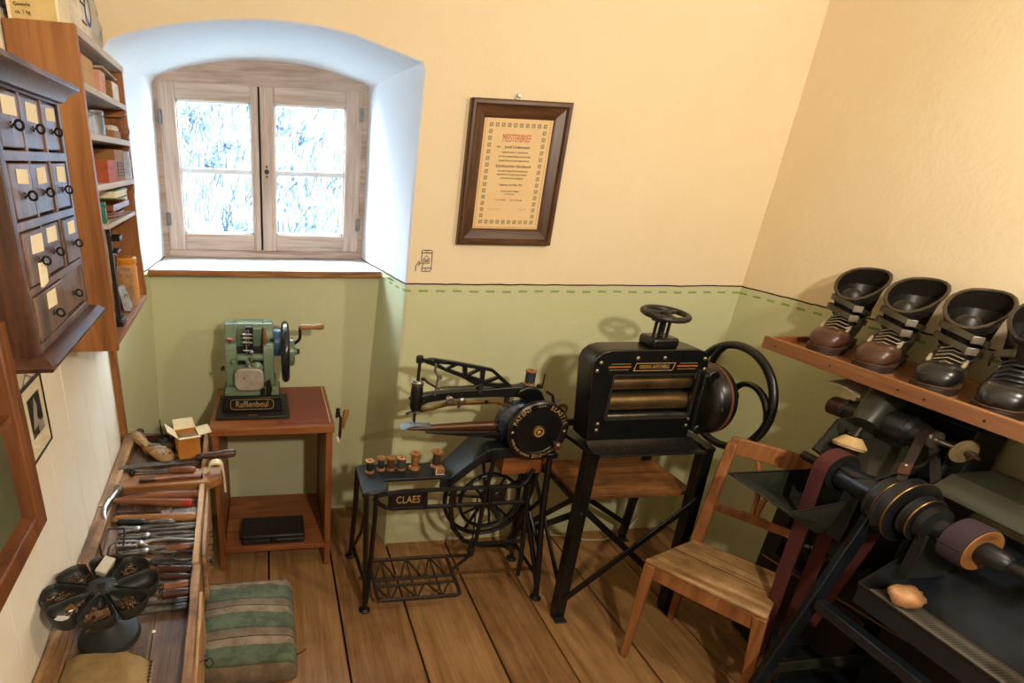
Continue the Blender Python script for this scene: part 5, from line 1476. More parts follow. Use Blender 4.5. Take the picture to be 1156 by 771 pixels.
dirv = (pr_ - pl).normalized()
for s in (-1, 1):
    pts = [mc + V((0, 0, 0.012)) + dirv * (0.006 * s), mc.lerp(tc, 0.35) + dirv * (0.010 * s), mc.lerp(tc, 0.7) + dirv * (0.028 * s), tc + dirv * (0.055 * s)]
    b = MB(); b.tube(pts, 0.008, 8, rs=[0.007, 0.008, 0.008, 0.007]); b.build('splat', M['chair_wood'], ch)
for a_, c_ in ((fl_, fr2), (fr2, br_), (br_, bl_), (bl_, fl_)):
    b = MB(); b.bar(a_ + V((0, 0, 0.407)), c_ + V((0, 0, 0.407)), 0.018, 0.056); b.build('apron', M['chair_wood'], ch, bevel=0.002)

# ================================================================= TREADLE SEWING MACHINE
sm = thing('treadle_sewing_machine', 'black cast iron treadle patching machine on its own stand', 'sewing machine', (0.75, 1.92, 0))
iron = M['black']
bluek = flat('blue_black_paint', '10161e', 0.35, h2='0c1016', scale=20, spec=0.5)
FLf, BLf, FRf, BRf = V((0.375, 1.803, 0)), V((0.364, 2.165, 0)), V((1.150, 1.797, 0)), V((1.150, 2.066, 0))


def rod(name, pts, r, m=iron, n=8, rs=None, parent=None):
    b = MB(); b.tube(pts, r, n, rs=rs); return b.build(name, m, parent or sm)


for f_ in (FLf, BLf, FRf, BRf):
    b = MB(); b.lathe(f_, (0, 0, 1), [(0.024, 0), (0.024, 0.005), (0.014, 0.012), (0.010, 0.03)], 14); b.build('foot', iron, sm)
rod('leg', [(0.352, 1.775, 0.605), (0.356, 1.780, 0.5), (0.372, 1.800, 0.08), FLf + V((0, 0, 0.012))], 0.011)
rod('leg', [(0.392, 1.782, 0.600), (0.393, 1.785, 0.5), (0.384, 1.80, 0.12), FLf + V((0.004, 0, 0.04))], 0.010)
rod('leg', [(0.345, 1.95, 0.606), (0.35, 2.0, 0.4), (0.362, 2.14, 0.05), BLf + V((0, 0, 0.012))], 0.012)
rod('brace', [(0.36, 1.79, 0.55), (0.36, 1.90, 0.33), (0.364, 2.10, 0.10)], 0.008)
rod('cross_bar', [FLf + V((0, 0, 0.13)), BLf + V((0, 0, 0.10))], 0.009)
rod('leg', [(1.095, 1.812, 0.725), (1.11, 1.81, 0.45), (1.146, 1.80, 0.08), FRf + V((0, 0, 0.012))], 0.013)
rod('leg', [(1.065, 1.93, 0.72), (1.075, 1.90, 0.45), (1.13, 1.82, 0.16), FRf + V((-0.004, 0.004, 0.06))], 0.011)
rod('leg', [(1.075, 1.985, 0.70), (1.10, 2.02, 0.40), (1.145, 2.06, 0.05), BRf + V((0, 0, 0.012))], 0.011)
rod('brace', [(1.105, 1.81, 0.52), (1.10, 1.90, 0.40), (1.135, 2.04, 0.18)], 0.009)
rod('brace', [(1.09, 2.0, 0.55), (1.10, 1.90, 0.40), (1.13, 1.81, 0.26)], 0.009)
rod('cross_bar', [FRf + V((0, 0, 0.10)), BRf + V((0, 0, 0.10))], 0.009)
b = MB(); b.box(1.072, 1.118, 1.79, 1.83, 0.712, 0.735); b.build('leg_cap', iron, sm, bevel=0.004)

# low table plate with tongue, then the sloping platform
b = MB(); b.prism([(0.332, 1.755), (0.372, 1.748), (0.388, 1.752), (0.432, 1.766), (0.440, 1.80), (0.432, 1.842), (0.70, 1.845), (0.72, 1.965), (0.352, 1.968), (0.334, 1.945)], (0, 0, 0.607), (1, 0, 0), (0, 1, 0), (0, 0, 0.014)); b.build('table_plate', bluek, sm, bevel=0.004)
b = MB(); b.lathe((0.345, 1.757, 0.605), (0, 0, 1), [(0.014, 0), (0.014, 0.017)], 14); b.lathe((0.345, 1.757, 0.6222), (0, 0, 1), [(0.007, 0), (0.006, 0.002)], 10); b.build('screw_lug', M['iron'], sm)
rings = []
for x, z, y0, y1 in ((0.665, 0.612, 1.842, 1.968), (0.705, 0.618, 1.838, 1.972), (0.83, 0.738, 1.825, 1.99), (0.86, 0.748, 1.825, 2.0), (0.98, 0.748, 1.83, 2.0), (1.07, 0.735, 1.83, 2.0)):
    rings.append([V((x, y0, z)), V((x, y1, z)), V((x, y1, z - 0.014)), V((x, y0 + 0.012, z - 0.014)), V((x, y0 + 0.012, z - 0.045)), V((x, y0, z - 0.045))])
b = MB(); b.loft(rings, cap0=True, cap1=True); b.build('platform', bluek, sm, smooth=40, bevel=0.002)
# front frame bars
YF = 1.800
for nm, z in (('frame_bar', 0.590), ('frame_bar', 0.512)):
    rod(nm, [(0.40 if z > 0.55 else 0.455, YF - (0.02 if z > 0.55 else 0), z), (0.50, YF, z), (0.85, YF, z), (0.985, YF, z), (1.015, YF + 0.005, z + 0.02), (1.035, YF + 0.01, z + 0.07)] if z > 0.55 else [(0.385, YF - 0.02, 0.575), (0.405, YF - 0.015, 0.548), (0.435, YF, 0.520), (0.47, YF, 0.512), (0.85, YF, 0.512), (1.01, YF, 0.512)], 0.009)
for x in (0.452, 0.592, 0.71, 0.86): rod('upright', [(x, YF, 0.590), (x + 0.004, YF, 0.512)], 0.010)
b = MB(); b.box(0.458, 0.588, YF - 0.004, YF + 0.004, 0.518, 0.584); npl = b.build('name_plate', iron, sm, bevel=0.002)
b = MB(); b.plate(rrect(0.468, 0.580, 0.524, 0.580, 0.006), [rrect(0.471, 0.577, 0.527, 0.577, 0.005)], (0, YF - 0.004, 0), (1, 0, 0), (0, 0, 1), (0, -0.002, 0)); b.build('plate_border', M['iron'], npl)
lettering('lettering', 'CLAES', 0.046, M['gold'], npl, frame((0.524, YF - 0.0046, 0.552), (1, 0, 0), (0, 0, 1)), 0.0012, sx=0.76)
rod('wheel_guard', [(0.705, YF + 0.004, 0.60), (0.705, YF + 0.004, 0.50), (0.725, YF + 0.005, 0.40), (0.78, YF + 0.006, 0.33), (0.86, YF + 0.008, 0.300), (0.95, YF + 0.02, 0.285), (1.02, YF + 0.06, 0.24), (1.07, YF + 0.14, 0.16), (1.11, YF + 0.20, 0.10)], 0.010)
rod('frame_bar', [(0.83, YF + 0.006, 0.312), (1.035, YF + 0.006, 0.312)], 0.008)
rod('upright', [(1.03, YF + 0.006, 0.585), (1.035, YF + 0.006, 0.42), (1.065, YF + 0.03, 0.20), (1.07, YF + 0.04, 0.10)], 0.010)
rod('upright', [(0.86, YF, 0.740), (0.845, YF, 0.60), (0.835, YF, 0.40), (0.83, YF, 0.31)], 0.009)
b = MB(); b.lathe((0.895, YF - 0.004, 0.548), (0, 1, 0), [(0.016, 0), (0.018, 0.004), (0.018, 0.02)], 14); b.box(0.862, 0.93, YF - 0.002, YF + 0.012, 0.520, 0.582); b.build('bearing_block', iron, sm, bevel=0.003)

# flywheel under the table and the treadle drive
WC = V((0.918, 1.955, 0.440))
b = MB(); b.ring(WC, (0, 1, 0), 0.185, 0.0095, 56, 10, 1.5); b.build('flywheel', iron, sm)
b = MB(); b.ring(WC + V((0, -0.035, 0.006)), (0, 1, 0), 0.130, 0.008, 48, 8, 1.4); b.build('drive_pulley', iron, sm)
for i in range(5):
    a = 2 * PI * i / 5 + 0.5
    rod('spoke', [WC, WC + V((math.cos(a) * 0.182, 0, math.sin(a) * 0.182))], 0.007)
    rod('spoke', [WC + V((0, -0.035, 0)), WC + V((math.cos(a + .6) * 0.128, -0.035, math.sin(a + .6) * 0.128))], 0.0055)
b = MB(); b.cyl(WC + V((0, -0.16, 0)), WC + V((0, 0.03, 0)), 0.014, n=14); b.lathe(WC + V((0, -0.055, 0)), (0, 1, 0), [(0.02, 0), (0.026, 0.005), (0.026, 0.07), (0.02, 0.08)], 16); b.build('axle', M['black_worn'], sm)
rod('pitman_rod', [(0.868, 1.925, 0.455), (0.872, 1.925, 0.25)], 0.004, M['iron'])
b = MB(); b.lathe((0.872, 1.925, 0.165), (0, 0, 1), [(0.012, 0), (0.018, 0.015), (0.015, 0.035), (0.010, 0.05), (0.011, 0.07), (0.005, 0.085)], 12); b.build('rod_joint', M['black_worn'], sm)

# treadle grid
tz = lambda y: 0.085 + 0.11 * (y - 1.76)
P = lambda x, y: V((x, y, tz(y)))
rust_iron = flat('rusty_treadle_iron', '2a221c', 0.55, 0.3, '3e2d20', 40, 0.9, 0.1)
td = MB(); td.tube([P(0.445, 1.760), P(0.76, 1.760), P(0.778, 1.768), P(0.782, 1.79), P(0.782, 1.975), P(0.77, 1.985), P(0.44, 1.985), P(0.425, 1.975), P(0.422, 1.78), P(0.43, 1.765)], 0.0085, 8, closed=True)
tro = td.build('treadle', rust_iron, sm)
for y in (1.868, 1.835):
    rod('treadle_bar', [P(0.425, y), P(0.78, y)], 0.006, rust_iron, parent=tro)
for xc in (0.475, 0.59, 0.70):
    for dx, y0, y1 in ((-0.05, 1.868, 1.985), (0.05, 1.868, 1.985), (-0.05, 1.835, 1.76), (0.05, 1.835, 1.76), (0, 1.76, 1.985)):
        b = MB(); b.bar(P(xc, y1 if dx else y0), P(xc + dx, y0 if dx else y1), 0.007, 0.006); b.build('lattice_bar', rust_iron, tro)
b = MB(); b.bar(P(0.782, 1.90), P(0.872, 1.93) + V((0, 0, 0.045)), 0.012, 0.010); b.bar(P(0.775, 1.985), P(0.872, 1.93) + V((0, 0, 0.047)), 0.012, 0.010); b.ball(P(0.874, 1.928) + V((0, 0, 0.055)), 0.014, n=10, m=6); b.build('treadle_arm', rust_iron, tro)
rod('pivot_rod', [P(0.36, 1.905) + V((0, 0, -0.016)), V((1.15, 1.88, 0.095))], 0.007, M['brass'])

# wooden drawer block under the head
b = MB(); b.box(0.930, 1.105, 1.865, 1.985, 0.606, 0.686); blk = b.build('wooden_drawer', M['red_wood_x'], sm, bevel=0.002)
b = MB(); b.box(0.94, 1.095, 1.87, 1.98, 0.686, 0.722); b.build('drawer_mount', iron, sm)

# machine head
YA = 1.905
b = MB(); pr = [(0.905, 0.748), (1.09, 0.748), (1.10, 0.80), (1.09, 0.86), (1.075, 0.92), (1.05, 0.965), (1.02, 0.985), (0.985, 0.988), (0.955, 0.975), (0.945, 0.955), (0.99, 0.93), (0.985, 0.88), (0.965, 0.845), (0.925, 0.835), (0.91, 0.80)]
b.prism(pr, (0, YA - 0.03, 0), (1, 0, 0), (0, 0, 1), (0, 0.06, 0)); b.build('column', iron, sm, bevel=0.008, seg=3)
b = MB(); b.lathe((0.972, YA - 0.055, 0.835), (0, 1, 0), [(0.06, 0), (0.085, 0.02), (0.085, 0.06), (0.06, 0.08)], 24); b.build('gear_cover', flat('bright_blue_black', '1b2f47', 0.25, spec=0.7), sm)
b = MB(); rings = []
for x, h0, h1, w_ in ((0.535, 0.918, 0.945, 0.012), (0.56, 0.905, 0.955, 0.016), (0.60, 0.925, 0.962, 0.015), (0.70, 0.938, 0.972, 0.015), (0.85, 0.942, 0.978, 0.016), (0.95, 0.94, 0.984, 0.018), (1.0, 0.93, 0.988, 0.02)):
    rings.append([V((x, YA - w_, h0)), V((x, YA + w_, h0)), V((x, YA + w_, h1)), V((x, YA - w_, h1))])
b.loft(rings, cap0=True, cap1=True); b.build('upper_arm', iron, sm, bevel=0.004, smooth=50)
b = MB(); rings = []
for x, z0, z1, w_ in ((0.525, 0.805, 0.815, 0.006), (0.535, 0.803, 0.818, 0.010), (0.65, 0.797, 0.826, 0.014), (0.80, 0.790, 0.832, 0.018), (0.925, 0.786, 0.836, 0.021)):
    rings.append([V((x, YA + w_ * math.cos(2 * PI * k_ / 14), (z0 + z1) / 2 + (z1 - z0) / 2 * math.sin(2 * PI * k_ / 14))) for k_ in range(14)])
copper = flat('worn_copper_arm', '6d4a33', 0.35, 0.7, '3f2a1e', 18, 0.9)
b.loft(rings, cap0=True, cap1=True); b.build('lower_arm', copper, sm)
b = MB(); b.prism([(0.60, 0.792), (0.93, 0.782), (0.95, 0.752), (0.78, 0.772)], (0, YA - 0.012, 0), (1, 0, 0), (0, 0, 1), (0, 0.024, 0)); b.build('arm_rib', iron, sm)
b = MB(); b.box(0.85, 0.94, YA - 0.026, YA - 0.016, 0.782, 0.790); b.build('shuttle_cover', copper, sm)
b = MB(); b.lathe((0.553, YA, 0.888), (0, 0, 1), [(0.014, 0), (0.021, 0.006), (0.024, 0.02), (0.024, 0.075), (0.021, 0.105), (0.018, 0.11)], 20); b.build('head_cylinder', iron, sm)
b = MB(); b.lathe((0.553, YA, 0.992), (0, 0, 1), [(0.022, 0), (0.024, 0.004), (0.024, 0.012), (0.019, 0.013), (0.015, 0.02), (0.008, 0.021)], 20); b.build('head_ring', M['steel'], sm)
rod('needle_bar', [(0.553, YA, 1.0), (0.555, YA, 1.095)], 0.0065, M['iron'])
rod('presser_bar', [(0.547, YA, 0.90), (0.546, YA, 0.845)], 0.0035, M['steel'])
rod('needle', [(0.553, YA, 0.895), (0.552, YA, 0.822)], 0.002, M['steel'], rs=[0.0045, 0.0012])
b = MB(); b.lathe((0.552, YA, 0.835), (0, 0, 1), [(0.003, 0), (0.0055, 0.01), (0.004, 0.025), (0.006, 0.04)], 10); b.build('needle_clamp', M['iron'], sm)
rod('presser_lever', [(0.515, YA - 0.01, 0.878), (0.53, YA - 0.005, 0.884), (0.555, YA, 0.888), (0.585, YA, 0.884)], 0.004, M['iron'], rs=[0.006, 0.004, 0.004, 0.006])
b = MB(); b.ball((0.526, YA - 0.014, 0.945), 0.008); b.ball((0.578, YA - 0.02, 0.90), 0.006); b.ball((0.575, YA - 0.022, 0.935), 0.0055); b.build('screws', M['iron'], sm)
b = MB(); b.box(0.54, 0.566, YA - 0.010, YA + 0.010, 1.082, 1.112); b.build('lever_clevis', M['iron'], sm, bevel=0.005)
# lattice lever
holes = [[(0.636, 1.076), (0.672, 1.072), (0.655, 1.057)], [(0.684, 1.070), (0.706, 1.068), (0.712, 1.044), (0.668, 1.054)][:4], [(0.725, 1.064), (0.768, 1.058), (0.728, 1.042)], [(0.778, 1.052), (0.784, 1.018), (0.737, 1.036)],
         [(0.80, 1.052), (0.838, 1.045), (0.860, 1.026), (0.806, 1.012)], [(0.868, 1.018), (0.886, 1.002), (0.886, 0.990), (0.826, 1.008)]]
outer = [(0.572, 1.098), (0.60, 1.102), (0.70, 1.086), (0.80, 1.066), (0.845, 1.056), (0.885, 1.024), (0.935, 0.982), (0.90, 0.978), (0.82, 0.985), (0.79, 0.985), (0.72, 1.024), (0.66, 1.047), (0.61, 1.070), (0.575, 1.082)]
holes = [[(0.625, 1.080), (0.683, 1.074), (0.655, 1.062)], [(0.700, 1.071), (0.722, 1.067), (0.728, 1.038), (0.672, 1.058)], [(0.741, 1.063), (0.783, 1.055), (0.744, 1.036)], [(0.796, 1.050), (0.800, 1.016), (0.757, 1.030)],
         [(0.815, 1.050), (0.840, 1.044), (0.866, 1.022), (0.815, 1.008)], [(0.872, 1.014), (0.900, 0.993), (0.836, 0.998)]]
b = MB(); b.plate(outer, holes, (0, YA - 0.008, 0), (1, 0, 0), (0, 0, 1), (0, 0.016, 0)); b.build('lattice_lever', iron, sm, bevel=0.0015)
b = MB(); b.bar((0.565, YA, 1.093), (0.62, YA, 1.083), 0.012, 0.014); b.ball((0.60, YA - 0.01, 1.092), 0.008); b.build('lever_tip', M['iron'], sm)
b = MB(); b.lathe((0.80, YA - 0.022, 0.986), (0, 1, 0), [(0.010, 0), (0.012, 0.004), (0.012, 0.03)], 14); b.lathe((0.80, YA - 0.026, 0.965), (0, 1, 0), [(0.008, 0), (0.009, 0.01)], 12); b.build('lever_pivot', M['black_worn'], sm)
rod('takeup_arm', [(0.615, YA - 0.012, 1.083), (0.612, YA - 0.014, 1.055), (0.626, YA - 0.016, 1.03), (0.622, YA - 0.018, 0.99), (0.618, YA - 0.018, 0.955)], 0.0045, M['steel'])
b = MB(); b.lathe((0.628, YA - 0.028, 1.033), (0, 1, 0), [(0.010, 0), (0.011, 0.004), (0.008, 0.014)], 12); b.build('takeup_knob', M['steel'], sm)
rod('guide_rod', [(0.575, YA - 0.005, 1.02), (0.59, YA - 0.005, 1.005), (0.64, YA - 0.002, 0.975)], 0.0045, M['black_worn'])
b = MB(); b.lathe((0.572, YA - 0.006, 1.015), (0, 0, 1), [(0.008, 0), (0.009, 0.006), (0.006, 0.01)], 10); b.build('guide_nut', M['iron'], sm)
rod('side_bar', [(0.64, YA - 0.012, 0.985), (0.80, YA - 0.012, 0.990)], 0.004, M['iron'])
b = MB(); pr = [(0.57, 0.905), (0.61, 0.912), (0.66, 0.929), (0.86, 0.934), (0.93, 0.912), (0.965, 0.888), (0.968, 0.880), (0.955, 0.882), (0.925, 0.902), (0.86, 0.920), (0.67, 0.914), (0.615, 0.900), (0.575, 0.893)]
b.prism(pr, (0, YA - 0.030, 0), (1, 0, 0), (0, 0, 1), (0, 0.008, 0)); ll = b.build('lift_lever', M['brass'], sm, bevel=0.002)
b = MB(); b.lathe((0.825, YA - 0.034, 0.928), (0, 1, 0), [(0.008, 0), (0.009, 0.004)], 12); b.build('lever_screw', M['iron'], ll)
b = MB(); b.lathe((0.672, YA - 0.05, 0.945), (0, 1, 0), [(0.012, 0), (0.017, 0.004), (0.017, 0.008), (0.008, 0.012), (0.012, 0.03)], 16); b.lathe((0.722, YA - 0.05, 0.94), (0, 1, 0), [(0.008, 0), (0.014, 0.004), (0.014, 0.01), (0.006, 0.03)], 14); b.bar((0.722, YA - 0.045, 0.94), (0.705, YA - 0.05, 0.915), 0.008, 0.006); b.build('tension_disc', M['steel'], sm)
# big lettered wheel with crank knob
BC = V((1.022, 1.812, 0.830)); BR_ = 0.123
b = MB(); b.lathe(BC + V((0, -0.012, 0)), (0, 1, 0), [(0.020, 0.002), (0.092, 0.0045), (0.096, 0.0015), (0.117, 0.0), (BR_, 0.004), (BR_, 0.022), (BR_ - 0.01, 0.028), (0.03, 0.03)], 56); wh = b.build('lettered_wheel', iron, sm)
b = MB(); b.lathe(BC + V((0, -0.016, 0)), (0, 1, 0), [(0.024, 0), (0.026, 0.002), (0.026, 0.008)], 24); b.build('wheel_boss', M['brass'], wh)
b = MB(); b.ring(BC + V((0, -0.0165, 0)), (0, 1, 0), 0.017, 0.0025, 20, 6); b.ball(BC + V((0, -0.0165, 0)), 0.008, (1, 0.4, 1)); b.build('boss_emblem', M['gold'], wh)
b = MB(); b.cyl(BC + V((0, 0.01, 0)), BC + V((0, 0.10, 0)), 0.02, n=14); b.build('wheel_shaft', M['black_worn'], sm)
kn = BC + V((0.072, -0.012, -0.048))
b = MB(); b.lathe(kn, (0, -1, 0), [(0.006, 0), (0.006, 0.012), (0.012, 0.016), (0.016, 0.026), (0.014, 0.036), (0.006, 0.042)], 14); b.build('crank_knob', flat('brown_knob', '5b3624', 0.3), wh)


def arc_text(txt, size, a0, a1, rad, flip=False):
    n = len(txt)
    for i, c_ in enumerate(txt):
        if c_ == ' ': continue
        a = R(a0 + (a1 - a0) * (i / max(1, n - 1)))
        er = V((math.sin(a), 0, math.cos(a))); et = V((math.cos(a), 0, -math.sin(a)))
        p = BC + er * rad + V((0, -0.0125, 0))
        lettering('lettering', c_, size, M['gold'], wh, frame(p, -et if flip else et, -er if flip else er), 0.0006)


arc_text('PATENT', 0.026, -70, -28, 0.106)
arc_text('-DRP-', 0.012, -12, 9, 0.108)
arc_text('ELASTIK', 0.026, 22, 72, 0.106)
arc_text('CLAES & CO. G.M.B.H.', 0.014, -108, -168, 0.107, True)
arc_text('2013', 0.022, -176, -193, 0.107, True)
arc_text('MÜHLHAUSEN', 0.012, -199, -228, 0.107, True)
for a in (-90, 90):
    b = MB(); p = BC + V((math.sin(R(a)) * 0.106, -0.012, 0)); b.lathe(p, (0, -1, 0), [(0.006, 0), (0.004, 0.002)], 6); b.build('star_mark', M['gold'], wh)
# rear hand wheel, spool pin, winder
b = MB(); b.ring((0.955, 1.975, 0.895), (0.9, -0.45, 0), 0.060, 0.008, 32, 8, 1.2); b.build('rear_wheel', iron, sm)
rod('rear_spoke', [(0.955, 1.975, 0.845), (0.957, 1.975, 0.95)], 0.005)
rod('rear_spoke', [(0.93, 1.93, 0.86), (0.985, 2.02, 0.925)], 0.005)
rod('spool_pin', [(1.063, YA, 0.975), (1.063, YA, 1.03)], 0.0028, M['iron'])
b = MB(); b.lathe((1.045, YA - 0.01, 0.975), (0, 0, 1), [(0.010, 0), (0.013, 0.003), (0.013, 0.012), (0.005, 0.016)], 12); b.build('thread_guide', M['iron'], sm)
rod('winder_arm', [(1.07, YA - 0.02, 0.965), (1.095, YA - 0.03, 0.95), (1.10, YA - 0.035, 0.925), (1.115, YA - 0.04, 0.905)], 0.006)
rod('winder_lever', [(1.10, YA - 0.04, 0.93), (1.125, YA - 0.045, 0.935)], 0.004)
b = MB(); b.lathe((1.128, YA - 0.055, 0.905), (0.1, -1, 0.15), [(0.018, 0), (0.022, 0.003), (0.022, 0.010), (0.012, 0.011), (0.008, 0.009), (0.004, 0.013)], 20); b.build('winder_wheel', M['brass'], sm)

# things on the machine
t = thing('thread_spool', 'dark thread spool standing on top of the sewing machine arm', 'spool', (1.005, YA, 0.987))
def spool_parts(t, r, h, th_m, wood_m=None, local=True, core=None):
    wood_m = wood_m or handle_pale
    b = MB(); b.lathe((0, 0, 0), (0, 0, 1), [(r, 0), (r, h * 0.08), (r * 0.72, h * 0.16), (r * 0.6, h * 0.2), (r * 0.6, h * 0.8), (r * 0.72, h * 0.86), (r, h * 0.93), (r, h), (r * 0.3, h), (r * 0.28, h * 0.9)], 18); b.build('spool_core', wood_m, t)
    if th_m:
        b = MB(); tr_ = core or r * 0.85; b.lathe((0, 0, 0), (0, 0, 1), [(r * 0.62, h * 0.15), (tr_, h * 0.19), (tr_, h * 0.83), (r * 0.62, h * 0.87)], 18); b.build('thread', th_m, t)
OFF[t.name] = V((0, 0, 0))
spool_parts(t, 0.022, 0.058, flat('steel_blue_thread', '2c333b', 0.6, h2='20262c', scale=200), core=0.0195)
thr = [flat('black_thread', '191a1c', 0.6, h2='101112', scale=200), flat('charcoal_thread', '2b2c2e', 0.6, h2='1d1e20', scale=200), flat('brown_thread', '5a2f1f', 0.6, h2='472417', scale=200), flat('grey_brown_thread', '4a443d', 0.6, h2='38332e', scale=200), None, flat('dark_brown_thread', '4b3022', 0.6, h2='3a2419', scale=200)]
labs = ['leftmost of the row, small wooden spool with black thread', 'small wooden spool with charcoal thread, second from the left', 'small spool with red brown thread, third from the left', 'spool fully wound with grey brown thread, fourth from the left', 'large empty pale wooden spool standing in the row', 'large wooden spool with some dark brown thread beside the slope']
spec = [(0.385, 1.905, 0.0190, 0.052, 0.0145), (0.434, 1.920, 0.0185, 0.056, 0.013), (0.474, 1.918, 0.0175, 0.055, 0.0155), (0.517, 1.918, 0.0195, 0.053, 0.0188), (0.573, 1.918, 0.0240, 0.073, None), (0.667, 1.925, 0.0245, 0.072, 0.0165)]
for (x, y, r, h, cr_), m_, lb in zip(spec, thr, labs):
    t = thing('thread_spool', lb, 'spool', (x, y, 0.6215), 'thread spools on the machine table', local=True)
    spool_parts(t, r, h, m_, None if h < 0.06 else handle_pale, core=cr_)
t = thing('wooden_cube', 'small cut wooden block in front of the last spool', 'block', (0.665, 1.872, 0.6215), local=True)
b = MB(); b.box(-0.018, 0.018, -0.012, 0.012, 0, 0.026); b.build('block', M['tray_wood'], t, bevel=0.001)
b = MB(); b.box(-0.018, 0.018, -0.0126, -0.012, 0.0, 0.003); b.box(-0.018, -0.015, -0.0126, -0.012, 0.003, 0.026); b.build('pale_edge', M['paper'], t)
t = thing('leather_scrap', 'small grey leather scrap lying under the machine needle', 'leather', (0.545, YA, 0.822), local=True)
b = MB(); g = []
for j in range(5):
    for i in range(9):
        u, v = i / 8, j / 4; g.append(V((-0.048 + 0.125 * u, -0.028 + 0.05 * v + 0.01 * u * (1 - v), 0.004 * math.sin(u * 5) - 0.008 * max(0, 0.3 - u) / 0.3 * 1.2 + 0.002)))
n_ = len(g); g2 = [p + V((0, 0, 0.002)) for p in g]
fs = [(j * 9 + i, j * 9 + i + 1, j * 9 + i + 10, j * 9 + i + 9) for j in range(4) for i in range(8)]
b.add(g, fs); b.add(g2, fs); b.build('scrap', flat('grey_blue_leather', '5d666b', 0.55, h2='474f54', scale=50), t, smooth=60)

# ================================================================= ROLLER MACHINE ON ITS STAND
rm = thing('roller_machine', 'black leather roller press with a big curved spoke wheel on an iron stand', 'machine', (1.42, 1.86, 0))
blk = flat('roller_black', '101211', 0.3, h2='0b0c0c', scale=14, spec=0.5)
Yf = 1.700
pan = [(1.163, 0.835), (1.575, 0.835), (1.578, 1.13), (1.570, 1.165), (1.550, 1.182), (1.52, 1.190), (1.185, 1.190), (1.155, 1.182), (1.133, 1.163), (1.125, 1.135)]
open_ = [(1.223, 0.925), (1.548, 0.925), (1.545, 1.082), (1.538, 1.092), (1.222, 1.092), (1.215, 1.082)]
b = MB(); b.plate(pan, [open_], (0, Yf, 0), (1, 0, 0), (0, 0, 1), (0, 0.0135, 0)); fp = b.build('front_panel', blk, rm, bevel=0.003)
ins = [(1.20, 0.85), (1.545, 0.85), (1.548, 1.12), (1.54, 1.15), (1.52, 1.168), (1.185, 1.168), (1.16, 1.15), (1.155, 1.12)]
rings = [[V((x, y, z)) for x, z in pan] for y in (Yf + 0.014, Yf + 0.10)]
rings += [[V((1.35 + (x - 1.35) * 0.96, y, 1.0 + (z - 1.0) * 0.96)) for x, z in pan] for y in (Yf + 0.10, Yf + 0.016)]
b = MB(); b.loft(rings + [rings[0]]); b.build('casing', blk, rm, smooth=45)
b = MB(); b.plate(rrect(1.208, 1.560, 0.918, 1.10, 0.014), [open_], (0, Yf - 0.0005, 0), (1, 0, 0), (0, 0, 1), (0, -0.004, 0)); b.build('opening_rim', M['black_worn'], fp, bevel=0.001)
for z, y, r in ((1.055, Yf + 0.045, 0.030), (0.975, Yf + 0.045, 0.034)):
    b = MB(); b.cyl((1.20, y, z), (1.565, y, z), r, n=28); b.build('roller', M['bronze'], rm)
b = MB(); b.box(1.22, 1.55, Yf + 0.002, Yf + 0.02, 0.926, 0.938); b.build('feed_table', M['steel'], rm, bevel=0.002)
b = MB(); b.box(1.18, 1.57, Yf + 0.075, Yf + 0.085, 0.87, 1.16); b.build('rear_plate', M['black_worn'], rm)
for x, z in ((1.152, 1.145), (1.143, 1.115), (1.29, 1.160), (1.395, 1.160), (1.555, 1.155), (1.565, 1.115), (1.192, 0.905), (1.192, 0.880), (1.562, 0.915), (1.558, 0.888)):
    b = MB(); b.lathe((x, Yf, z), (0, -1, 0), [(0.008, 0), (0.0075, 0.003), (0.004, 0.006), (0, 0.0065)], 10); b.build('rivet', flat('brassy_rivet', '8d7d66', 0.35, 0.8) if 'rvt' not in M else M['rvt'], fp); M.setdefault('rvt', bpy.data.materials.get('brassy_rivet'))
for x0, x1 in ((1.185, 1.272), (1.452, 1.535)):
    b = MB(); b.box(x0, x1, Yf - 0.0008, Yf, 1.1255, 1.131); b.build('orange_stripe', M['orange_line'], fp)
    b = MB(); b.box(x0 + 0.008, x1 - 0.004, Yf - 0.0008, Yf, 1.1385, 1.140); b.build('gold_stripe', M['gold'], fp)
    b = MB(); b.box(x0 + 0.004, x1 - 0.008, Yf - 0.0008, Yf, 1.1165, 1.118); b.build('gold_stripe', M['gold'], fp)
b = MB(); b.plate([(1.282, 1.112), (1.437, 1.112), (1.444, 1.142), (1.289, 1.142)], [[(1.286, 1.1145), (1.435, 1.1145), (1.440, 1.1395), (1.291, 1.1395)]], (0, Yf, 0), (1, 0, 0), (0, 0, 1), (0, -0.001, 0)); b.build('gold_border', M['gold'], fp)
lettering('lettering', 'ORIGINAL-RAFFLENBEUL', 0.0205, M['gold'], fp, frame((1.363, Yf - 0.0004, 1.127), (1, 0, 0), (0, 0, 1)), 0.0008, sx=0.52)
# curved tray below
rings = []
for y, z in ((Yf - 0.002, 0.838), (Yf - 0.02, 0.822), (Yf - 0.055, 0.812), (Yf - 0.085, 0.818), (Yf - 0.088, 0.812), (Yf - 0.05, 0.804), (Yf, 0.812), (Yf + 0.05, 0.812)):
    x0, x1 = (1.160, 1.60); rings.append([V((x0 + (0.012 if y < Yf - 0.06 else 0), y, z)), V((x1, y, z))])
b = MB(); b.loft(rings, closed=False); b.build('tray', flat('black_tray_metal', '1d1e1c', 0.28, 0.4, '2f2b26', 18, 0.8), rm, smooth=60, solid=0.002)
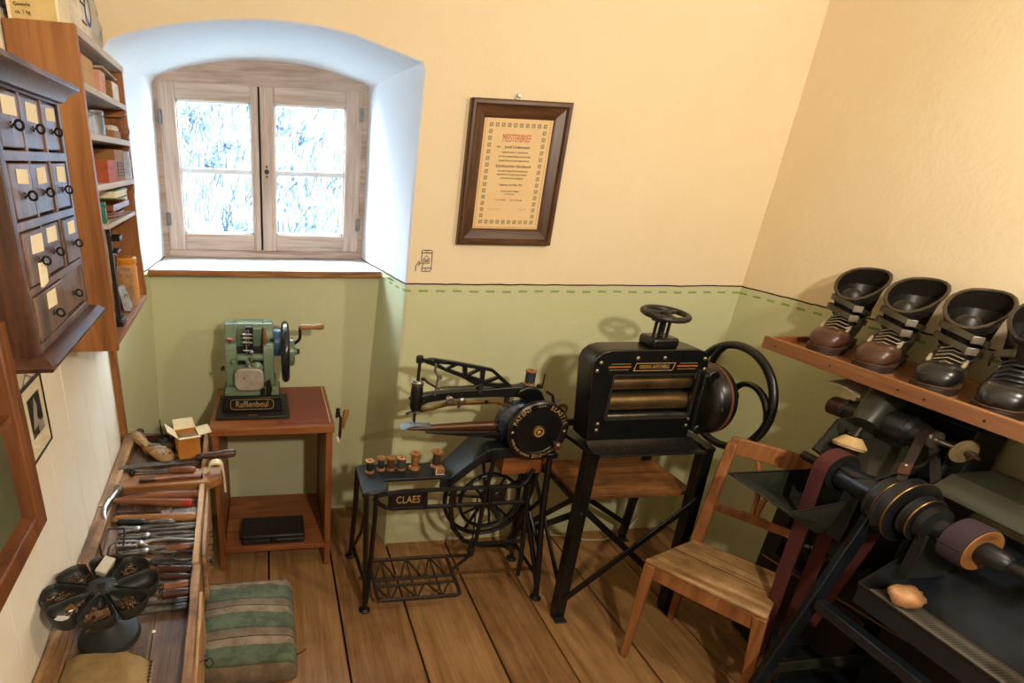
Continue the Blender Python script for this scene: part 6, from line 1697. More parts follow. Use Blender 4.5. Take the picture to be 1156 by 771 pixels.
# screw head with hand wheel
XS, YS_ = 1.400, 1.760
b = MB(); b.box(XS - 0.052, XS + 0.052, YS_ - 0.045, YS_ + 0.045, 1.186, 1.226); b.build('screw_housing', blk, rm, bevel=0.012, seg=3)
for dx in (-0.026, 0.026): rod_ = MB(); rod_.cyl((XS + dx, YS_, 1.22), (XS + dx, YS_, 1.282), 0.0055, n=8); rod_.build('guide_post', M['iron'], rm)
b = MB()
prof = []
for i in range(17): prof.append((0.0125 if i % 2 else 0.0095, 0.065 * i / 16))
b.lathe((XS, YS_, 1.222), (0, 0, 1), prof, 12); b.build('screw', M['iron'], rm)
b = MB(); b.box(XS - 0.036, XS + 0.036, YS_ - 0.02, YS_ + 0.02, 1.278, 1.290); b.cyl((XS, YS_, 1.286), (XS, YS_, 1.312), 0.012, n=12); b.build('cross_head', M['black_worn'], rm, bevel=0.003)
b = MB(); b.ring((XS, YS_, 1.306), (0.04, -0.08, 1), 0.074, 0.0105, 40, 10)
for i in range(3):
    a = 2 * PI * i / 3 + 0.4; b.tube([(XS, YS_, 1.308), (XS + 0.04 * math.cos(a), YS_ + 0.04 * math.sin(a), 1.306 + 0.003 * math.sin(a)), (XS + 0.07 * math.cos(a), YS_ + 0.07 * math.sin(a), 1.306 + 0.006 * math.sin(a) - 0.003 * math.cos(a))], 0.008, 8)
b.lathe((XS, YS_, 1.298), (0, 0, 1), [(0.018, 0), (0.018, 0.016), (0.010, 0.022), (0, 0.024)], 14); b.build('screw_wheel', M['black_worn'], rm)
# gear drum at the right
b = MB(); b.lathe((1.578, 1.735, 0.985), (1, 0, 0), [(0.10, 0), (0.122, 0.012), (0.130, 0.028), (0.134, 0.05), (0.131, 0.055), (0.134, 0.06), (0.132, 0.078), (0.118, 0.086), (0.03, 0.088)], 40); drm = b.build('gear_drum', blk, rm)
b = MB(); b.lathe((1.578 + 0.050, 1.735, 0.985), (1, 0, 0), [(0.1335, 0), (0.1362, 0.001), (0.1362, 0.008), (0.1335, 0.009)], 40, caps=False); b.build('brown_stripe', flat('brown_stripe_paint', '70431f', 0.5), drm)
b = MB(); pr = [(1.560, 0.875), (1.60, 0.868), (1.612, 0.90), (1.615, 1.05), (1.605, 1.10), (1.575, 1.11), (1.555, 1.10)]; b.prism(pr, (0, 1.672, 0), (1, 0, 0), (0, 0, 1), (0, 0.06, 0)); b.cyl((1.585, 1.675, 1.095), (1.585, 1.665, 1.095), 0.024, n=14); b.cyl((1.585, 1.675, 0.885), (1.585, 1.664, 0.885), 0.02, n=14); b.build('bearing_bracket', blk, rm, bevel=0.006)
b = MB(); b.ball((1.612, 1.668, 0.962), 0.010, (0.5, 0.4, 1)); b.build('red_mark', flat('red_mark_paint', '8d2118', 0.5), rm)
b = MB(); b.cyl((1.62, 1.745, 0.985), (1.775, 1.745, 0.985), 0.017, n=14); b.build('wheel_shaft', M['black_worn'], rm)
# big wheel with curved spokes
WX, WY, WZ, WR = 1.748, 1.750, 0.985, 0.196
b = MB(); b.ring((WX, WY, WZ), (1, 0, 0), WR, 0.0155, 56, 12, 0.9); bw = b.build('big_wheel', blk, rm)
b = MB(); b.lathe((WX - 0.02, WY, WZ), (1, 0, 0), [(0.028, 0), (0.03, 0.005), (0.03, 0.04), (0.022, 0.045)], 20); b.build('wheel_hub', blk, rm)
for k_ in range(3):
    a0 = 2 * PI * k_ / 3 + 2.0
    pts = []
    for i in range(13):
        t_ = i / 12; rr = 0.02 + (WR - 0.02) * t_; a = a0 + 1.25 * t_ ** 1.8
        pts.append((WX, WY + rr * math.cos(a), WZ + rr * math.sin(a)))
    b = MB(); b.tube(pts, 0.012, 10, rs=[0.015 - 0.004 * math.sin(PI * i / 12) for i in range(13)]); b.build('curved_spoke', blk, rm)
# stand
def flat_bar(name, p0, p1, w_, h_, up=(0, 1, 0), m=None, parent=rm):
    b = MB(); b.bar(p0, p1, w_, h_, up); return b.build(name, m or blk, parent, bevel=0.0015)
tFL, tFR, tBL, tBR = V((1.180, 1.665, 0.800)), V((1.655, 1.665, 0.800)), V((1.150, 1.94, 0.800)), V((1.640, 1.94, 0.800))
fFL, fFR, fBL, fBR = V((1.198, 1.675, 0.0)), V((1.700, 1.665, 0.0)), V((1.185, 2.165, 0.0)), V((1.800, 2.165, 0.0))
for t_, f_ in ((tFL, fFL), (tFR, fFR)):
    flat_bar('leg', f_ + V((0, 0, 0.004)), t_, 0.044, 0.012); flat_bar('leg_flange', f_ + V((-0.02, 0.018, 0.004)), t_ + V((-0.02, 0.018, 0)), 0.006, 0.036)
    b = MB(); b.box(f_.x - 0.03, f_.x + 0.022, f_.y - 0.035, f_.y + 0.02, 0, 0.006); b.build('foot_plate', M['black_worn'], rm, bevel=0.002)
for t_, f_ in ((tBL, fBL), (tBR, fBR)):
    flat_bar('leg', f_ + V((0, 0, 0.004)), t_, 0.044, 0.014); b = MB(); b.box(f_.x - 0.03, f_.x + 0.03, f_.y - 0.03, f_.y + 0.03, 0, 0.006); b.build('foot_plate', M['black_worn'], rm, bevel=0.002)
for a_, c_ in ((tFL, tBL), (tFR, tBR)):
    flat_bar('side_rail', a_ + V((0, -0.01, 0.0)), a_ + V((0, 0.03, 0.006)), 0.044, 0.016, (0, 0, 1)); flat_bar('side_rail', a_ + V((0, 0.02, 0.005)), c_ + V((0, 0, 0.005)), 0.044, 0.016, (0, 0, 1))
flat_bar('cross_rail', tBL, tBR, 0.014, 0.03, (0, 0, 1)); flat_bar('cross_rail', tFL.lerp(tBL, 0.55), tFR.lerp(tBR, 0.55), 0.03, 0.014, (0, 0, 1))
L_ = lambda a_, c_, t_: a_.lerp(c_, t_)
flat_bar('cross_brace', L_(fFL, tFL, 0.13) + V((0, -0.008, 0)), L_(fFR, tFR, 0.72) + V((0, -0.008, 0)), 0.008, 0.026, (0, 0, 1))
flat_bar('cross_brace', L_(fFL, tFL, 0.70) + V((0, 0.008, 0)), L_(fFR, tFR, 0.13) + V((0, 0.008, 0)), 0.008, 0.026, (0, 0, 1))
flat_bar('cross_brace', L_(fBL, tBL, 0.70), L_(fBR, tBR, 0.15), 0.008, 0.026, (0, 0, 1)); flat_bar('cross_brace', L_(fBL, tBL, 0.15), L_(fBR, tBR, 0.70), 0.008, 0.026, (0, 0, 1))
flat_bar('cross_brace', L_(fFL, tFL, 0.68), L_(fBL, tBL, 0.10), 0.026, 0.008, (1, 0, 0)); flat_bar('cross_brace', L_(fFL, tFL, 0.12), L_(fBL, tBL, 0.64), 0.026, 0.008, (1, 0, 0))
b = MB(); b.box(1.205, 1.720, 1.735, 2.035, 0.548, 0.566); b.build('shelf_plank', wood('stand_shelf_wood', 'a56c37', '8a562a', '4f2f17', 0, 0.9, 0.55, 0.2, dirt=0.75), rm, bevel=0.002)
for x in (1.20, 1.715):
    flat_bar('shelf_bearer', (x, 1.70, 0.543), (x, 2.06, 0.543), 0.02, 0.012, (0, 0, 1))

# cable on the floor
b = MB(); b.tube([(1.22, 2.19, 0.24), (1.25, 2.21, 0.15), (1.33, 2.23, 0.05), (1.42, 2.225, 0.008), (1.52, 2.20, 0.006), (1.60, 2.165, 0.006), (1.70, 2.155, 0.006), (1.80, 2.185, 0.008), (1.88, 2.22, 0.03), (1.93, 2.232, 0.08)], 0.005, 8)
o = b.build('power_cable', flat('cream_cable', 'c9bda0', 0.5), raw=False); tag(o, 'cream power cable curving along the floor behind the roller press', 'cable')
b = MB(); b.box(1.235, 1.30, YB - 0.022, YB - 0.001, 0.235, 0.30); t = b.build('wall_socket', flat('cream_socket', 'b7ad8a', 0.5), bevel=0.004); tag(t, 'small cream wall socket behind the roller press stand', 'socket')

# ================================================================= DIPLOMA
dp = thing('framed_diploma', 'framed master craftsman diploma in a broad brown wooden frame on the upper wall', 'picture', (0.96, YB, 1.476))
fw = wood('walnut_frame', '6a4526', '54361d', '2f1c0f', 2, 1.6, 0.35, 0.1, knots=False); fwx = wood('walnut_frame_across', '6a4526', '54361d', '2f1c0f', 0, 1.6, 0.35, 0.1, knots=False)
x0, x1, z0, z1 = 0.758, 1.158, 1.478, 2.002
prof = [(0.0, 0.002), (0.0, 0.026), (0.006, 0.032), (0.016, 0.032), (0.024, 0.024), (0.050, 0.016), (0.058, 0.013), (0.062, 0.010), (0.062, 0.002)]
def frame_side(p, q, inn, m):
    """mitred moulding from p to q; inn points to the picture's middle"""
    p = V(p); q = V(q); d = (q - p).normalized(); inn = V(inn); r0, r1 = [], []
    for u, h in prof:
        r0.append(p + d * u + inn * u + V((0, -h, 0))); r1.append(q - d * u + inn * u + V((0, -h, 0)))
    b = MB(); b.loft([r0, r1], cap0=True, cap1=True); return b.build('frame_side', m, dp, smooth=25)
frame_side((x0, YB, z0), (x0, YB, z1), (1, 0, 0), fw); frame_side((x1, YB, z0), (x1, YB, z1), (-1, 0, 0), fw)
frame_side((x0, YB, z1), (x1, YB, z1), (0, 0, -1), fwx); frame_side((x0, YB, z0), (x1, YB, z0), (0, 0, 1), fwx)
YP = YB - 0.009
b = MB(); b.box(x0 + 0.055, x1 - 0.055, YP, YB - 0.003, z0 + 0.055, z1 - 0.055); pap = b.build('certificate', flat('certificate_paper', 'edcf9c', 0.7, h2='e8c690', scale=8), dp)
brd = flat('border_print', '8b8461', 0.8); pale_o = flat('pale_orange_print', 'd89a58', 0.8); red_o = flat('red_orange_print', 'cf5f2c', 0.8); faint = flat('faint_ink', '8d7448', 0.8); mid = flat('brown_ink', '6d5836', 0.8)
b = MB()
xa, xb, za, zb = 0.840, 1.076, 1.556, 1.928
sq = 0.0135
def sqr(x, z):
    b.plate([(x - sq / 2, z - sq / 2), (x + sq / 2, z - sq / 2), (x + sq / 2, z + sq / 2), (x - sq / 2, z + sq / 2)], [[(x - sq * .3, z - sq * .3), (x + sq * .3, z - sq * .3), (x + sq * .3, z + sq * .3), (x - sq * .3, z + sq * .3)]], (0, YP - 0.0002, 0), (1, 0, 0), (0, 0, 1), (0, -0.0003, 0))
    b.bar((x - 0.003, YP - 0.0003, z - 0.003), (x + 0.003, YP - 0.0003, z + 0.003), 0.0006, 0.002)
for i in range(10):
    x = xa + 0.0095 + (xb - xa - 0.019) * i / 9; sqr(x, zb - 0.010); sqr(x, za + 0.010)
for j in range(1, 15):
    z = zb - 0.010 - (zb - za - 0.020) * j / 15; sqr(xa + 0.0095, z); sqr(xb - 0.0095, z)
b.build('border_print', brd, pap)
b = MB(); b.plate([(0.826, 1.545), (1.088, 1.545), (1.088, 1.942), (0.826, 1.942)], [[(0.828, 1.547), (1.086, 1.547), (1.086, 1.940), (0.828, 1.940)]], (0, YP - 0.0002, 0), (1, 0, 0), (0, 0, 1), (0, -0.0003, 0)); b.build('border_line', pale_o, pap)
def dtext(s_, z, size, m, x=0.958, sx=1.0, bold=0.006): lettering('lettering', s_, size, m, pap, frame((x, YP - 0.0003, z), (1, 0, 0), (0, 0, 1)), 0.0003, sx=sx, bold=bold)
dtext('MEISTERBRIEF', 1.872, 0.038, red_o, sx=0.50, bold=0.0)
dtext('Herr', 1.842, 0.009, M['ink'], 0.890); dtext('Josef Lindermann', 1.842, 0.0145, M['ink'], 0.965)
dtext('GEBOREN AM  IN  OBERSTDORF', 1.823, 0.0075, mid)
for z, s_ in ((1.808, 'HAT VOR DEM MEISTERPRÜFUNGSAUSSCHUSS'), (1.793, 'DIE MEISTERPRÜFUNG BESTANDEN FÜR DAS')): dtext(s_, z, 0.0078, mid, sx=0.8)
dtext('Schuhmacher-Handwerk', 1.774, 0.0145, M['ink'])
for z, s_ in ((1.756, 'UND DAMIT DIE BEFUGNIS ERWORBEN DEN'), (1.743, 'MEISTERTITEL ZU FÜHREN UND LEHRLINGE'), (1.730, 'ANZULEITEN UND AUSZUBILDEN')): dtext(s_, z, 0.0078, mid, sx=0.8)
dtext('Augsburg, den 8. Mai 1951', 1.706, 0.009, M['ink'])
for z, s_ in ((1.682, 'HANDWERKSKAMMER'), (1.672, 'für Schwaben'), (1.650, 'Der Präsident        Der Vorsitzende')): dtext(s_, z, 0.0075, faint)
b = MB(); b.tube([(0.875 + 0.006 * i, YP - 0.0004, 1.614 + 0.003 * math.sin(i * 2.1)) for i in range(9)], 0.0005, 4); b.tube([(1.0 + 0.006 * i, YP - 0.0004, 1.614 + 0.004 * math.sin(i * 1.7)) for i in range(7)], 0.0005, 4); b.build('signatures', mid, pap)
b = MB(); b.box(x0 + 0.058, x1 - 0.058, YP - 0.0035, YP - 0.002, z0 + 0.058, z1 - 0.058); b.build('picture_glass', glass_mat('picture_glass', refl=0.04), dp)
b = MB(); b.ring((0.943, YB - 0.008, z1 + 0.010), (0, 1, 0), 0.009, 0.002, 16, 6); b.lathe((0.943, YB - 0.001, z1 + 0.016), (0, -1, 0), [(0.004, 0), (0.004, 0.008), (0.007, 0.010), (0.005, 0.013)], 10); b.build('hanging_ring', M['steel'], dp)

# ================================================================= TELEPHONE SYMBOL ON THE WALL
b = MB()
def stroke(pts, r=0.0016, closed=False): b.tube([(x, YB - 0.0008, z) for x, z in pts], r, 5, closed=closed)
stroke([(0.6215, 1.437), (0.6215, 1.444), (0.625, 1.449), (0.661, 1.449), (0.6655, 1.444), (0.6665, 1.372), (0.662, 1.364), (0.628, 1.3635)])
stroke([(0.6215, 1.437), (0.623, 1.400)])
stroke([(0.6215, 1.438), (0.6655, 1.438)], 0.0018); stroke([(0.630, 1.377), (0.666, 1.377)], 0.0018)
stroke([(0.637, 1.4435), (0.650, 1.4435)], 0.0012); stroke([(0.640, 1.370), (0.645, 1.370)], 0.0022)
stroke([(0.629, 1.412), (0.642, 1.428), (0.656, 1.412), (0.656, 1.396), (0.630, 1.396), (0.629, 1.412)], 0.0013)
for z in (1.401, 1.406, 1.411): stroke([(0.633, z), (0.637, z + 0.002), (0.641, z - 0.001), (0.646, z + 0.002), (0.652, z)], 0.0014)
stroke([(0.6005, 1.364), (0.6005, 1.386), (0.606, 1.394), (0.613, 1.406), (0.615, 1.400), (0.611, 1.385), (0.618, 1.395), (0.628, 1.398), (0.634, 1.396), (0.630, 1.391), (0.627, 1.383), (0.6265, 1.364)])
o = b.build('wall_symbol', M['ink'])
tag(o, 'small black line drawing of a hand holding a telephone on the wall', 'symbol')

# ================================================================= BOOT SHELF
bs = thing('boot_shelf', 'narrow orange brown wall shelf with a raised front lip for the boots', 'shelf', (1.96, 1.2, 1.19))
b = MB(); b.box(1.800, XR - 0.004, 0.55, 1.715, 1.196, 1.213); b.build('shelf_board', M['orange_wood_y'], bs, bevel=0.002)
b = MB(); b.box(1.784, 1.800, 0.55, 1.715, 1.192, 1.236); fl2 = b.build('front_lip', M['orange_wood_y'], bs, bevel=0.002)
b = MB(); b.box(1.800, XR - 0.004, 1.703, 1.717, 1.196, 1.232); b.build('end_lip', M['orange_wood_x'], bs, bevel=0.002)
for y in (1.66, 1.45, 1.24, 1.17, 1.03, 0.9):
    b = MB(); b.cyl((1.7838, y, 1.212), (1.783, y, 1.212), 0.0035, n=8); b.build('nail_head', M['ink'], fl2)
for y in (1.50, 0.80):
    b = MB(); b.prism([(XR - 0.006, 1.195), (1.95, 1.195), (XR - 0.006, 1.135)], (0, y - 0.008, 0), (1, 0, 0), (0, 0, 1), (0, 0.016, 0)); b.build('bracket', M['black_worn'], bs)

ZSH = 1.2135
brown_l = flat('burnished_brown_leather', '63402c', 0.36, h2='38221a', scale=22, amt=0.9, bump=0.06, spec=0.6)
black_l = flat('black_boot_leather', '131313', 0.30, h2='1f1b18', scale=26, amt=0.8, bump=0.06, spec=0.6)
dark_l = flat('dark_olive_leather', '1c1a14', 0.42, h2='12110e', scale=26, amt=0.8, bump=0.06)
lining = flat('boot_lining', '1c1712', 0.95, h2='120f0c', scale=30, spec=0.1)
rim_l = flat('boot_rim_leather', '4b3d2a', 0.5, h2='332a1d', scale=30)
sole_m = flat('worn_sole', '3d2a1c', 0.6, h2='1d1510', scale=40, amt=0.9, bump=0.15)
lace_m = flat('tan_lace', '9c8a68', 0.7)
strap_m = flat('dark_strap_leather', '48422d', 0.42, h2='332e20', scale=30)

def foot_half(x):    # half width of the footprint, x from the heel to the toe
    pts = [(-0.130, 0.0), (-0.122, 0.026), (-0.09, 0.036), (-0.04, 0.036), (0.0, 0.040), (0.05, 0.050), (0.085, 0.050), (0.112, 0.040), (0.126, 0.022), (0.130, 0.0)]
    for (a_, wa), (c_, wc) in zip(pts, pts[1:]):
        if a_ <= x <= c_: return wa + (wc - wa) * (x - a_) / (c_ - a_)
    return 0.0


def make_boot(name, label, toe_m, up_m, style, group):
    t = thing(name, label, 'boot', (0, 0, 0), group, local=True)
    outl = []
    xs = [-0.130, -0.127, -0.12, -0.105, -0.08, -0.04, 0.0, 0.03, 0.06, 0.085, 0.105, 0.118, 0.126, 0.130]
    up_ = [(x, foot_half(x) + 0.001) for x in xs]; outl = up_ + [(x, -y) for x, y in reversed(up_)]
    b = MB(); b.prism(outl, (0, 0, 0.0), (1, 0, 0), (0, 1, 0), (0, 0, 0.020)); b.build('sole', sole_m, t, bevel=0.003)
    b = MB(); b.prism([(x * 1.005, y * 1.03) for x, y in outl], (0, 0, 0.020), (1, 0, 0), (0, 1, 0), (0, 0, 0.006)); b.build('welt', flat('welt_leather', '5a3d26', 0.6, h2='2a1c12', scale=90, amt=0.9) if 'welt' not in M else M['welt'], t, bevel=0.002); M.setdefault('welt', bpy.data.materials.get('welt_leather'))
    n = 20
    # toe part: upright rings
    def sec(x, h, w_):
        rr = []
        for k_ in range(n):
            a = 2 * PI * k_ / n; c_, s_ = math.cos(a), math.sin(a)
            y = w_ * (abs(c_) ** 0.75) * (1 if c_ >= 0 else -1); z = 0.022 + (h - 0.022) * (0.5 + 0.5 * (abs(s_) ** 0.8) * (1 if s_ >= 0 else -1))
            rr.append(V((x, y, z)))
        return rr
    toes = [(0.128, 0.044, 0.016), (0.125, 0.058, 0.029), (0.116, 0.072, 0.041), (0.100, 0.081, 0.048), (0.080, 0.084, 0.051), (0.060, 0.085, 0.052)]
    body = [(0.060, 0.085, 0.052), (0.045, 0.090, 0.050), (0.025, 0.102, 0.047), (0.008, 0.118, 0.044)]
    b = MB(); b.loft([sec(*q) for q in toes], cap0=True); b.build('toe_cap', toe_m, t, smooth=70)
    rings = [sec(*q) for q in body]
    # swing round the instep
    piv = V((0.012, 0, 0.128))
    for i, ang in enumerate((20, 40, 58, 74)):
        a = R(ang); d = V((-math.sin(a), 0, -math.cos(a)))
        far = {20: 0.112, 40: 0.132, 58: 0.146, 74: 0.132}[ang]
        wid = {20: 0.040, 40: 0.040, 58: 0.040, 74: 0.042}[ang]
        rr = []
        for k_ in range(n):
            q = 2 * PI * k_ / n; c_, s_ = math.cos(q), math.sin(q)
            y = wid * (abs(c_) ** 0.75) * (1 if c_ >= 0 else -1); l = far * (0.5 - 0.5 * (abs(s_) ** 0.8) * (1 if s_ >= 0 else -1))
            p = piv + d * l; p.y = y; p.z = max(p.z, 0.022); rr.append(p)
        rings.append(rr)
    shaft = [(0.148, -0.112, 0.018, 0.046), (0.180, -0.118, 0.028, 0.053), (0.215, -0.124, 0.034, 0.058), (0.245, -0.130, 0.037, 0.063), (0.268, -0.136, 0.037, 0.066)]
    for z, xb_, xf_, wid in shaft:
        rr = []
        for k_ in range(n):
            q = 2 * PI * k_ / n; c_, s_ = math.cos(q), math.sin(q)
            x = (xb_ + xf_) / 2 + (xf_ - xb_) / 2 * s_; dip = 0.088 * (0.5 + 0.5 * s_) ** 1.4 * max(0, (z - 0.150) / 0.118)
            rr.append(V((x, wid * c_, z - dip)))
        rings.append(rr)
    b = MB(); b.loft(rings, cap0=True); b.build('upper', up_m, t, smooth=70)
    inn = [[p * 1 for p in rings[-1]]]
    for z, f in ((0.250, 0.91), (0.20, 0.84), (0.13, 0.74)):
        cx = sum(p.x for p in rings[-1]) / n
        inn.append([V((cx + (p.x - cx) * f, p.y * f, z - (0.268 - p.z) * (0.95 if z > 0.24 else 0.6 if z > 0.15 else 0.2))) for p in rings[-1]])
    b = MB(); b.loft(inn, cap1=True); b.build('lining', lining, t, smooth=60)
    b = MB(); b.tube([p + V((0, 0, 0.001)) for p in rings[-1]], 0.0048, 8, closed=True); b.build('collar', rim_l if style != 'lace' else up_m, t)
    # tongue
    b = MB(); rr = []
    for z, x, wid in ((0.115, 0.022, 0.028), (0.145, 0.030, 0.030), (0.17, 0.034, 0.032), (0.192, 0.034, 0.030), (0.206, 0.030, 0.022), (0.213, 0.026, 0.012)):
        rr.append([V((x - 0.012 * (u * u), wid * u, z)) for u in (-1, -0.5, 0, 0.5, 1)] + [V((x - 0.006 - 0.012 * (u * u), wid * u, z)) for u in (1, 0.5, 0, -0.5, -1)])
    b.loft(rr, cap0=True, cap1=True); b.build('tongue', up_m, t, smooth=60)
    if style == 'strap':
        for zz, x_, tilt in ((0.162, 0.036, 0.25), (0.132, 0.046, 0.18)):
            pts = []
            for i in range(13):
                q = -PI * 0.62 + PI * 1.24 * i / 12
                pts.append(V((x_ - 0.075 + 0.082 * math.cos(q * 0.86), 0.056 * math.sin(q), zz + 0.022 * math.cos(q) * tilt - 0.02 * (1 - math.cos(q)) * 0.4 - 0.020 * math.sin(q))))
            rr = []
            for i, p in enumerate(pts):
                d = V((p.x + 0.045, p.y, 0)).normalized() * 0.0022
                rr.append([p + d * 0.2 + V((0, 0, -0.009)), p + d * 1.6 + V((0, 0, -0.009)), p + d * 1.6 + V((0, 0, 0.009)), p + d * 0.2 + V((0, 0, 0.009))])
            b = MB(); b.loft(rr, cap0=True, cap1=True); so = b.build('strap', strap_m, t, smooth=50)
            p = pts[8]; d = V((p.x + 0.045, p.y, 0)).normalized(); s_ = d.cross(V((0, 0, 1)))
            b = MB(); b.bar(p + d * 0.006 - s_ * 0.014, p + d * 0.006 + s_ * 0.012, 0.004, 0.021); b.build('buckle', M['bright'], so, bevel=0.001)
        b = MB()
        for i in range(5):
            x = 0.068 - 0.012 * i; z = 0.082 + 0.009 * i
            b.tube([(x, -0.028, z - 0.006), (x + 0.006, 0, z + 0.006), (x - 0.004, 0.030, z - 0.004)], 0.0018, 5)
        b.build('laces', lace_m, t)
        for s_ in (-1, 1):
            b = MB(); b.tube([(0.072, 0.034 * s_, 0.068), (0.058, 0.037 * s_, 0.082), (0.042, 0.038 * s_, 0.094)], 0.005, 6, rs=[0.003, 0.006, 0.004]); b.build('lace_tab', flat('pale_worn_tab', 'a49478', 0.5) if 'tab' not in M else M['tab'], t); M.setdefault('tab', bpy.data.materials.get('pale_worn_tab'))
        b = MB(); b.tube([(0.060, 0.028, 0.088), (0.035, 0.052, 0.100), (0.0, 0.056, 0.13)], 0.0015, 5); b.tube([(0.052, 0.030, 0.090), (0.030, 0.054, 0.094), (-0.005, 0.057, 0.118)], 0.0015, 5); b.build('wire_clasp', M['steel'], t)
    else:
        for i in range(6):
            x = 0.062 - 0.0115 * i; z = 0.086 + 0.0108 * i
            b = MB(); b.tube([(x - 0.006, -0.036, z - 0.012), (x + 0.004, -0.015, z + 0.003), (x + 0.004, 0.015, z + 0.003), (x - 0.006, 0.036, z - 0.012)], 0.0042, 6); b.build('lace', up_m, t)
        pts = [(0.024, 0.02, 0.150), (0.008, 0.052, 0.138), (-0.03, 0.060, 0.118), (-0.07, 0.060, 0.095)]
        for s_ in (1, -1):
            rr = []
            for i, p in enumerate(pts):
                p = V((p[0], p[1] * s_, p[2])); rr.append([p + V((0, 0, -0.010)), p + V((0.002, 0.004 * s_, -0.010)), p + V((0.002, 0.004 * s_, 0.010)), p + V((0, 0, 0.010))])
            b = MB(); b.loft(rr, cap0=True, cap1=True); so = b.build('strap', strap_m, t, smooth=50)
        b = MB(); b.box(-0.01, 0.012, 0.052, 0.060, 0.125, 0.150); b.build('buckle', M['iron'], so, bevel=0.001)
        b = MB(); b.tube([(0.0, 0.061, 0.135), (0.02, 0.062, 0.10), (0.024, 0.060, 0.07)], 0.0022, 6); b.build('strap_wire', M['steel'], so)
    return t


GB = 'old ski boots on the wall shelf'
b1 = make_boot('ski_boot', 'brown toed leather ski boot at the far left end of the boot shelf', brown_l, dark_l, 'strap', GB)
place(b1, (1.980, 1.625, ZSH), R(205))
b2 = dup(b1, (1.968, 1.445, ZSH), (0, 0, R(203)), 'second brown toed leather ski boot, beside the leftmost one', GB)
b3 = make_boot('ski_boot', 'black ski boot with buckled straps, third from the shelf left end', black_l, dark_l, 'strap', GB)
place(b3, (1.955, 1.265, ZSH), R(206))
b4 = make_boot('ski_boot', 'black ski boot with thick laces, fourth from the shelf left end', black_l, black_l, 'lace', GB)
place(b4, (1.945, 1.105, ZSH), R(207))
dup(b4, (1.945, 0.935, ZSH), (0, 0, R(207)), 'black boot at the right picture edge with only its toe showing', GB)

# ================================================================= FINISHING MACHINE
fm = thing('finishing_machine', 'dark shoe finishing machine with belts, sanding drum and trays under the boot shelf', 'machine', (1.85, 1.0, 0))
fdk = flat('dark_machine_paint', '1d1f1e', 0.4, h2='131413', scale=16, amt=0.8, spec=0.45)
fgr = flat('olive_machine_paint', '3a3a2e', 0.4, h2='25251e', scale=16, amt=0.8, spec=0.5)
fbl = flat('blue_black_machine_paint', '1a2128', 0.35, h2='12161b', scale=16, amt=0.8, spec=0.5)
hoodm = flat('grey_green_hood', '444638', 0.4, h2='34362b', scale=10, amt=0.8)
def fbar(name, p0, p1, w_, h_, up=(0, 1, 0), m=None): return flat_bar(name, p0, p1, w_, h_, up, m or fbl, fm)
for y in (1.085, 0.50):
    fbar('leg', (1.475, y, 0.0), (1.675, y, 0.90), 0.045, 0.006); fbar('leg_flange', (1.497, y + 0.02, 0.0), (1.695, y + 0.02, 0.90), 0.006, 0.04)
    fbar('leg', (2.09, y, 0.0), (1.98, y, 0.90), 0.045, 0.006)
    fbar('cross_bar', (1.545, y + 0.02, 0.30), (2.06, y + 0.02, 0.30), 0.008, 0.04, (0, 0, 1), fgr)
    fbar('cross_bar', (1.66, y, 0.86), (1.99, y, 0.86), 0.01, 0.05, (0, 0, 1))
fbar('long_bar', (1.60, 1.07, 0.60), (1.60, 0.45, 0.60), 0.032, 0.032, (0, 0, 1)); fbar('long_bar', (2.0, 1.07, 0.60), (2.0, 0.45, 0.60), 0.032, 0.032, (0, 0, 1))
# shaft with housings and pulleys
XSH, ZS_ = 1.705, 0.940
b = MB(); b.cyl((XSH, 1.36, ZS_), (XSH, 0.42, ZS_), 0.014, n=14); b.build('main_shaft', M['iron'], fm)
b = MB(); b.lathe((XSH, 1.225, ZS_), (0, -1, 0), [(0.034, 0), (0.038, 0.004), (0.038, 0.06), (0.041, 0.062), (0.041, 0.11), (0.036, 0.115)], 24); b.build('bearing_housing', fbl, fm)
for y, r, w_ in ((1.105, 0.070, 0.032), (1.065, 0.088, 0.036), (1.022, 0.060, 0.03)):
    b = MB(); b.lathe((XSH, y, ZS_), (0, -1, 0), [(r * 0.5, 0), (r, 0.001), (r + 0.002, 0.004), (r - 0.003, 0.008), (r - 0.004, w_ - 0.008), (r + 0.002, w_ - 0.004), (r, w_ - 0.001), (r * 0.5, w_)], 36); pl_ = b.build('pulley', fdk, fm)
    b = MB(); b.ring((XSH, y - w_ + 0.003, ZS_), (0, 1, 0), r + 0.001, 0.002, 40, 6); b.build('pulley_rim', M['brass'], pl_)
b = MB(); b.lathe((XSH, 0.99, ZS_), (0, -1, 0), [(0.05, 0), (0.05, 0.02), (0.03, 0.03), (0.03, 0.05), (0.036, 0.055), (0.036, 0.09)], 22); b.build('bearing_housing', fdk, fm)
b = MB(); b.box(XSH - 0.03, XSH + 0.14, 0.955, 0.985, 0.78, 0.92); b.build('bearing_foot', fdk, fm, bevel=0.004)
b = MB(); b.box(XSH - 0.03, XSH + 0.14, 1.14, 1.19, 0.76, 0.92); b.build('bearing_foot', fdk, fm, bevel=0.004)
abr = flat('purple_brown_abrasive', '3d2c31', 0.9, h2='281c21', scale=260, amt=0.9, bump=0.5, bscale=400)
woodcore = flat('drum_wood_face', 'a5703a', 0.6, h2='7c4e24', scale=20)
b = MB(); b.lathe((XSH, 0.925, ZS_), (0, -1, 0), [(0.044, 0), (0.059, 0.003), (0.060, 0.048), (0.057, 0.054)], 36); sd = b.build('sanding_drum', abr, fm)
b = MB(); b.lathe((XSH, 0.8695, ZS_), (0, -1, 0), [(0.0565, 0), (0.055, 0.002), (0.040, 0.003), (0.028, -0.004), (0.02, -0.004)], 32); b.build('drum_face', woodcore, sd)
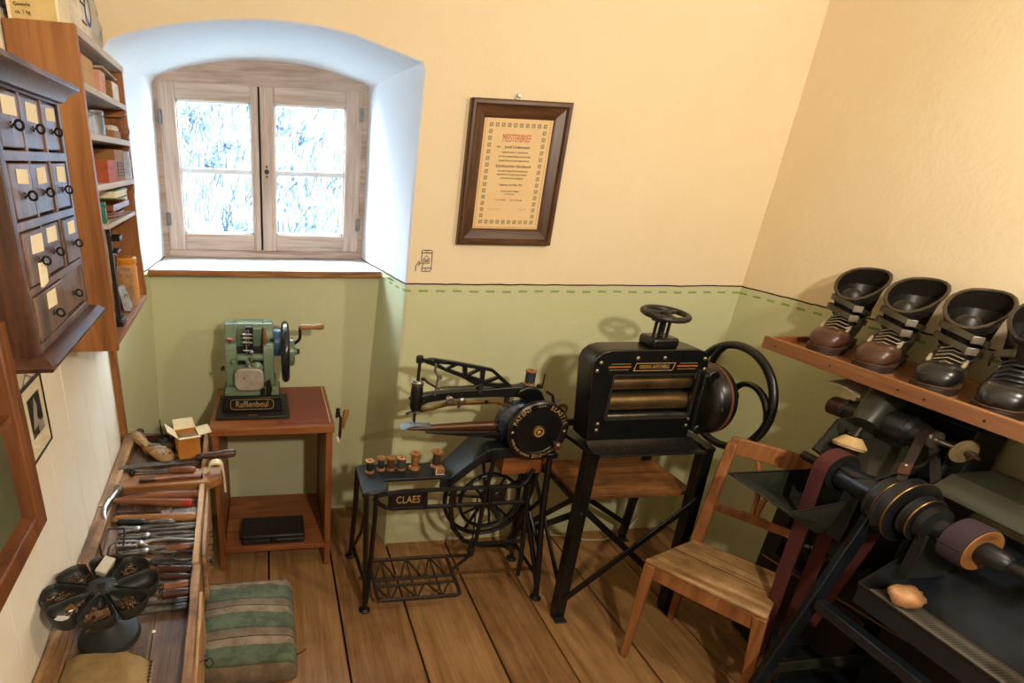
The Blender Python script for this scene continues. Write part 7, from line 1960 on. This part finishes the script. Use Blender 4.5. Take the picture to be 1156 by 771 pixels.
b = MB(); b.bar((XSH - 0.0605, 0.924, ZS_ + 0.0), (XSH - 0.0605, 0.872, ZS_ + 0.0), 0.003, 0.002); b.build('drum_slot', M['ink'], sd)
b = MB(); b.lathe((XSH, 0.872, ZS_), (0, -1, 0), [(0.026, 0), (0.028, 0.006), (0.024, 0.05), (0.016, 0.06)], 18); b.build('drum_nut', fdk, fm)
b = MB(); b.lathe((XSH, 0.70, ZS_), (0, -1, 0), [(0.050, 0), (0.058, 0.003), (0.058, 0.05), (0.05, 0.054)], 32); b.build('brush_drum', flat('brush_bristle', '2b2018', 0.9), fm)
# belt wheel and red sanding belt
b = MB(); b.lathe((XSH, 1.275, ZS_ + 0.008), (0, -1, 0), [(0.05, 0), (0.058, 0.002), (0.058, 0.046), (0.05, 0.048)], 32); b.build('belt_wheel', fdk, fm)
redb = flat('dark_red_sanding_belt', '55201c', 0.75, h2='431614', scale=60)
b = MB(); lo = V((XSH - 0.01, 1.215, 0.27)); hi = V((XSH, 1.252, ZS_ + 0.008)); path = []
for i in range(13):
    a = R(180 - 180 * i / 12); path.append(hi + V((0.0600 * math.cos(a), 0, 0.0600 * math.sin(a))))
for i in range(13):
    a = R(0 - 180 * i / 12); path.append(lo + V((0.045 * math.cos(a), 0, 0.045 * math.sin(a))))
rr = []; cN = len(path)
for i, p in enumerate(path):
    d = (path[(i + 1) % cN] - path[i - 1]).normalized(); nn = V((0, 1, 0)).cross(d).normalized() * 0.0012
    rr.append([p + V((0, -0.022, 0)) - nn, p + V((0, 0.022, 0)) - nn, p + V((0, 0.022, 0)) + nn, p + V((0, -0.022, 0)) + nn])
b.loft(rr + [rr[0]]); b.build('sanding_belt', redb, fm, smooth=60)
b = MB(); b.lathe(lo + V((0, 0.024, 0)), (0, -1, 0), [(0.03, 0), (0.043, 0.002), (0.043, 0.046), (0.03, 0.048)], 28); b.build('lower_wheel', fdk, fm)
b = MB(); b.box(1.66, 1.80, 1.13, 1.18, 0.20, 0.30); b.bar((1.72, 1.155, 0.26), (1.95, 1.10, 0.29), 0.03, 0.03); b.build('wheel_bracket', fdk, fm, bevel=0.003)
# second strand: narrower belt behind
b = MB(); b.bar((XSH + 0.075, 1.13, ZS_ - 0.08), (XSH + 0.03, 1.16, 0.42), 0.036, 0.003, (1, 0, 0)); b.build('sanding_belt', redb, fm)
# hopper at the left
b = MB(); z1_ = 0.862; z0_ = 0.765
A, B_, C_, D_ = V((1.487, 1.392, z1_)), V((1.487, 1.165, z1_)), V((1.69, 1.165, z1_ + 0.03)), V((1.80, 1.392, z1_))
a2, b2_, c2, d2 = V((1.735, 1.385, z0_)), V((1.66, 1.20, z0_ - 0.01)), V((1.76, 1.19, z0_)), V((1.80, 1.385, z0_))
b.add([A, B_, C_, D_, a2, b2_, c2, d2], [(0, 1, 5, 4), (1, 2, 6, 5), (2, 3, 7, 6), (3, 0, 4, 7), (4, 5, 6, 7)]); b.build('dust_hopper', fgr, fm, smooth=0, solid=0.003)
b = MB(); b.tube([D_, A, B_, C_], 0.003, 6); b.build('hopper_rim', M['iron'], fm)
# column and motor body
b = MB(); b.box(1.99, 2.10, 1.14, 1.52, 0.42, 1.125); b.box(1.92, 1.995, 1.14, 1.30, 0.42, 1.09); b.build('column', fdk, fm, bevel=0.012)
b = MB(); b.box(1.80, 1.925, 1.16, 1.29, 0.62, 0.92); b.build('column_foot', fdk, fm, bevel=0.01)
b = MB(); b.lathe((1.875, 1.46, 1.066), (0.0, -1, 0.08), [(0.028, 0), (0.030, 0.004), (0.030, 0.045), (0.026, 0.047), (0.026, 0.06), (0.036, 0.065), (0.036, 0.2)], 24); mb_ = b.build('motor_body', fgr, fm)
b = MB(); b.lathe((1.875, 1.468, 1.065), (0.0, -1, 0.08), [(0.026, 0), (0.031, 0.003), (0.031, 0.045), (0.027, 0.048)], 20); b.build('motor_cap', flat('brown_bakelite', '3a2318', 0.35), mb_)
b = MB()
for i in range(9): a = 2 * PI * i / 9; b.cyl((1.875 + 0.02 * math.cos(a), 1.4685, 1.065 + 0.02 * math.sin(a)), (1.875 + 0.02 * math.cos(a), 1.4675, 1.065 + 0.02 * math.sin(a)), 0.003, n=6)
b.build('cap_holes', M['ink'], mb_)
d_ = V((1.755, 1.285, 1.020)) - V((1.885, 1.325, 1.175))
b = MB(); b.lathe((1.885, 1.325, 1.168), d_, [(0.046, 0), (0.048, 0.004), (0.046, 0.05), (0.040, 0.105), (0.034, 0.125)], 26); hd = b.build('spindle_head', fgr, fm)
b = MB(); b.lathe(V((1.885, 1.325, 1.168)) - d_.normalized() * 0.003, d_, [(0.040, 0), (0.044, 0.004)], 26); b.build('head_cap', flat('tan_cap', '6d5a3f', 0.5), hd)
b = MB(); b.ball(V((1.835, 1.272, 1.105)), 0.006); b.build('head_screw', M['brass'], hd)
b = MB(); e = V((1.755, 1.285, 1.020)); dn_ = d_.normalized(); b.lathe(e - dn_ * 0.055, d_, [(0.010, 0), (0.010, 0.02), (0.018, 0.022), (0.018, 0.034)], 14); b.build('chuck', M['iron'], fm)
b = MB(); b.lathe(e - dn_ * 0.024, (-0.25, -0.12, -1), [(0.020, 0), (0.026, 0.005), (0.043, 0.026), (0.043, 0.030), (0.040, 0.033), (0.040, 0.036), (0.0, 0.037)], 30); b.build('sanding_cone', flat('pale_wood_cone', 'c9ad78', 0.5, h2='a98a55', scale=14), fm)
# cup shaped guard under the spindle
b = MB()
gp = [V((1.700, 1.335, 0.975)), V((1.800, 1.375, 1.055)), V((1.84, 1.33, 1.09)), V((1.88, 1.14, 1.075)), V((1.80, 1.115, 1.035)), V((1.690, 1.140, 0.975)), V((1.672, 1.18, 0.968))]
gl = [p + V((0.045, 0.0, -0.045)) for p in gp]; gl = [p.lerp(sum(gl, V((0, 0, 0))) / len(gl), 0.28) for p in gl]
b.loft([gp, gl], cap1=True); b.build('guard_cup', fgr, fm, smooth=0, solid=0.003)
b = MB(); b.tube(gp, 0.004, 6, closed=True); b.build('guard_rim', M['iron'], fm)
# right spindle
b = MB(); b.lathe((1.86, 1.30, 1.09), (0, -1, 0.02), [(0.045, 0), (0.045, 0.09), (0.034, 0.10), (0.03, 0.12)], 24); b.build('spindle_housing', fdk, fm)
b = MB(); b.lathe((1.86, 1.205, 1.092), (0, -1, 0.02), [(0.020, 0), (0.026, 0.003), (0.026, 0.010), (0.020, 0.014), (0.020, 0.045), (0.026, 0.048), (0.026, 0.056), (0.018, 0.06)], 24); b.build('chrome_pulley', M['bright'], fm)
b = MB(); b.cyl((1.86, 1.16, 1.093), (1.86, 1.055, 1.095), 0.008, n=12); b.build('spindle_rod', M['steel'], fm)
b = MB(); b.lathe((1.86, 1.085, 1.0945), (-0.25, -1, -0.1), [(0.032, 0), (0.035, 0.002), (0.035, 0.005), (0.031, 0.0065), (0.021, 0.007), (0.019, 0.009), (0.010, 0.009)], 30); b.build('buffing_disc', flat('tan_felt_disc', '8f7a55', 0.8, h2='75623f', scale=30), fm)
b = MB(); b.cyl((1.858, 1.075, 1.094), (1.852, 1.040, 1.092), 0.007, 0.004, 10); b.build('spindle_tip', flat('brown_tip', '4a2c1c', 0.5), fm)
# leather drive belt with buckle
dbm = flat('dark_drive_belt', '2a1d16', 0.55, h2='1b1310', scale=40)
for nm_, p0, p1 in (('drive_belt', V((1.838, 1.172, 1.108)), V((1.640, 1.045, 0.955))), ('drive_belt', V((1.885, 1.172, 1.085)), V((1.80, 1.05, 0.96)))):
    b = MB(); b.bar(p0, p1, 0.022, 0.004, (-0.6, 0, 0.8)); db = b.build(nm_, dbm, fm)
    if p1.x < 1.7:
        c_ = p0.lerp(p1, 0.52); d2_ = (p1 - p0).normalized(); b = MB(); b.bar(c_ - d2_ * 0.02 + V((-0.003, 0, 0.003)), c_ + d2_ * 0.02 + V((-0.003, 0, 0.003)), 0.024, 0.006, (-0.6, 0, 0.8)); b.build('belt_joint', flat('dark_joint_leather', '4f2d1a', 0.5), db)
        b = MB(); b.ball(c_ - d2_ * 0.010 + V((-0.006, 0, 0.006)), 0.0048, n=8, m=6); b.build('belt_rivet', M['bright'], db)
b = MB(); b.ring((1.86, 1.172, 1.093), (0, 1, 0), 0.024, 0.003, 24, 6, 3.5); b.build('belt_loop', dbm, fm)
# long hood
pr = [(1.785, 0.985), (1.790, 1.000), (1.835, 1.035), (1.98, 1.038), (2.045, 1.0), (2.05, 0.97), (2.04, 0.97), (1.975, 1.026), (1.84, 1.024), (1.798, 0.985)]
b = MB(); b.prism(pr, (0, 0.42, 0), (1, 0, 0), (0, 0, 1), (0, 0.65, 0)); b.build('hood', hoodm, fm, bevel=0.003)
b = MB(); b.prism([(1.80, 0.99), (1.835, 1.03), (1.98, 1.032), (2.04, 0.98), (2.04, 0.90), (1.86, 0.90)], (0, 1.062, 0), (1, 0, 0), (0, 0, 1), (0, 0.006, 0)); b.build('hood_end', fdk, fm)
# lower tray with perforated floor
nP = N('perforated_sheet'); cP = nP.coords((1, 1, 1)); vo = nP.n('TexVoronoi'); vo.inputs['Scale'].default_value = 130; vo.inputs['Randomness'].default_value = 0.0
nP.l(cP, vo.inputs['Vector']); hp = nP.ramp(vo.outputs['Distance'], [(0.38, (0.010, 0.009, 0.008, 1)), (0.46, (0.22, 0.19, 0.14, 1))])
perf = nP.set(hp, 0.5, 0.4)
b = MB(); tray_pts = [(1.597, 0.735), (1.607, 0.712), (1.725, 0.698), (1.850, 0.84), (1.870, 0.93)]
b.loft([[V((x, y, z)) for x, z in tray_pts] for y in (1.0, 0.42)], closed=False); b.build('catch_tray', fbl, fm, smooth=30, solid=0.003)
b = MB(); b.add([(1.606, 0.995, 0.722), (1.722, 0.995, 0.709), (1.722, 0.42, 0.709), (1.606, 0.42, 0.722)], [(0, 1, 2, 3)]); b.build('perforated_floor', perf, fm)
b = MB(); b.prism(tray_pts, (0, 1.0, 0), (1, 0, 0), (0, 0, 1), (0, 0.003, 0)); b.build('tray_end', fdk, fm)
b = MB(); b.tube([(1.870, 1.002, 0.932), (1.76, 1.002, 0.868), (1.597, 1.002, 0.737), (1.597, 0.42, 0.737)], 0.0035, 6); b.build('tray_rim', M['iron'], fm)
b = MB(); b.box(1.60, 1.610, 0.42, 1.0, 0.675, 0.733); b.build('tray_front', fbl, fm, bevel=0.002)
# suction hose, motor box, dark panel
b = MB(); hp_ = [V((1.90, 1.42, 0.50)).lerp(V((1.86, 0.95, 0.66)), i / 40) + V((0, 0, 0.03 * math.sin(PI * i / 40))) for i in range(41)]
b.tube(hp_, 0.03, 16, rs=[0.034 if i % 2 else 0.029 for i in range(41)]); b.build('suction_hose', flat('black_rubber_hose', '12161d', 0.25, spec=0.7), fm)
b = MB(); b.box(1.66, 2.0, 0.80, 1.16, 0.012, 0.20); b.build('motor_box', fbl, fm, bevel=0.03, seg=3)
for x in (1.70, 1.96):
    for y in (0.84, 1.12): b = MB(); b.cyl((x, y, 0), (x, y, 0.014), 0.018, n=12); b.build('rubber_foot', M['black'], fm)
b = MB(); b.box(1.93, 2.09, 1.50, 1.56, 0.0, 0.66); b.build('side_panel', flat('dark_plum_panel', '2a1d1e', 0.6), fm, bevel=0.003)
b = MB(); b.box(1.93, 2.09, 0.42, 1.10, 0.02, 0.58); b.build('under_shade_box', fdk, fm, bevel=0.006)  # added dark box standing in for the deep shade under the machine
b = MB(); b.box(1.92, 2.10, 1.14, 1.50, 0.0, 0.42); b.build('column_base', flat('dark_plum_base', '241a1a', 0.6), fm, bevel=0.003)

b = MB(); b.tube([(1.80, 1.44, 0.47), (1.78, 1.30, 0.50), (1.74, 1.10, 0.56), (1.74, 0.95, 0.58), (1.75, 0.8, 0.6)], 0.003, 6)
o = b.build('thin_cord', flat('brown_cord', '6e4a2c', 0.6), fm)
b = MB(); b.box(XR - 0.03, XR - 0.003, 0.9, 1.44, 0.545, 0.60)
o = b.build('wall_batten', M['orange_wood_y'], bevel=0.003); tag(o, 'orange brown wooden batten fixed low on the right wall behind the machine', 'batten')
# paper under the shelf
t = thing('paper_booklet', 'worn whitish folded paper lying on the machine below the shelf end', 'paper', (1.875, 1.435, 1.104), local=True)
b = MB(); g = []
for i in range(9):
    u = i / 8; z = 0.03 + 0.022 * math.sin(u * 2.2) - 0.01 * u
    g.append([V((-0.040, -0.065 + 0.115 * u, z)), V((0.045, -0.055 + 0.115 * u, z + 0.004))])
b.loft([r_ for r_ in g], closed=False); b.build('sheet', flat('worn_printed_paper', 'cfc3a8', 0.8, h2='8f8469', scale=50, amt=0.7), t, solid=0.003, smooth=60)
b = MB(); b.box(0.0, 0.03, -0.03, 0.02, 0.0, 0.036); b.build('folded_base', M['paper'], t)
# orange leather lump in the tray
t = thing('leather_lump', 'pale orange crumpled leather lump lying in the perforated tray', 'leather', (1.665, 0.935, 0.716), local=True, rotz=R(20))
b = MB(); rr = []
for i in range(11):
    th = PI * i / 10; row = []
    for k_ in range(18):
        q = 2 * PI * k_ / 18; p = V((0.036 * math.sin(th) * math.cos(q), 0.034 * math.sin(th) * math.sin(q), 0.030 * math.cos(th)))
        f = 1 + 0.22 * noise.noise(p * 45) + 0.12 * noise.noise(p * 110) + 0.25 * max(0, math.cos(q + 0.6)) ** 4 * math.sin(th) ** 2
        p = p * f; p.z = max(0, p.z + 0.027); row.append(p)
    rr.append(row)
b.loft(rr); b.build('lump', flat('pale_orange_leather', 'dcab7c', 0.5, h2='bd8050', scale=18, bump=0.1), t, smooth=70)
